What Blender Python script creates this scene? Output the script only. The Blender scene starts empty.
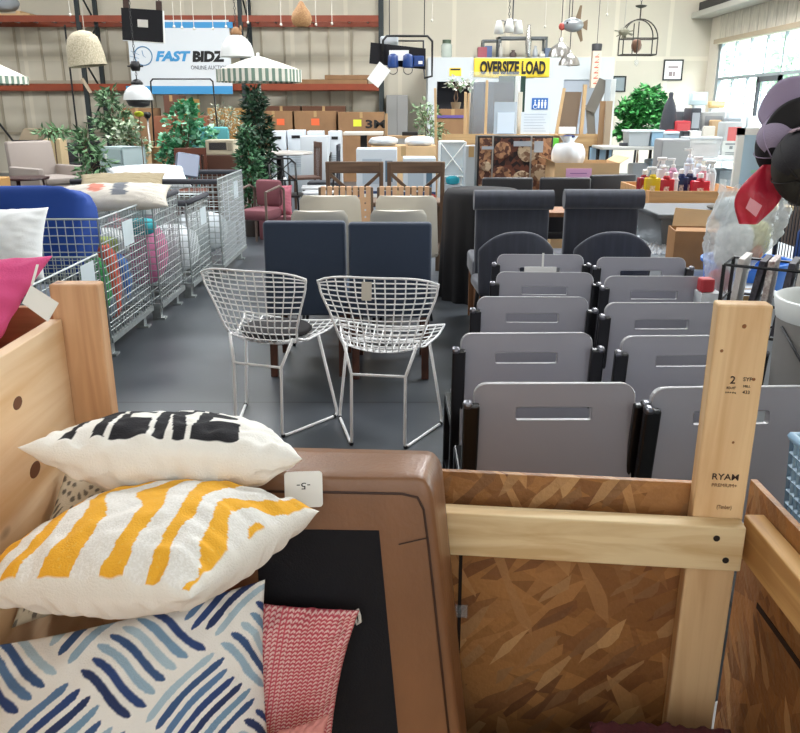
import bpy, bmesh, math, random
from math import sin, cos, pi, radians as R
from mathutils import Vector as V, Matrix
from mathutils.noise import noise as pnoise

# ------------------------------------------------------------------ camera, world, light, exposure
SC = bpy.context.scene
COL = SC.collection
PITCH = R(17.9)
CAMZ = 1.5
cd = bpy.data.cameras.new('camera')
cam = bpy.data.objects.new('camera', cd)
COL.objects.link(cam)
cam.location = (0, 0, CAMZ)
cam.rotation_euler = (pi / 2 - PITCH, 0, 0)
cd.sensor_fit = 'HORIZONTAL'
cd.sensor_width = 36
cd.lens = 36.0
cd.clip_start = 0.05
SC.camera = cam
SC.view_settings.view_transform = 'Standard'
SC.view_settings.look = 'None'
SC.view_settings.gamma = 1
SC.view_settings.use_curve_mapping = False
SC.view_settings.exposure = 0.15

wd = bpy.data.worlds.new('world')
SC.world = wd
wd.use_nodes = True
wn = wd.node_tree
bgn = wn.nodes['Background']
tc = wn.nodes.new('ShaderNodeTexCoord')
sep = wn.nodes.new('ShaderNodeSeparateXYZ')
rmp = wn.nodes.new('ShaderNodeValToRGB')
wn.links.new(tc.outputs['Generated'], sep.inputs[0])
wn.links.new(sep.outputs['Z'], rmp.inputs[0])
wn.links.new(rmp.outputs[0], bgn.inputs[0])
rmp.color_ramp.elements[0].position = 0.0
rmp.color_ramp.elements[0].color = (0.80, 0.88, 0.86, 1)
rmp.color_ramp.elements[1].position = 0.5
rmp.color_ramp.elements[1].color = (0.72, 0.88, 1.0, 1)
bgn.inputs[1].default_value = 7.0


def area(name, loc, rot, sx, sy, power, color=(1, 1, 1), portal=False):
    l = bpy.data.lights.new(name, 'AREA')
    l.shape = 'RECTANGLE'
    l.size = sx
    l.size_y = sy
    l.energy = power
    l.color = color
    if portal:
        l.cycles.is_portal = True
    o = bpy.data.objects.new(name, l)
    o.location = loc
    o.rotation_euler = rot
    COL.objects.link(o)
    return o


# roof skylights, an added fill behind the camera, the glazed right wall
for i, (x, y, p) in enumerate([(-3.5, 7.5, 330), (3.4, 7.5, 430), (-3.5, 13.5, 420), (3.6, 13.6, 660),
                               (-9.0, 12.5, 330), (0.0, 2.2, 66)]):
    area('skylight_lamp', (x, y, 6.35), (0, 0, 0), 3.2, 1.3, p, (0.96, 0.98, 1.0))
# fill light added behind the camera to brighten the foreground, no door there
area('front_fill_lamp', (0.4, -2.35, 2.3), (R(90), 0, 0), 5.0, 3.0, 65, (0.93, 0.97, 1.0))
area('window_portal', (7.22, 11.3, 1.9), (0, R(90), 0), 2.0, 16.6, 1.0, portal=True)
area('daylight_lamp', (7.8, 17.3, 3.9), (0, R(62), 0), 1.2, 4.4, 1300, (0.86, 0.95, 1.0))

# ------------------------------------------------------------------ helpers: pixels to places


def at(px, py, D):
    xc = (px - 400) / 800.0
    yc = (366.5 - py) / 800.0
    t = D / (cos(PITCH) + yc * sin(PITCH))
    return V((t * xc, D, CAMZ + t * (-sin(PITCH) + yc * cos(PITCH))))


def atz(px, py, z):
    xc = (px - 400) / 800.0
    yc = (366.5 - py) / 800.0
    t = (z - CAMZ) / (-sin(PITCH) + yc * cos(PITCH))
    return V((t * xc, t * (cos(PITCH) + yc * sin(PITCH)), z))


# ------------------------------------------------------------------ materials
def lin(c):
    if isinstance(c, str):
        c = [int(c[i:i + 2], 16) / 255 for i in (0, 2, 4)]
    return tuple((v / 12.92 if v <= 0.04045 else ((v + 0.055) / 1.055) ** 2.4) for v in c)


_M = {}


def mat(name, col='808080', rough=0.6, metal=0.0, var=0.0, vscale=8.0, stretch=(1, 1, 1), bump=0.0, bscale=60.0,
        alpha=None, trans=0.0, emit=0.0, kind='noise', col2=None, spec=0.5, sheen=0.0):
    if name in _M:
        return _M[name]
    m = bpy.data.materials.new(name)
    m.use_nodes = True
    nt = m.node_tree
    b = nt.nodes['Principled BSDF']
    c = lin(col) + (1,)
    b.inputs['Base Color'].default_value = c
    b.inputs['Roughness'].default_value = rough
    b.inputs['Metallic'].default_value = metal
    b.inputs['Specular IOR Level'].default_value = spec
    if sheen:
        b.inputs['Sheen Weight'].default_value = sheen
    if trans:
        b.inputs['Transmission Weight'].default_value = trans
    if alpha is not None:
        b.inputs['Alpha'].default_value = alpha
    if emit:
        b.inputs['Emission Color'].default_value = c
        b.inputs['Emission Strength'].default_value = emit
    if var or bump or col2:
        t = nt.nodes.new('ShaderNodeTexCoord')
        mp = nt.nodes.new('ShaderNodeMapping')
        mp.inputs['Scale'].default_value = stretch
        nt.links.new(t.outputs['Object'], mp.inputs[0])
    if var or col2:
        if kind == 'noise':
            n = nt.nodes.new('ShaderNodeTexNoise')
            n.inputs['Scale'].default_value = vscale
            n.inputs['Detail'].default_value = 4
            fo = n.outputs['Fac']
        elif kind == 'voronoi':
            n = nt.nodes.new('ShaderNodeTexVoronoi')
            n.inputs['Scale'].default_value = vscale
            s_ = nt.nodes.new('ShaderNodeSeparateColor')
            nt.links.new(n.outputs['Color'], s_.inputs[0])
            fo = s_.outputs[0]
        else:
            n = nt.nodes.new('ShaderNodeTexWave')
            n.inputs['Scale'].default_value = vscale
            n.inputs['Distortion'].default_value = 3
            n.inputs['Detail'].default_value = 3
            n.inputs['Detail Scale'].default_value = 1.5
            fo = n.outputs['Fac']
        nt.links.new(mp.outputs[0], n.inputs['Vector'])
        r = nt.nodes.new('ShaderNodeValToRGB')
        lc = lin(col)
        if col2:
            r.color_ramp.elements[0].color = lin(col2) + (1,)
            r.color_ramp.elements[1].color = lc + (1,)
        else:
            r.color_ramp.elements[0].color = tuple(v * (1 - var) for v in lc) + (1,)
            r.color_ramp.elements[1].color = tuple(min(1, v * (1 + var)) for v in lc) + (1,)
        r.color_ramp.elements[0].position = 0.3
        r.color_ramp.elements[1].position = 0.7
        nt.links.new(fo, r.inputs[0])
        nt.links.new(r.outputs[0], b.inputs['Base Color'])
    if bump:
        n2 = nt.nodes.new('ShaderNodeTexNoise')
        n2.inputs['Scale'].default_value = bscale
        n2.inputs['Detail'].default_value = 3
        nt.links.new(mp.outputs[0], n2.inputs['Vector'])
        bp = nt.nodes.new('ShaderNodeBump')
        bp.inputs['Strength'].default_value = bump
        bp.inputs['Distance'].default_value = 0.01
        nt.links.new(n2.outputs['Fac'], bp.inputs['Height'])
        nt.links.new(bp.outputs[0], b.inputs['Normal'])
    _M[name] = m
    return m


def vmat(name, rough=0.85, bump=0.25, bscale=350):
    """cloth whose printed pattern is stored on the mesh"""
    if name in _M:
        return _M[name]
    m = mat(name, 'ffffff', rough, bump=bump, bscale=bscale)
    nt = m.node_tree
    a = nt.nodes.new('ShaderNodeVertexColor')
    a.layer_name = 'print'
    nt.links.new(a.outputs[0], nt.nodes['Principled BSDF'].inputs['Base Color'])
    return m


def osb():
    if 'osb' in _M:
        return _M['osb']
    m = mat('osb', 'a86f3c', 0.5, bump=.25, bscale=90)
    nt = m.node_tree
    b = nt.nodes['Principled BSDF']
    t = nt.nodes.new('ShaderNodeTexCoord')
    sp = nt.nodes.new('ShaderNodeSeparateXYZ')
    nt.links.new(t.outputs['Object'], sp.inputs[0])
    ad = nt.nodes.new('ShaderNodeMath')
    nt.links.new(sp.outputs[0], ad.inputs[0])
    nt.links.new(sp.outputs[1], ad.inputs[1])
    cb = nt.nodes.new('ShaderNodeCombineXYZ')
    nt.links.new(ad.outputs[0], cb.inputs[0])
    nt.links.new(sp.outputs[2], cb.inputs[1])
    prev = None
    for k, (ang, fx_, fy_) in enumerate([(0.5, 7, 26), (-0.75, 10, 42), (1.25, 9, 50), (2.2, 13, 60)]):
        r0 = nt.nodes.new('ShaderNodeVectorRotate')
        r0.rotation_type = 'Z_AXIS'
        r0.inputs['Angle'].default_value = ang
        nt.links.new(cb.outputs[0], r0.inputs['Vector'])
        mp = nt.nodes.new('ShaderNodeMapping')
        mp.inputs['Scale'].default_value = (fx_, fy_, 1)
        mp.inputs['Location'].default_value = (k * 3.7, k * 1.9, 0)
        nt.links.new(r0.outputs[0], mp.inputs[0])
        vo = nt.nodes.new('ShaderNodeTexVoronoi')
        vo.voronoi_dimensions = '2D'
        vo.inputs['Scale'].default_value = 1
        nt.links.new(mp.outputs[0], vo.inputs['Vector'])
        s_ = nt.nodes.new('ShaderNodeSeparateColor')
        nt.links.new(vo.outputs['Color'], s_.inputs[0])
        r = nt.nodes.new('ShaderNodeValToRGB')
        e = r.color_ramp.elements
        e[0].color = lin(['84572f', '6f4326', '8a5c34', '643b22'][k]) + (1,)
        e[1].color = lin(['ab7743', 'b4804c', 'c2915d', 'cb9f6c'][k]) + (1,)
        nt.links.new(s_.outputs[0], r.inputs[0])
        if prev is None:
            prev = r.outputs[0]
        else:
            mx = nt.nodes.new('ShaderNodeMixRGB')
            g = nt.nodes.new('ShaderNodeMath')
            g.operation = 'GREATER_THAN'
            g.inputs[1].default_value = [0, .55, .72, .84][k]
            g2 = nt.nodes.new('ShaderNodeMath')
            g2.operation = 'MULTIPLY'
            g2.inputs[1].default_value = .8
            nt.links.new(s_.outputs[1], g.inputs[0])
            nt.links.new(g.outputs[0], g2.inputs[0])
            nt.links.new(g2.outputs[0], mx.inputs[0])
            nt.links.new(prev, mx.inputs[1])
            nt.links.new(r.outputs[0], mx.inputs[2])
            prev = mx.outputs[0]
    nt.links.new(prev, b.inputs['Base Color'])
    return m


def wood(name, c1, c2, axis='z', scale=14, rough=0.6, knots=False):
    if name in _M:
        return _M[name]
    m = mat(name, c1, rough)
    nt = m.node_tree
    b = nt.nodes['Principled BSDF']
    t = nt.nodes.new('ShaderNodeTexCoord')
    mp = nt.nodes.new('ShaderNodeMapping')
    s = {'x': (0.06, 1, 1), 'y': (1, 0.06, 1), 'z': (1, 1, 0.06)}[axis]
    mp.inputs['Scale'].default_value = s
    nt.links.new(t.outputs['Object'], mp.inputs[0])
    n = nt.nodes.new('ShaderNodeTexNoise')
    n.inputs['Scale'].default_value = scale * 4
    n.inputs['Detail'].default_value = 5
    n.inputs['Distortion'].default_value = 0.6
    nt.links.new(mp.outputs[0], n.inputs['Vector'])
    r = nt.nodes.new('ShaderNodeValToRGB')
    r.color_ramp.elements[0].color = lin(c2) + (1,)
    r.color_ramp.elements[1].color = lin(c1) + (1,)
    r.color_ramp.elements[0].position = 0.36
    r.color_ramp.elements[1].position = 0.58
    nt.links.new(n.outputs['Fac'], r.inputs[0])
    out = r.outputs[0]
    if knots:
        mp2 = nt.nodes.new('ShaderNodeMapping')
        mp2.inputs['Scale'].default_value = {'x': (0.5, 1, 1), 'y': (1, 0.5, 1), 'z': (1, 1, 0.5)}[axis]
        nt.links.new(t.outputs['Object'], mp2.inputs[0])
        vo = nt.nodes.new('ShaderNodeTexVoronoi')
        vo.inputs['Scale'].default_value = 7
        nt.links.new(mp2.outputs[0], vo.inputs['Vector'])
        r2 = nt.nodes.new('ShaderNodeValToRGB')
        r2.color_ramp.elements[0].position = 0.035
        r2.color_ramp.elements[0].color = (0.16, 0.06, 0.02, 1)
        r2.color_ramp.elements[1].position = 0.10
        r2.color_ramp.elements[1].color = (1, 1, 1, 1)
        nt.links.new(vo.outputs['Distance'], r2.inputs[0])
        mx = nt.nodes.new('ShaderNodeMixRGB')
        mx.blend_type = 'MULTIPLY'
        mx.inputs[0].default_value = 0.85
        nt.links.new(out, mx.inputs[1])
        nt.links.new(r2.outputs[0], mx.inputs[2])
        out = mx.outputs[0]
    nt.links.new(out, b.inputs['Base Color'])
    return m


# ------------------------------------------------------------------ mesh building
class MB:
    def __init__(self):
        self.bm = bmesh.new()

    def _new(self, fn):
        n0 = len(self.bm.verts)
        fn()
        self.bm.verts.ensure_lookup_table()
        return self.bm.verts[n0:]

    def hexa(self, P, bev=0.0, seg=2):
        """P: 8 corners, bottom loop then top loop"""
        vs = [self.bm.verts.new(p) for p in P]
        fs = []
        for f in ((0, 3, 2, 1), (4, 5, 6, 7), (0, 1, 5, 4), (1, 2, 6, 5), (2, 3, 7, 6), (3, 0, 4, 7)):
            fs.append(self.bm.faces.new([vs[i] for i in f]))
        if bev:
            es = set()
            for f in fs:
                es.update(f.edges)
            bmesh.ops.bevel(self.bm, geom=list(es), offset=bev, segments=seg, profile=0.5, affect='EDGES')
        return self

    def box(self, x0, x1, y0, y1, z0, z1, bev=0.0, rot=0.0, c=None, seg=2, M=None):
        P = [V(p) for p in ((x0, y0, z0), (x1, y0, z0), (x1, y1, z0), (x0, y1, z0), (x0, y0, z1), (x1, y0, z1), (x1, y1, z1), (x0, y1, z1))]
        if rot:
            cc = V(c) if c else V(((x0 + x1) / 2, (y0 + y1) / 2, 0))
            cc = V((cc[0], cc[1], 0))
            Rm = Matrix.Rotation(rot, 3, 'Z')
            P = [Rm @ (p - cc) + cc for p in P]
        if M is not None:
            P = [M @ p for p in P]
        return self.hexa(P, bev, seg)

    def bar(self, a, b, w, h=None, up=(0, 0, 1), bev=0.0):
        """rectangular bar from a to b, w across, h along up"""
        h = h or w
        a, b = V(a), V(b)
        d = (b - a).normalized()
        u = V(up)
        if abs(d.dot(u)) > 0.95:
            u = V((0, 1, 0))
        s = d.cross(u).normalized()
        u = s.cross(d).normalized()
        s, u = s * w / 2, u * h / 2
        P = [a - s - u, a + s - u, b + s - u, b - s - u, a - s + u, a + s + u, b + s + u, b - s + u]
        return self.hexa(P, bev)

    def tube(self, pts, r, seg=6, closed=False, r1=None):
        pts = [V(p) for p in pts]
        n = len(pts)
        rings = []
        ref = None
        for i, p in enumerate(pts):
            if closed:
                d = pts[(i + 1) % n] - pts[i - 1]
            elif i == 0:
                d = pts[1] - p
            elif i == n - 1:
                d = p - pts[i - 1]
            else:
                d = (pts[i + 1] - p).normalized() + (p - pts[i - 1]).normalized()
            if d.length < 1e-9:
                d = V((0, 0, 1))
            d.normalize()
            if ref is None:
                ref = V((0, 0, 1)) if abs(d.z) < 0.9 else V((1, 0, 0))
            s = d.cross(ref)
            if s.length < 1e-3:
                s = d.cross(V((0.3, 0.9, 0.2)))
            s.normalize()
            u = s.cross(d).normalized()
            ref = u
            rr = r if r1 is None else r + (r1 - r) * i / max(1, n - 1)
            rings.append([self.bm.verts.new(p + (s * cos(2 * pi * k / seg) + u * sin(2 * pi * k / seg)) * rr) for k in range(seg)])
        m = n if closed else n - 1
        for i in range(m):
            A, B = rings[i], rings[(i + 1) % n]
            for k in range(seg):
                self.bm.faces.new((A[k], A[(k + 1) % seg], B[(k + 1) % seg], B[k]))
        if not closed:
            self.bm.faces.new(rings[0][::-1])
            self.bm.faces.new(rings[-1])
        return self

    def lathe(self, prof, c=(0, 0, 0), seg=24, cap0=True, cap1=True, M=None, rib=0.0, nrib=12):
        c = V(c)
        rings = []
        for (r, z) in prof:
            ring = []
            for k in range(seg):
                a = 2 * pi * k / seg
                q = r * (1 + rib * cos(nrib * a)) if rib else r
                p = V((q * cos(a), q * sin(a), z))
                if M is not None:
                    p = M @ p
                ring.append(self.bm.verts.new(p + c))
            rings.append(ring)
        for i in range(len(rings) - 1):
            A, B = rings[i], rings[i + 1]
            for k in range(seg):
                self.bm.faces.new((A[k], A[(k + 1) % seg], B[(k + 1) % seg], B[k]))
        if cap0:
            self.bm.faces.new(rings[0][::-1])
        if cap1:
            self.bm.faces.new(rings[-1])
        return self

    def grid(self, fn, nu, nv, closed_u=False):
        g = [[self.bm.verts.new(fn(i / nu, j / nv)) for j in range(nv + 1)] for i in range(nu + (0 if closed_u else 1))]
        for i in range(nu):
            A, B = g[i], g[(i + 1) % len(g)]
            for j in range(nv):
                self.bm.faces.new((A[j], B[j], B[j + 1], A[j + 1]))
        return g

    def quad(self, *P):
        self.bm.faces.new([self.bm.verts.new(p) for p in P])
        return self

    def ball(self, c, r, seg=12, sc=(1, 1, 1)):
        M = Matrix.Translation(V(c)) @ Matrix.Diagonal((sc[0], sc[1], sc[2], 1))
        bmesh.ops.create_uvsphere(self.bm, u_segments=seg, v_segments=max(6, seg // 2), radius=r, matrix=M)
        return self

    def build(self, name, m=None, parent=None, smooth=None, loc=None, fix=True):
        if fix:
            bmesh.ops.recalc_face_normals(self.bm, faces=self.bm.faces)
        me = bpy.data.meshes.new(name)
        self.bm.to_mesh(me)
        self.bm.free()
        if m:
            me.materials.append(m)
        if smooth is True:
            me.polygons.foreach_set('use_smooth', [True] * len(me.polygons))
        elif smooth:
            me.polygons.foreach_set('use_smooth', [True] * len(me.polygons))
            me.set_sharp_from_angle(angle=R(smooth))
        o = bpy.data.objects.new(name, me)
        if loc is not None:
            o.location = loc
        if parent is not None:
            o.parent = parent
        COL.objects.link(o)
        return o


def tag(o, label=None, cat=None, group=None, kind=None):
    if label:
        o['label'] = label
    if cat:
        o['category'] = cat
    if group:
        o['group'] = group
    if kind:
        o['kind'] = kind
    return o


def thing(name, label, cat, loc=(0, 0, 0), rz=0.0, group=None):
    o = bpy.data.objects.new(name, None)
    o.empty_display_size = 0.05
    o.location = loc
    o.rotation_euler = (0, 0, rz)
    COL.objects.link(o)
    return tag(o, label, cat, group)


def struct(o):
    return tag(o, kind='structure')


def dup(o, loc, rz=None, label=None, parent=None):
    kids = [c for c in o.children]
    c = o.copy()
    COL.objects.link(c)
    if parent is not None:
        c.parent = parent
    if loc is not None:
        c.location = loc
    if rz is not None:
        c.rotation_euler = (0, 0, rz)
    if label:
        c['label'] = label
    for k in kids:
        dup(k, None, None, None, c)
    return c


def plate(outer, holes, thick, name, m, parent=None, bev=0.0, loc=(0, 0, 0), rx=0.0):
    """flat board in the XZ plane with holes, thickness along Y"""
    cu = bpy.data.curves.new('tmp', 'CURVE')
    cu.dimensions = '2D'
    cu.fill_mode = 'BOTH'
    cu.extrude = thick / 2 - bev
    cu.bevel_depth = bev
    cu.bevel_resolution = 1
    for pl in [outer] + list(holes):
        s = cu.splines.new('POLY')
        s.points.add(len(pl) - 1)
        for i, p in enumerate(pl):
            s.points[i].co = (p[0], p[1], 0, 1)
        s.use_cyclic_u = True
    t = bpy.data.objects.new('tmp', cu)
    COL.objects.link(t)
    dg = bpy.context.evaluated_depsgraph_get()
    me = bpy.data.meshes.new_from_object(t.evaluated_get(dg))
    bpy.data.objects.remove(t)
    bpy.data.curves.remove(cu)
    me.transform(Matrix.Translation(V(loc)) @ Matrix.Rotation(rx, 4, 'X') @ Matrix.Rotation(pi / 2, 4, 'X'))
    me.name = name
    me.materials.clear()
    me.materials.append(m)
    o = bpy.data.objects.new(name, me)
    o.parent = parent
    COL.objects.link(o)
    return o


def rrect(x0, x1, z0, z1, r, n=5, corners=(1, 1, 1, 1)):
    pts = []
    for i, (cx, cz, a0) in enumerate(((x1 - r, z1 - r, 0), (x0 + r, z1 - r, 90), (x0 + r, z0 + r, 180), (x1 - r, z0 + r, 270))):
        if corners[i]:
            for k in range(n + 1):
                a = R(a0 + 90 * k / n)
                pts.append((cx + r * cos(a), cz + r * sin(a)))
        else:
            pts.append(((x1, x0, x0, x1)[i], (z1, z1, z0, z0)[i]))
    return pts


def text(body, m, w, h, M, parent=None, name='lettering', ext=0.0008, shear=0.0, bold=0.0):
    """text w wide, h tall, centred; M places the local XZ plane (facing -Y)"""
    cu = bpy.data.curves.new('tmp', 'FONT')
    cu.body = body
    cu.extrude = 0.01
    cu.offset = bold
    cu.shear = shear
    cu.resolution_u = 3
    t = bpy.data.objects.new('tmp', cu)
    COL.objects.link(t)
    dg = bpy.context.evaluated_depsgraph_get()
    me = bpy.data.meshes.new_from_object(t.evaluated_get(dg))
    bpy.data.objects.remove(t)
    bpy.data.curves.remove(cu)
    xs = [v.co.x for v in me.vertices]
    ys = [v.co.y for v in me.vertices]
    sx, sy = w / (max(xs) - min(xs)), h / (max(ys) - min(ys))
    cx, cy = (max(xs) + min(xs)) / 2, (max(ys) + min(ys)) / 2
    for v in me.vertices:
        v.co = M @ V(((v.co.x - cx) * sx, -(v.co.z / 0.01) * ext, (v.co.y - cy) * sy))
    me.name = name
    me.materials.clear()
    me.materials.append(m)
    o = bpy.data.objects.new(name, me)
    o.parent = parent
    COL.objects.link(o)
    return o


def T(*a):
    return Matrix.Translation(V(a))


# ---- colours used widely
BLK = mat('black_metal', '141416', 0.45)
BLKP = mat('black_plastic', '18181b', 0.5)
WHT = mat('white_paint', 'e6e8e6', 0.45)
PAPER = mat('white_paper', 'f2f2ee', 0.8)
INK = mat('ink', '151515', 0.7)
GREYM = mat('galvanised', 'a9b0b0', 0.42, 0.55, var=0.12, vscale=30)
CHROME = mat('chrome', 'c8c8c8', 0.25, 1.0)
CARD = mat('cardboard', 'b58a5e', 0.8, var=0.08, vscale=5, bump=0.1)
CARD2 = mat('brown_cardboard', '8c6a4a', 0.85, var=0.1, vscale=4)
CARD3 = mat('pale_cardboard', 'd0ae84', 0.8, var=0.06, vscale=5)
GLASS = mat('window_glass', 'ffffff', 0.02, alpha=0.08)
CLEAR = mat('clear_plastic', 'dfe6ea', 0.12, alpha=0.18, spec=0.8)

# ================================================================== STRUCTURE
def floor_mat():
    m = mat('polished_concrete', '83868a', 0.32)
    nt = m.node_tree
    b = nt.nodes['Principled BSDF']
    t = nt.nodes.new('ShaderNodeTexCoord')
    n = nt.nodes.new('ShaderNodeTexNoise')
    n.inputs['Scale'].default_value = 1.1
    n.inputs['Detail'].default_value = 7
    nt.links.new(t.outputs['Object'], n.inputs['Vector'])
    r = nt.nodes.new('ShaderNodeValToRGB')
    r.color_ramp.elements[0].color = lin('3d4147') + (1,)
    r.color_ramp.elements[1].color = lin('595e63') + (1,)
    r.color_ramp.elements[0].position = 0.3
    r.color_ramp.elements[1].position = 0.72
    nt.links.new(n.outputs['Fac'], r.inputs[0])
    br = nt.nodes.new('ShaderNodeTexBrick')
    br.offset = 0
    br.inputs['Color1'].default_value = (1, 1, 1, 1)
    br.inputs['Color2'].default_value = (1, 1, 1, 1)
    br.inputs['Mortar'].default_value = (0.35, 0.35, 0.36, 1)
    br.inputs['Scale'].default_value = 1
    br.inputs['Mortar Size'].default_value = 0.008
    br.inputs['Brick Width'].default_value = 3.4
    br.inputs['Row Height'].default_value = 3.4
    mp = nt.nodes.new('ShaderNodeMapping')
    mp.inputs['Location'].default_value = (2.35, -0.62, 0)
    nt.links.new(t.outputs['Object'], mp.inputs[0])
    nt.links.new(mp.outputs[0], br.inputs['Vector'])
    mx = nt.nodes.new('ShaderNodeMixRGB')
    mx.blend_type = 'MULTIPLY'
    mx.inputs[0].default_value = 1
    nt.links.new(r.outputs[0], mx.inputs[1])
    nt.links.new(br.outputs[0], mx.inputs[2])
    nt.links.new(mx.outputs[0], b.inputs['Base Color'])
    r2 = nt.nodes.new('ShaderNodeMapRange')
    r2.inputs['To Min'].default_value = 0.22
    r2.inputs['To Max'].default_value = 0.42
    nt.links.new(n.outputs['Fac'], r2.inputs[0])
    nt.links.new(r2.outputs[0], b.inputs['Roughness'])
    return m


def wall_mat(name, c):
    """painted tilt-up panels with faint seams"""
    m = mat(name, c, 0.75, var=0.04, vscale=0.8)
    nt = m.node_tree
    b = nt.nodes['Principled BSDF']
    src = b.inputs['Base Color'].links[0].from_socket
    t = nt.nodes.new('ShaderNodeTexCoord')
    mp = nt.nodes.new('ShaderNodeMapping')
    mp.inputs['Rotation'].default_value = (R(90), 0, 0)
    nt.links.new(t.outputs['Object'], mp.inputs[0])
    br = nt.nodes.new('ShaderNodeTexBrick')
    br.offset = 0
    br.inputs['Color1'].default_value = (1, 1, 1, 1)
    br.inputs['Color2'].default_value = (0.97, 0.97, 0.97, 1)
    br.inputs['Mortar'].default_value = (1.12, 1.12, 1.12, 1)
    br.inputs['Scale'].default_value = 1
    br.inputs['Mortar Size'].default_value = 0.05
    br.inputs['Brick Width'].default_value = 1.25
    br.inputs['Row Height'].default_value = 2.6
    nt.links.new(mp.outputs[0], br.inputs['Vector'])
    mx = nt.nodes.new('ShaderNodeMixRGB')
    mx.blend_type = 'MULTIPLY'
    mx.inputs[0].default_value = 1
    nt.links.new(src, mx.inputs[1])
    nt.links.new(br.outputs[0], mx.inputs[2])
    nt.links.new(mx.outputs[0], b.inputs['Base Color'])
    return m


X0, X1, Y0, Y1, ZC = -13.0, 7.2, -2.5, 20.0, 6.5
WB = wall_mat('beige_wall', 'd0c8b6')
WR = mat('cream_wall', 'e4dccd', 0.8)
struct(MB().box(X0, X1, Y0, Y1, -0.1, 0).build('floor', floor_mat()))
struct(MB().box(X0, X1, Y0, Y1, ZC, ZC + .1).build('ceiling', mat('ceiling_paint', 'd8d8d4', 0.9)))
struct(MB().box(X0, X1, Y1, Y1 + .15, 0, ZC).build('wall_back', WB))
struct(MB().box(X0 - .15, X0, Y0, Y1, 0, ZC).build('wall_left', WR))
struct(MB().box(X0, X1, Y0 - .15, Y0, 0, ZC).build('wall_front', WR))
# right wall with a long band of glazing
w = MB()
w.box(X1, X1 + .15, Y0, 3, 0, ZC).box(X1, X1 + .15, 3, Y1, 2.87, ZC).box(X1, X1 + .15, 3, Y1, 0, 0.1).box(X1, X1 + .15, 19.45, Y1, .1, 2.87)
struct(w.build('wall_right', WR))
FR = mat('window_metal', '98a2a6', 0.5)
f = MB()
f.box(X1 + .02, X1 + .12, 19.3, 19.45, .1, 2.87).box(X1 + .03, X1 + .11, 3, 19.45, 2.1, 2.16).box(X1 + .03, X1 + .11, 3, 19.45, .1, .16)
f.box(X1 + .02, X1 + .12, 15.0, 15.25, .1, 2.87)
y = 18.55
while y > 3:
    if abs(y - 15.1) > .3:
        f.box(X1 + .045, X1 + .1, y - .025, y + .025, .1, 2.87)
    y -= 0.78
WF = struct(f.build('window_1', FR))
gl = MB().box(X1 + .07, X1 + .076, 3, 19.4, .1, 2.87).build('window_glass', GLASS, WF)
# entrance door in the glazing
d = MB()
for yy in (16.15, 17.1):
    d.box(X1 + .0, X1 + .05, yy - .05, yy + .05, .1, 2.1)
d.box(X1 + .0, X1 + .05, 16.1, 17.15, 2.0, 2.1).box(X1 + .0, X1 + .05, 16.1, 17.15, .1, .3)
struct(d.build('door_1', mat('door_metal', '54595e', 0.5)))
# transom board, shutter boards and mezzanine beam above the glazing
struct(MB().box(X1 - .12, X1 - .002, 12, 19.45, 2.87, 2.97, .01).build('trim_1', mat('trim_wood', 'b6a58c', .7)))
sb = MB()
yy = 12.0
while yy < 19.3:
    sb.box(X1 - .05, X1 - .002, yy, yy + .38, 2.97, 3.46)
    yy += 0.41
struct(sb.build('trim_2', mat('pale_panel', 'd6cfc0', .8, var=.15, vscale=6, stretch=(1, 3, .6))))
struct(MB().box(X1 - .5, X1 - .06, 11.5, 19.99, 3.46, 3.58, .01).build('trim_3', mat('beam_paint', 'b9b6ac', .6)))
struct(MB().box(X1 - .34, X1 - .06, 11.5, 19.99, 3.58, 3.80).build('trim_4', mat('beam_steel', '3a3838', .6)))

rb_ = MB()
x_ = -12.6
k_ = 0
while x_ < -.6:
    rb_.box(x_, x_ + .05, Y1 - .035, Y1 - .001, 0, 3.3)
    x_ += .52 + .08 * sin(k_ * 2.1)
    k_ += 1
rb_.box(-12.8, -.5, Y1 - .03, Y1 - .001, 2.05, 2.12).box(-12.8, -.5, Y1 - .04, Y1 - .001, .9, .96)
struct(rb_.build('trim_5', mat('wall_batten', 'b3a894', .8)))

# office enclosure in front of the back wall
OX0, OX1, OY, OZ = 0.62, 4.72, 18.8, 2.56
OW = mat('office_white', 'c8cdd0', .7)
o_ = MB()
o_.box(OX0, .82, OY, Y1, 0, OZ).box(.82, 1.75, OY, OY + .1, 2.06, OZ).box(1.75, 3.63, OY, OY + .1, 0, OZ)
o_.box(3.63, 4.5, OY, OY + .1, 2.1, OZ).box(4.5, OX1, OY, Y1, 0, OZ).box(.82, 4.5, OY + .1, Y1, OZ - .12, OZ)
struct(o_.build('wall_office', OW))
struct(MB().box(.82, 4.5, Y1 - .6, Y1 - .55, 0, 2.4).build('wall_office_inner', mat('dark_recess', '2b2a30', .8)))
dr = struct(MB().box(3.64, 4.49, OY + .03, OY + .08, 0.01, 2.1).build('door_2', mat('door_paint', '9fa6b0', .5)))
MB().tube([(3.72, OY - .03, 1.0), (3.84, OY - .03, 1.0)], .012).tube([(3.72, OY + .03, 1.0), (3.72, OY - .03, 1.0)], .012).build('door_handle', CHROME, dr)

# ================================================================== LUMBER BIN (foreground)
PINE = wood('pine_upright', 'e8c698', 'd3a878', 'z', 6, .6, True)
PINEX = wood('pine_rail', 'e6cfa4', 'd0b080', 'x', 8, .6)
PINEY = wood('pine_side', 'efcda6', 'ddb07e', 'y', 4, .6, True)
OSB = osb()
FE = V((cos(R(-6.3)), sin(R(-6.3)), 0))
FN = V((-FE.y, FE.x, 0))
FO = V((-.64, 1.42, 0))


def fp(s, n, z):
    return FO + FE * s + FN * n + V((0, 0, z))


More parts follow.
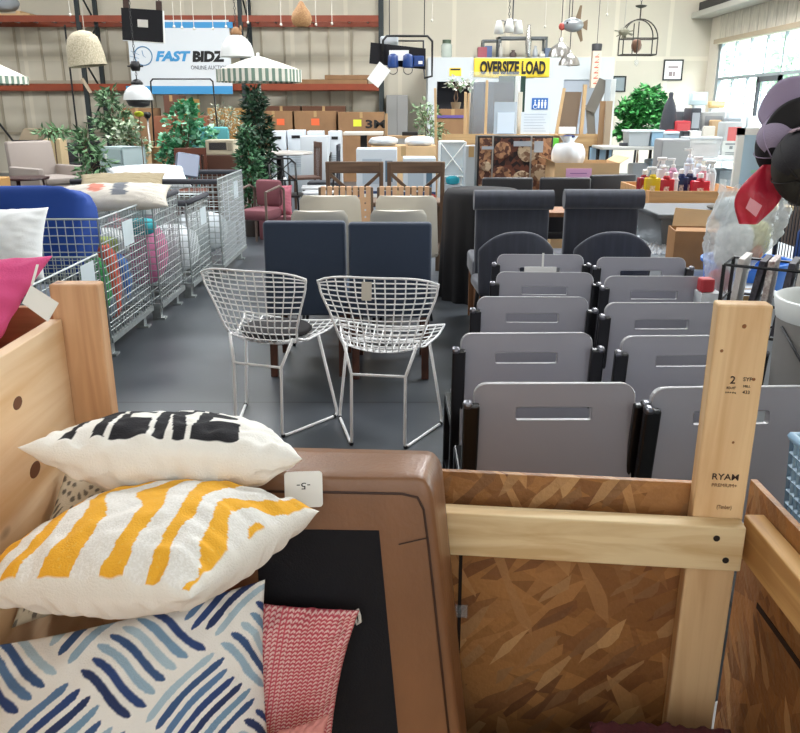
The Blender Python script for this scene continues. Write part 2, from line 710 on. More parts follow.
def fbox(mb, s0, s1, n0, n1, z0, z1, bev=0.0):
    return mb.hexa([fp(s0, n0, z0), fp(s1, n0, z0), fp(s1, n1, z0), fp(s0, n1, z0), fp(s0, n0, z1), fp(s1, n0, z1), fp(s1, n1, z1), fp(s0, n1, z1)], bev)


binr = thing('lumber_bin', 'open timber bin of pine studs and strand board holding the pillows', 'bin', (0, 1.0, 0))


def bpart(mb, name, m, label=None, smooth=None):
    for v in mb.bm.verts:
        v.co.y -= 1.0
    o = mb.build(name, m, binr, smooth)
    if label:
        o['label'] = label
    return o


bpart(fbox(MB(), .03, 1.272, 0, .038, .69, .78, .003), 'rail', PINEX)
post = bpart(fbox(MB(), 1.186, 1.276, .0385, .0765, 0, 1.182, .004), 'stud', PINE, 'tall pine stud with black grade stamps')
bpart(fbox(MB(), -.0, 1.24, .077, .090, 0.02, .828, .001), 'strand_board_panel', OSB)
bpart(MB().box(.637, .674, .2, 1.325, .70, .785, .003), 'rail', wood('pine_rail_side', 'd9ad70', 'b98a52', 'y', 9, .6))
bpart(MB().box(.675, .688, .2, 1.40, .02, .82, .001), 'strand_board_panel', OSB)
bpart(MB().box(-.650, -.560, 1.452, 1.49, 0, 1.190, .004), 'stud', wood('pine_post', 'd9ab80', 'c08f66', 'z', 7, .6, True))
bpart(MB().box(-.656, -.632, .2, 1.45, 0, 1.125, .002), 'side_board', PINEY, 'pine side board with a dark knot')
bpart(MB().box(-.63, .636, .15, 1.275, .30, .33), 'base_board', wood('pine_base', 'c9a06a', 'a9804c', 'x', 7, .7))
# dark seams of the strand board and screw heads on the rail
sm = MB()
fbox(sm, .755, .762, .0755, .0768, .02, .69)
bpart(sm, 'seam', mat('seam_shadow_paint', '1d120c', .9))
for s_, z_ in ((1.222, .757), (1.243, .713)):
    c_ = fp(s_, -.0006, z_)
    sc_ = MB().lathe([(.006, -.001), (.006, .001)], c_, 10, M=Matrix.Rotation(pi / 2, 3, 'X'))
    bpart(sc_, 'screw', mat('screw_black', '201b18', .6))
g = MB()
g.box(.6738, .675, .25, 1.30, .60, .612)
bpart(g, 'pencil_line', mat('dark_mark', '2a1a12', .9))
bpart(fbox(MB(), .745, .775, .0752, .0768, .50, .53), 'sticker', CLEAR)


def stamp(body, s, z, w, h, bold=0.0, m=INK):
    M = Matrix.Translation(fp(s, .0378, z) - V((0, 1.0, 0))) @ Matrix.Rotation(R(-6.3), 4, 'Z')
    return text(body, m, w, h, M, binr, 'lettering', .0005, bold=bold)


for (y_, z_, r_) in ((1.24, 1.036, .011), (1.264, .904, .014), (.98, 1.06, .008)):
    bpart(MB().lathe([(r_, 0), (r_ * .9, .0006)], (-.632, y_, z_), 14, M=Matrix.Rotation(pi / 2, 3, 'Y') @ Matrix.Diagonal((1, 1.5, 1))), 'knot', mat('knot_brown', '6e4020', .6))
for (s_, z_, r_) in ((1.232, 1.145, .004), (1.200, 1.10, .003), (1.24, .93, .0025), (1.260, 1.05, .003)):
    bpart(MB().lathe([(r_, 0), (r_ * .9, .0005)], fp(s_, .0380, z_), 12, M=Matrix.Rotation(pi / 2, 3, 'X')), 'knot', mat('knot_amber', '8f5a30', .6))
INKB = mat('stamp_ink', '3a2820', .8)
stamp('RYAM', 1.235, .862, .046, .012, .006, INKB)
stamp('PREMIUM+', 1.235, .845, .044, .0065, 0, mat('stamp_ink_faint', '8a6444', .8))
stamp('2', 1.225, 1.048, .0085, .014, .01, INKB)
stamp('KD-HT', 1.224, 1.033, .015, .0045, 0, INKB)
stamp('S-P-F (N)', 1.224, 1.024, .018, .0035, 0, INKB)
stamp('SYP', 1.250, 1.050, .015, .007, 0, INKB)
stamp('MILL', 1.250, 1.037, .012, .004, 0, INKB)
stamp('433', 1.250, 1.026, .012, .006, 0, INKB)
stamp('(Timber)', 1.240, .800, .026, .010, 0, mat('stamp_ink_faint', '8a6444', .8))

# neighbouring bin to the left
b2 = thing('pine_bin', 'second pine board bin beside the timber bin, under a pink pillow', 'bin', (-1.3, .9, 0))
PB = wood('pine_board_dark', 'b07a50', '8d5c3a', 'x', 6, .7)
MB().box(-.65, .64, .60, .618, 0, .235 + .90, .002).build('end_board', PB, b2)
MB().box(.618, .64, -.6, .598, 0, 1.09, .002).build('side_board', PINEY, b2)
MB().box(-.65, .616, -.6, .598, .78, .80).build('base_board', PB, b2)


# ================================================================== PILLOWS
def clothm(name, m_rough=.9):
    return vmat(name, m_rough)


def pillow(name, label, cat, FL, FRt, BRt, BL, tup, tdn, colour, n=150, seed=1, wr=.006, pinch=.07, group=None, m=None, p=2.6, back=None):
    FL, FRt, BRt, BL = V(FL), V(FRt), V(BRt), V(BL)
    org = (FL + FRt + BRt + BL) / 4
    nrm = (FRt - FL).cross(BL - FL).normalized()
    bm = bmesh.new()
    cl = []
    tops = {}

    def P(u, v, side):
        uu = u * (1 - pinch * (1 - v * v))
        vv = v * (1 - pinch * (1 - u * u))
        a, b_ = (uu + 1) / 2, (vv + 1) / 2
        base = (FL * (1 - a) + FRt * a) * (1 - b_) + (BL * (1 - a) + BRt * a) * b_
        h = (max(0, 1 - abs(u) ** p) * max(0, 1 - abs(v) ** p)) ** .55
        q = base - org
        nz = pnoise(V((u * 1.7 + seed * 3.1, v * 1.7, seed * .7))) * .12 + 1
        e = (1 - h) * .7 + .3
        wrk = pnoise(V((u * 6 + seed, v * 6 - seed, side * 2.0))) * wr * e * min(1, h * 4)
        # creases running from the seams
        wrk += sin(u * 34 + 3 * pnoise(V((u * 3, v * 3, seed)))) * wr * .35 * max(0, abs(v) - .55) * min(1, h * 5)
        wrk += sin(v * 30 + 3 * pnoise(V((u * 3, v * 3, seed + 9)))) * wr * .35 * max(0, abs(u) - .55) * min(1, h * 5)
        hh = (tup if side > 0 else tdn) * h * nz + wrk
        return q + nrm * hh * side

    for side in (1, -1):
        g = []
        for i in range(n + 1):
            row = []
            for j in range(n + 1):
                u, v = -1 + 2 * i / n, -1 + 2 * j / n
                edge = i in (0, n) or j in (0, n)
                if side == -1 and edge:
                    row.append(tops[(i, j)])
                    continue
                vt = bm.verts.new(P(u, v, side))
                c = colour(u, v) if (side > 0) else (back if back else colour(9, 9))
                cl.append(lin(c))
                if edge:
                    tops[(i, j)] = vt
                row.append(vt)
            g.append(row)
        for i in range(n):
            for j in range(n):
                q_ = (g[i][j], g[i + 1][j], g[i + 1][j + 1], g[i][j + 1])
                bm.faces.new(q_ if side > 0 else q_[::-1])
    me = bpy.data.meshes.new(name)
    bm.to_mesh(me)
    bm.free()
    at_ = me.color_attributes.new('print', 'FLOAT_COLOR', 'POINT')
    flat = []
    for c in cl:
        flat += [c[0], c[1], c[2], 1.0]
    at_.data.foreach_set('color', flat)
    me.materials.append(m or clothm('printed_cloth'))
    me.polygons.foreach_set('use_smooth', [True] * len(me.polygons))
    o = bpy.data.objects.new(name, me)
    o.location = org
    COL.objects.link(o)
    return tag(o, label, cat, group)


def glyph(ch, x, y):
    if not (0 <= x <= 1 and 0 <= y <= 1):
        return False
    if ch == 'E':
        return x < .32 or y < .22 or y > .78 or (.39 < y < .61 and x < .9)
    if ch == 'H':
        return x < .3 or x > .7 or .4 < y < .62
    if ch == 'R':
        if x < .3:
            return True
        if y > .5 - .1 and ((x - .45) / .55) ** 2 + ((y - .70) / .32) ** 2 < 1 and not (((x - .4) / .28) ** 2 + ((y - .70) / .11) ** 2 < 1):
            return True
        return y < .45 and abs((x - .5) - (.45 - y) * .95) < .17
    return False


def col_here(u, v):
    if u > 5:
        return 'e9e4da'
    v2 = (v + .93) / 1.55
    uu = u - .10 * (v2 - .5) * (1 if u > 0 else -1)
    for ch, a, b_ in (('H', -.80, -.48), ('E', -.44, -.17), ('R', -.13, .20), ('E', .24, .60)):
        if a <= uu <= b_ and glyph(ch, (uu - a) / (b_ - a), v2):
            return '1c1b20'
    return 'f6f3ec'


def col_zebra(u, v):
    if u > 5:
        return 'f1ede6'
    e = .035 * pnoise(V((u * 3, v * 22, 2))) + .02 * pnoise(V((u * 8, v * 60, 5)))
    ph = u * 2.9 + .34 * sin(v * 3.6 + 1.3) + .8 * pnoise(V((u * 1.3 + 4, v * 1.6, 3))) + e
    k = ph - math.floor(ph)
    wv = .27 + .10 * pnoise(V((math.floor(ph) * 7.3, v * 2.4, 9))) - .04
    if max(abs(u), abs(v)) > .97:
        return 'ece8e0'
    if abs(k - .5) < wv:
        return 'f2b232' if pnoise(V((u * 40, v * 40, 1))) < .45 else 'f0bb4c'
    return 'e9e6e0' if pnoise(V((u * 60, v * 60, 1))) < .1 else 'f2f0ec'


BL5 = ['31497f', '5f80a9', '9ab6cb', '3c5987', 'b0c8d6', '7a9cba', '2c3b66']


def col_strokes(u, v):
    if u > 5:
        return 'dfe3e8'
    x, y = u * .95 + 3, v * .95 + 3
    a, b_ = (x * .8 + y * .6), (-x * .6 + y * .8)
    a += .02 * sin(b_ * 9)
    b_ += .02 * sin(a * 8)
    L = .70
    ia, ib = math.floor(a / L), math.floor(b_ / L)
    fa, fb = a / L - ia, b_ / L - ib
    if (ia + ib) % 2:
        fa, fb = fb, fa
    ns = 7
    k = math.floor(fb * ns)
    ff = fb * ns - k
    h = (ia * 73 + ib * 37 + k * 17 + 5) % 97 / 97
    wd_ = .29 + .05 * pnoise(V((fa * 6, k * 3.1, ia + ib)))
    m0, m1 = .03 + .1 * h, .97 - .08 * ((h * 7) % 1)
    if m0 < fa < m1:
        e = min(fa - m0, m1 - fa) * 12
        if abs(ff - .5) < wd_ * min(1, e ** .5 if e > 0 else 0):
            return BL5[int(h * 7) % 7]
    return 'f5f3ef'


def col_hound(u, v):
    if u > 5:
        return 'c94a58'
    x, y = u * 14, v * 17
    zz = abs((x * 1.0) % 1 - .5)
    k = (y + zz * 1.1) % 1
    if k < .52:
        return 'b94655'
    return 'e6c3bd' if (x % 1) < .8 else 'd0606c'


def plain(c, c2=None):
    def f_(u, v):
        return c
    return f_


def col_beige(u, v):
    if u > 5:
        return 'b9ad98'
    return '6f675c' if (sin(u * 30 + 2 * sin(v * 9)) * sin(v * 26 + 2 * sin(u * 12))) > .35 else 'cbbfa8'


pillow('pillow', 'white linen pillow printed with bold black letters, on top of the pile', 'pillow',
       (-.593, 1.14, 1.0), (-.150, 1.13, .985), (-.235, 1.385, .905), (-.545, 1.395, .90), .060, .082, col_here, 200, 1, .014, .05, back='f4f0e8')
pillow('pillow', 'white pillow with mustard yellow zebra stripes and plain cream back', 'pillow',
       (-.622, .96, .855), (-.268, .888, .90), (-.125, 1.112, .905), (-.50, 1.28, .82), .085, .072, col_zebra, 220, 2, .012, .035)
pillow('pillow', 'large white pillow painted with slanting blue brush strokes', 'pillow',
       (-.565, .73, .42), (-.205, 1.03, .45), (-.218, 1.125, .775), (-.62, 1.03, .72), .06, .06, col_strokes, 230, 3, .008, .05)
p4 = pillow('pillow', 'red and pink woven pillow with a zip corner tag, leaning on brown leather', 'pillow',
            (-.36, 1.085, .45), (-.115, 1.09, .50), (-.067, 1.135, .71), (-.33, 1.135, .745), .034, .02, col_hound, 170, 4, .010, .06)
MB().tube([(.146, .045, .096), (.150, .038, .088), (.151, .036, .078), (.146, .038, .072), (.142, .042, .08)], .003, 6).build('zip_pull', mat('zip_white', 'd8d4cc', .4), p4)
pillow('pillow', 'salmon pink pillow at the bottom of the pile below the red one', 'pillow',
       (-.225, .935, .50), (-.135, .935, .53), (-.108, 1.005, .615), (-.19, 1.015, .575), .018, .02, plain('d98f88'), 40, 5, .008, .07, back='d98f88')
pillow('pillow', 'cream and brown patterned pillow squeezed beside the pine side board', 'pillow',
       (-.628, 1.10, .70), (-.45, 1.17, .72), (-.42, 1.36, .80), (-.622, 1.36, .86), .05, .03, col_beige, 110, 6, .005, .04)
pillow('pillow', 'hot pink pillow with a white paper tag in the pine bin', 'pillow',
       (-1.20, 1.10, .90), (-.72, 1.16, .93), (-.655, 1.50, 1.235), (-1.18, 1.40, 1.27), .075, .05, plain('d94f86'), 90, 7, .014, .10,
       m=vmat('pink_cloth', .85), back='d94f86')
pt = MB()
pt.quad((0, 0, 0), (.032, .002, -.028), (.052, .0, .0), (.017, -.002, .026))
pt.quad((.017, -.002, .027), (.021, -.002, .027), (.032, -.001, .055), (.028, -.001, .055))
o = pt.build('paper_tag', PAPER, None, loc=at(22, 303, 1.10), fix=False)
tag(o, 'blank white paper tag hanging on the hot pink pillow', 'tag')
# price tag on the leather ottoman
o = plate(rrect(-.031, .031, -.03, .03, .006), [], .001, 'price_tag', PAPER)
o.location = (-.158, 1.186, .905)
o.rotation_euler = (R(-12), 0, R(4))
tag(o, 'white paper price tag marked with a five, on brown leather', 'tag')
text('-5-', INK, .022, .011, Matrix.Translation((.0, -.001, .006)) @ Matrix.Rotation(pi, 4, 'Y'), o, 'lettering', .0003)

# small cloths at the foot of the bin
pillow('folded_cloth', 'dark red cloth heap in the right corner of the timber bin', 'cloth',
       (.33, .98, .34), (.60, .93, .34), (.62, 1.22, .39), (.36, 1.24, .39), .045, .005, plain('4a1a20'), 40, 8, .02, .02)
pillow('folded_cloth', 'pale cloth corner lying on dark red cloth in the bin', 'cloth',
       (.50, .86, .42), (.60, .86, .42), (.61, .95, .45), (.50, .96, .44), .015, .015, plain('e6ddd0'), 30, 9, .01, .02)


# ================================================================== LEATHER OTTOMAN
def rounded_hex(C, r, n=10):
    """C: 8 corners (bottom loop ccw, top loop). rounded box mapped on them; r = (rx, ry, rz) fraction"""
    bm = bmesh.new()
    ts = [i / n for i in range(n + 1)]
    rr = [-1] + [-1 + r * (1 - cos(pi / 2 * k / 4)) for k in range(1, 5)] + [-.5, 0, .5] + [1 - r * (1 - cos(pi / 2 * k / 4)) for k in range(4, 0, -1)] + [1]
    N = len(rr)
    vs = {}

    def mapp(x, y, z):
        q = V((x, y, z))
        # round: clamp to inner box then push out
        inn = V([max(-1 + r, min(1 - r, t)) for t in q])
        d = q - inn
        if d.length > 1e-9:
            q = inn + d.normalized() * r
        a, b_, c_ = [(t + 1) / 2 for t in q]
        lo = (V(C[0]) * (1 - a) + V(C[1]) * a) * (1 - b_) + (V(C[3]) * (1 - a) + V(C[2]) * a) * b_
        hi = (V(C[4]) * (1 - a) + V(C[5]) * a) * (1 - b_) + (V(C[7]) * (1 - a) + V(C[6]) * a) * b_
        return lo * (1 - c_) + hi * c_

    def vert(i, j, k):
        if (i, j, k) not in vs:
            vs[(i, j, k)] = bm.verts.new(mapp(rr[i], rr[j], rr[k]))
        return vs[(i, j, k)]
    for a in range(N - 1):
        for b_ in range(N - 1):
            for s in (0, N - 1):
                bm.faces.new((vert(s, a, b_), vert(s, a + 1, b_), vert(s, a + 1, b_ + 1), vert(s, a, b_ + 1)))
                bm.faces.new((vert(a, s, b_), vert(a + 1, s, b_), vert(a + 1, s, b_ + 1), vert(a, s, b_ + 1)))
                bm.faces.new((vert(a, b_, s), vert(a + 1, b_, s), vert(a + 1, b_ + 1, s), vert(a, b_ + 1, s)))
    return bm


ot = thing('leather_ottoman', 'brown leather ottoman on its side showing the black underside', 'ottoman', (-.1, 1.2, .33))
OC = [(-.30, 1.13, .332), (.118, 1.12, .332), (.132, 1.24, .332), (-.30, 1.25, .332), (-.30, 1.210, .918), (.050, 1.200, .918), (.075, 1.332, .912), (-.30, 1.355, .912)]
OCL = [tuple(V(c) - V((-.1, 1.2, .33))) for c in OC]
mb = MB()
mb.bm.free()
mb.bm = rounded_hex(OCL, .13)
LEA = mat('brown_leather', '7f583c', .36, var=.14, vscale=7, bump=.10, bscale=120, stretch=(1, 1, .6))
lbody = mb.build('leather_body', LEA, ot, True)


def otf(a, c_, off):
    lo = V(OCL[0]) * (1 - a) + V(OCL[1]) * a
    hi = V(OCL[4]) * (1 - a) + V(OCL[5]) * a
    nf = (V(OCL[1]) - V(OCL[0])).cross(V(OCL[4]) - V(OCL[0])).normalized()
    return lo * (1 - c_) + hi * c_ + nf * off


mb = MB()
mb.hexa([otf(.16, -.0, -.002), otf(.735, -.0, -.002), otf(.735, -.0, .0015), otf(.16, -.0, .0015), otf(.16, .845, -.002), otf(.735, .845, -.002), otf(.735, .845, .0015), otf(.16, .845, .0015)])
mb.build('dust_cover', mat('black_cloth', '0d0d14', .9, bump=.2, bscale=300), ot)
pts = [otf(.955, .02, .002), otf(.957, .5, .002), otf(.957, .80, .002), otf(.953, .91, .0015), otf(.93, .945, .0015), otf(.86, .955, .0015), otf(.5, .957, .0015), otf(.05, .957, .0015)]
MB().tube(pts, .0022, 6).build('seam_piping', mat('leather_seam', '3b2318', .6), lbody, True)
MB().tube([otf(.82, .805, .002), otf(.95, .825, .002)], .0012, 5).build('stitch_line', mat('leather_seam', '3b2318', .6), lbody)

# ================================================================== GREY CAFE CHAIRS
GP = mat('grey_laminate', '9b9ba5', .38, var=.03, vscale=3)
EDGE = mat('silver_edge', 'c4c4c8', .3, .5)


def cafe_chair(label):
    t = thing('cafe_chair', label, 'chair', (0, 0, 0))
    w = .218
    tilt = R(-7)
    L = (0, 0, .80)

    def TM(pts):
        return pts
    # back panel pivots at z .45
    slot = rrect(-.104, .104, .268, .306, .006, 2)
    bk = plate(rrect(-w, w, -.06, .37, .035, 5), [slot], .020, 'backrest', GP, t, .0, (0, 0, .422), tilt)
    # silver edge band round the panel
    e = MB()
    M = Matrix.Translation((0, 0, .422)) @ Matrix.Rotation(tilt, 4, 'X')

    def band(path, y0, y1, off, closed):
        n_ = len(path)
        for i in range(n_ if closed else n_ - 1):
            a, b_ = V((path[i][0], 0, path[i][1])), V((path[(i + 1) % n_][0], 0, path[(i + 1) % n_][1]))
            d = (b_ - a)
            if d.length < 1e-6:
                continue
            nn = V((d.z, 0, -d.x)).normalized() * off
            e.quad(M @ (a + nn + V((0, y0, 0))), M @ (b_ + nn + V((0, y0, 0))), M @ (b_ + nn + V((0, y1, 0))), M @ (a + nn + V((0, y1, 0))))
    out = rrect(-w, w, -.06, .37, .035, 5)
    band(out, -.0108, .0108, .0010, True)
    band(slot, -.0108, .0108, -.0010, True)
    for k, pth in ((0, out),):
        pl = [M @ V((p[0], -.0098, p[1])) for p in pth]
        e.tube(pl, .0018, 4, True)
    e.build('edge_band', EDGE, bk, fix=False)
    # side frames
    for s in (-1, 1):
        fr = MB()
        x = s * (w + .010)
        fr.bar((x, .075, 0), (x, -.006, .748), .044, .026, (0, 1, 0), .006)
        fr.bar((x, .03, .43), (x, .40, .44), .028, .028, bev=.005)
        fr.bar((x, .40, .44), (x, .43, 0), .030, .030, (0, 1, 0), .005)
        fr.bar((x, .06, .16), (x, .425, .16), .018, .018)
        sf = fr.build('side_frame', mat('black_frame', '0c0c0e', .3), t)
        MB().bar((x + s * .010, -.004, .735), (x + s * .010, -.007, .756), .026, .030, (0, 1, 0), .008).build('end_cap', mat('dark_chrome', '6c6c72', .3, .9), sf)
    MB().box(-w, w, .03, .43, .445, .462, .006).build('seat', GP, t)
    return t


# fix: plate tilt sign is matched to the frame tilt
cl0 = None
spotsL = [(468, 632, 385), (453, 592, 333), (470, 588, 296), (493, 590, 271), (496, 579, 253)]
spotsR = [(652, 818, 389), (617, 760, 336), (602, 722, 302), (604, 704, 275), (596, 685, 256)]
lab = ['grey slotted-back cafe chair, the closest of the column beside the wire chairs',
       'grey slotted-back cafe chair, second in the column beside the wire chairs',
       'grey slotted-back cafe chair, third in the column beside the wire chairs',
       'grey slotted-back cafe chair, fourth in the column beside the wire chairs',
       'grey slotted-back cafe chair with paper label, last in the column beside the wire chairs',
       'grey slotted-back cafe chair behind the stamped pine stud, closest of its column',
       'grey slotted-back cafe chair, second in the column behind the stamped stud',
       'grey slotted-back cafe chair, third in the column behind the stamped stud',
       'grey slotted-back cafe chair, fourth in the column behind the stamped stud',
       'grey slotted-back cafe chair, last in the column by the round-back chairs']
LAST = None
for i, (a, b_, yy) in enumerate(spotsL + spotsR):
    pa, pb = atz(a, yy, .81), atz(b_, yy, .81)
    cx, cy = (pa.x + pb.x) / 2 + .026, (pa.y + pb.y) / 2 + .03
    if i == 0:
        cl0 = cafe_chair(lab[0])
        cl0['group'] = 'grey slotted-back cafe chairs in two columns'
        c = cl0
    else:
        c = dup(cl0, (0, 0, 0), None, lab[i])
    c.location = (cx, cy, 0)
    c.rotation_euler = (0, 0, R([0, 1, -1, -3, -2, 2, 1, 0, -1, -2][i]))
    if i == 4:
        LAST = c
lb = MB().box(-.09, .07, -.004, 0, -.03, 0).box(-.005, .005, -.006, -.004, -.0, .07).build('paper_label', PAPER, LAST)
lb.location = (0, -.055, .745)

# ================================================================== WIRE SIDE CHAIRS
WIRE = mat('white_wire', 'ffffff', .35)


def wire_chair(label, pad):
    t = thing('wire_chair', label, 'chair')

    # (s, y, z, halfwidth)
    prof = [(0, -.225, .808, .270), (.18, -.205, .72, .260), (.36, -.175, .62, .222), (.5, -.15, .515, .19), (.60, -.10, .44, .17),
            (.70, -.0, .41, .19), (.85, .14, .43, .24), (1, .26, .465, .262)]

    def S(u, s):
        for k in range(len(prof) - 1):
            if s <= prof[k + 1][0] + 1e-9:
                break
        a, b_ = prof[k], prof[k + 1]
        f_ = (s - a[0]) / (b_[0] - a[0])
        f_ = max(0, min(1, f_))
        f2 = f_
        y, z, hw = [a[j] + (b_[j] - a[j]) * f2 for j in (1, 2, 3)]
        x = hw * u
        curve = (u * u)
        if s < .6:
            y += .075 * curve * (1 - s / .6 * .5)
            if s < .12:
                z -= .035 * abs(u) ** 4 * (1 - s / .12)
        else:
            z += .035 * curve
        if s > .9:
            y -= .05 * abs(u) ** 3 * (s - .9) / .1
        return V((x, y, z))

    shell = MB()
    nu, ns = 12, 21
    for i in range(1, nu):
        u = -1 + 2 * i / nu
        shell.tube([S(u, k / 30) for k in range(31)], .0034, 4)
    for k in range(1, ns):
        s = k / ns
        shell.tube([S(-1 + 2 * i / 14, s) for i in range(15)], .0034, 4)
    shell.build('wire_shell', WIRE, t)
    rim = [S(-1 + 2 * i / 14, 0) for i in range(15)] + [S(1, k / 24) for k in range(1, 25)] + [S(1 - 2 * i / 14, 1) for i in range(1, 15)] + [S(-1, 1 - k / 24) for k in range(1, 24)]
    MB().tube(rim, .0055, 6, True).build('rim', WIRE, t, True)
    for sgn in (-1, 1):
        path = [(sgn * .168, -.10, .478), (sgn * .125, -.15, .345), (sgn * .125, -.17, .03), (sgn * .128, -.165, .010), (sgn * .14, -.14, .007), (sgn * .255, .15, .007), (sgn * .26, .17, .012), (sgn * .26, .175, .03), (sgn * .20, .11, .44)]
        sl = MB().tube(path, .0075, 8).build('sled_leg', WIRE, t, True)
        MB().ball((sgn * .128, -.165, .008), .011, 8).build('foot', BLKP, sl)
        MB().ball((sgn * .255, .15, .008), .011, 8).build('foot', BLKP, sl)
    MB().tube([(-.125, -.15, .345), (.125, -.15, .345)], .0065, 8).build('cross_bar', WIRE, t, True)
    MB().tube([(-.20, .11, .44), (.20, .11, .44)], .006, 8).build('seat_bar', WIRE, t, True)
    if pad:
        MB().lathe([(.02, .0), (.16, .003), (.175, .018), (.16, .033), (.02, .036)], (0, .06, .452), 24).build('seat_pad', mat('dark_pad', '140f11', .85), t, True)
    return t


wc = wire_chair('white wire mesh chair with a paper tag on its back, beside the grey chairs', False)
wc.location = (-.075, 3.59, 0)
wc.rotation_euler = (0, 0, R(-9))
tg = plate(rrect(-.022, .022, -.04, .04, .004), [], .001, 'paper_tag', mat('tag_card', 'd9d4c8', .8), wc)
tg.location = (-.03, -.245, .755)
tg.rotation_euler = (R(-8), 0, 0)
w2 = wire_chair('white wire mesh chair with dark seat pad, turned away beside the wire cages', True)
w2.location = (-.625, 3.74, 0)
w2.rotation_euler = (0, 0, R(-19))
w2['group'] = wc['group'] = 'white wire mesh chairs'

# ================================================================== NAVY CHAIRS
NAVY = mat('navy_cloth', '2c394e', .85, bump=.2, bscale=400, sheen=.3)
BRN = wood('brown_leg', '5a3426', '43261b', 'z', 6, .5)


def navy_chair(label):
    t = thing('upholstered_chair', label, 'chair', group='navy upholstered dining chairs')
    MB().box(-.231, .231, 0, .075, .36, .90, .02, seg=3).build('backrest', NAVY, t, 40)
    MB().box(-.235, .235, .03, .52, .36, .49, .025, seg=3).build('seat', mat('navy_seat_cloth', '33485e', .85), t, 40)
    for sx in (-1, 1):
        MB().bar((sx * .20, .03, .37), (sx * .20, -.01, 0), .042, .042, (0, 1, 0), .004).build('leg', BRN, t)
        MB().bar((sx * .20, .47, .37), (sx * .20, .48, 0), .042, .042, (0, 1, 0), .004).build('leg', BRN, t)
    return t


n1 = navy_chair('navy upholstered dining chair with brown legs behind the tagged wire chair')
n1.location = (-.055, 4.42, 0)
n2 = dup(n1, (-.535, 4.47, 0), 0, 'navy upholstered dining chair behind the wire chair with a seat pad')

# ================================================================== CREAM SHELL CHAIRS
CREAM = mat('cream_shell', 'd6d0c4', .45)


def shell_chair(label, w=.225, h=.91, light='c9c3b8'):
    t = thing('shell_chair', label, 'chair', group='cream shell chairs behind the navy chairs')
    mb = MB()

    def S(a, b_):
        u = a * 2 - 1
        if b_ < .6:
            f_ = b_ / .6
            y = -.06 + .10 * f_
            z = h - (h - .46) * f_
            hw = w * (.93 + .10 * f_ - (.12 * (1 - f_ / .1) ** 2 if f_ < .1 else 0))
            y += .05 * u * u
        else:
            f_ = (b_ - .6) / .4
            y = .04 + .42 * f_
            z = .46 - .04 * sin(pi * f_)
            hw = w * (1.03 - .06 * f_)
            z += .03 * u * u
        return V((hw * u, y, z))
    mb.grid(S, 12, 24)
    o = mb.build('shell', CREAM, t, True)
    md = o.modifiers.new('solid', 'SOLIDIFY')
    md.thickness = .03
    md.offset = 0
    b2_ = o.modifiers.new('bev', 'BEVEL')
    b2_.width = .008
    b2_.segments = 2
    for sx in (-1, 1):
        MB().tube([(sx * .12, .10, .42), (sx * .19, -.04, 0)], .014, 8, r1=.010).build('leg', BLK, t, True)
        MB().tube([(sx * .12, .34, .42), (sx * .19, .44, 0)], .014, 8, r1=.010).build('leg', BLK, t, True)
    MB().box(-.13, .13, .09, .35, .405, .43).build('seat_bracket', BLK, t)
    return t


s1 = shell_chair('cream shell chair directly behind the right navy chair, below the strapped chair')
s1.location = (.045, 5.78, 0)
s1['label'] = 'cream shell chair with tapering back beside the black draped table'
s2 = dup(s1, (-.50, 5.80, 0), 0, 'cream shell chair with tapering back nearer the wire cages')
s3 = shell_chair('x', .185, .885)
s3.location = (-.51, 5.12, 0)
s3['label'] = 'lower cream shell chair peeking over the navy chair nearer the wire cages'
s4 = dup(s3, (-.01, 5.15, 0), 0, 'lower cream shell chair peeking over the navy chair nearer the grey chairs')

# ================================================================== STRAPPED CHAIRS
TAN = mat('tan_strap', 'd9b08c', .6)
DKW = wood('dark_wood', '75604f', '5a483c', 'x', 5, .55)
DKZ = wood('dark_wood_upright', '75604f', '5a483c', 'z', 5, .55)


def strap_chair(label):
    t = thing('strap_chair', label, 'chair', group='chairs with woven tan straps')
    MB().box(-.215, .215, -.012, .012, .872, .897, .006).build('top_rail', DKW, t)
    MB().box(-.20, .20, .0, .02, .40, .425, .004).box(-.20, .20, .40, .42, .40, .425, .004).build('seat_rail', DKW, t)
    sp = MB()
    for k in range(8):
        x = -.18 + .0515 * k
        sp.box(x - .019, x + .019, -.017, .017, .865, .903, .003)
        sp.box(x - .019, x + .019, -.016, -.013, .42, .87)
        sp.box(x - .019, x + .019, .0, .41, .426, .431)
    for k in range(7):
        sp.box(-.2, .2, .03 + .053 * k, .066 + .053 * k, .432, .436)
        sp.box(-.2, .2, -.02, -.017, .45 + .055 * k, .49 + .055 * k)
    sp.build('woven_straps', TAN, t)
    for sx in (-1, 1):
        MB().box(sx * .208 - .012, sx * .208 + .012, -.012, .012, 0, .895, .004).build('leg', DKZ, t)
        MB().box(sx * .208 - .012, sx * .208 + .012, .40, .425, 0, .42, .004).build('leg', DKZ, t)
    return t


t1 = strap_chair('chair with woven tan straps in front of the cross-back stool by white boxes')
t1.location = (.035, 6.55, 0)
t2 = dup(t1, (-.435, 6.55, 0), 0, 'chair with woven tan straps nearer the wire cages')
t1['label'] = 'chair with woven tan straps nearer the black draped table'


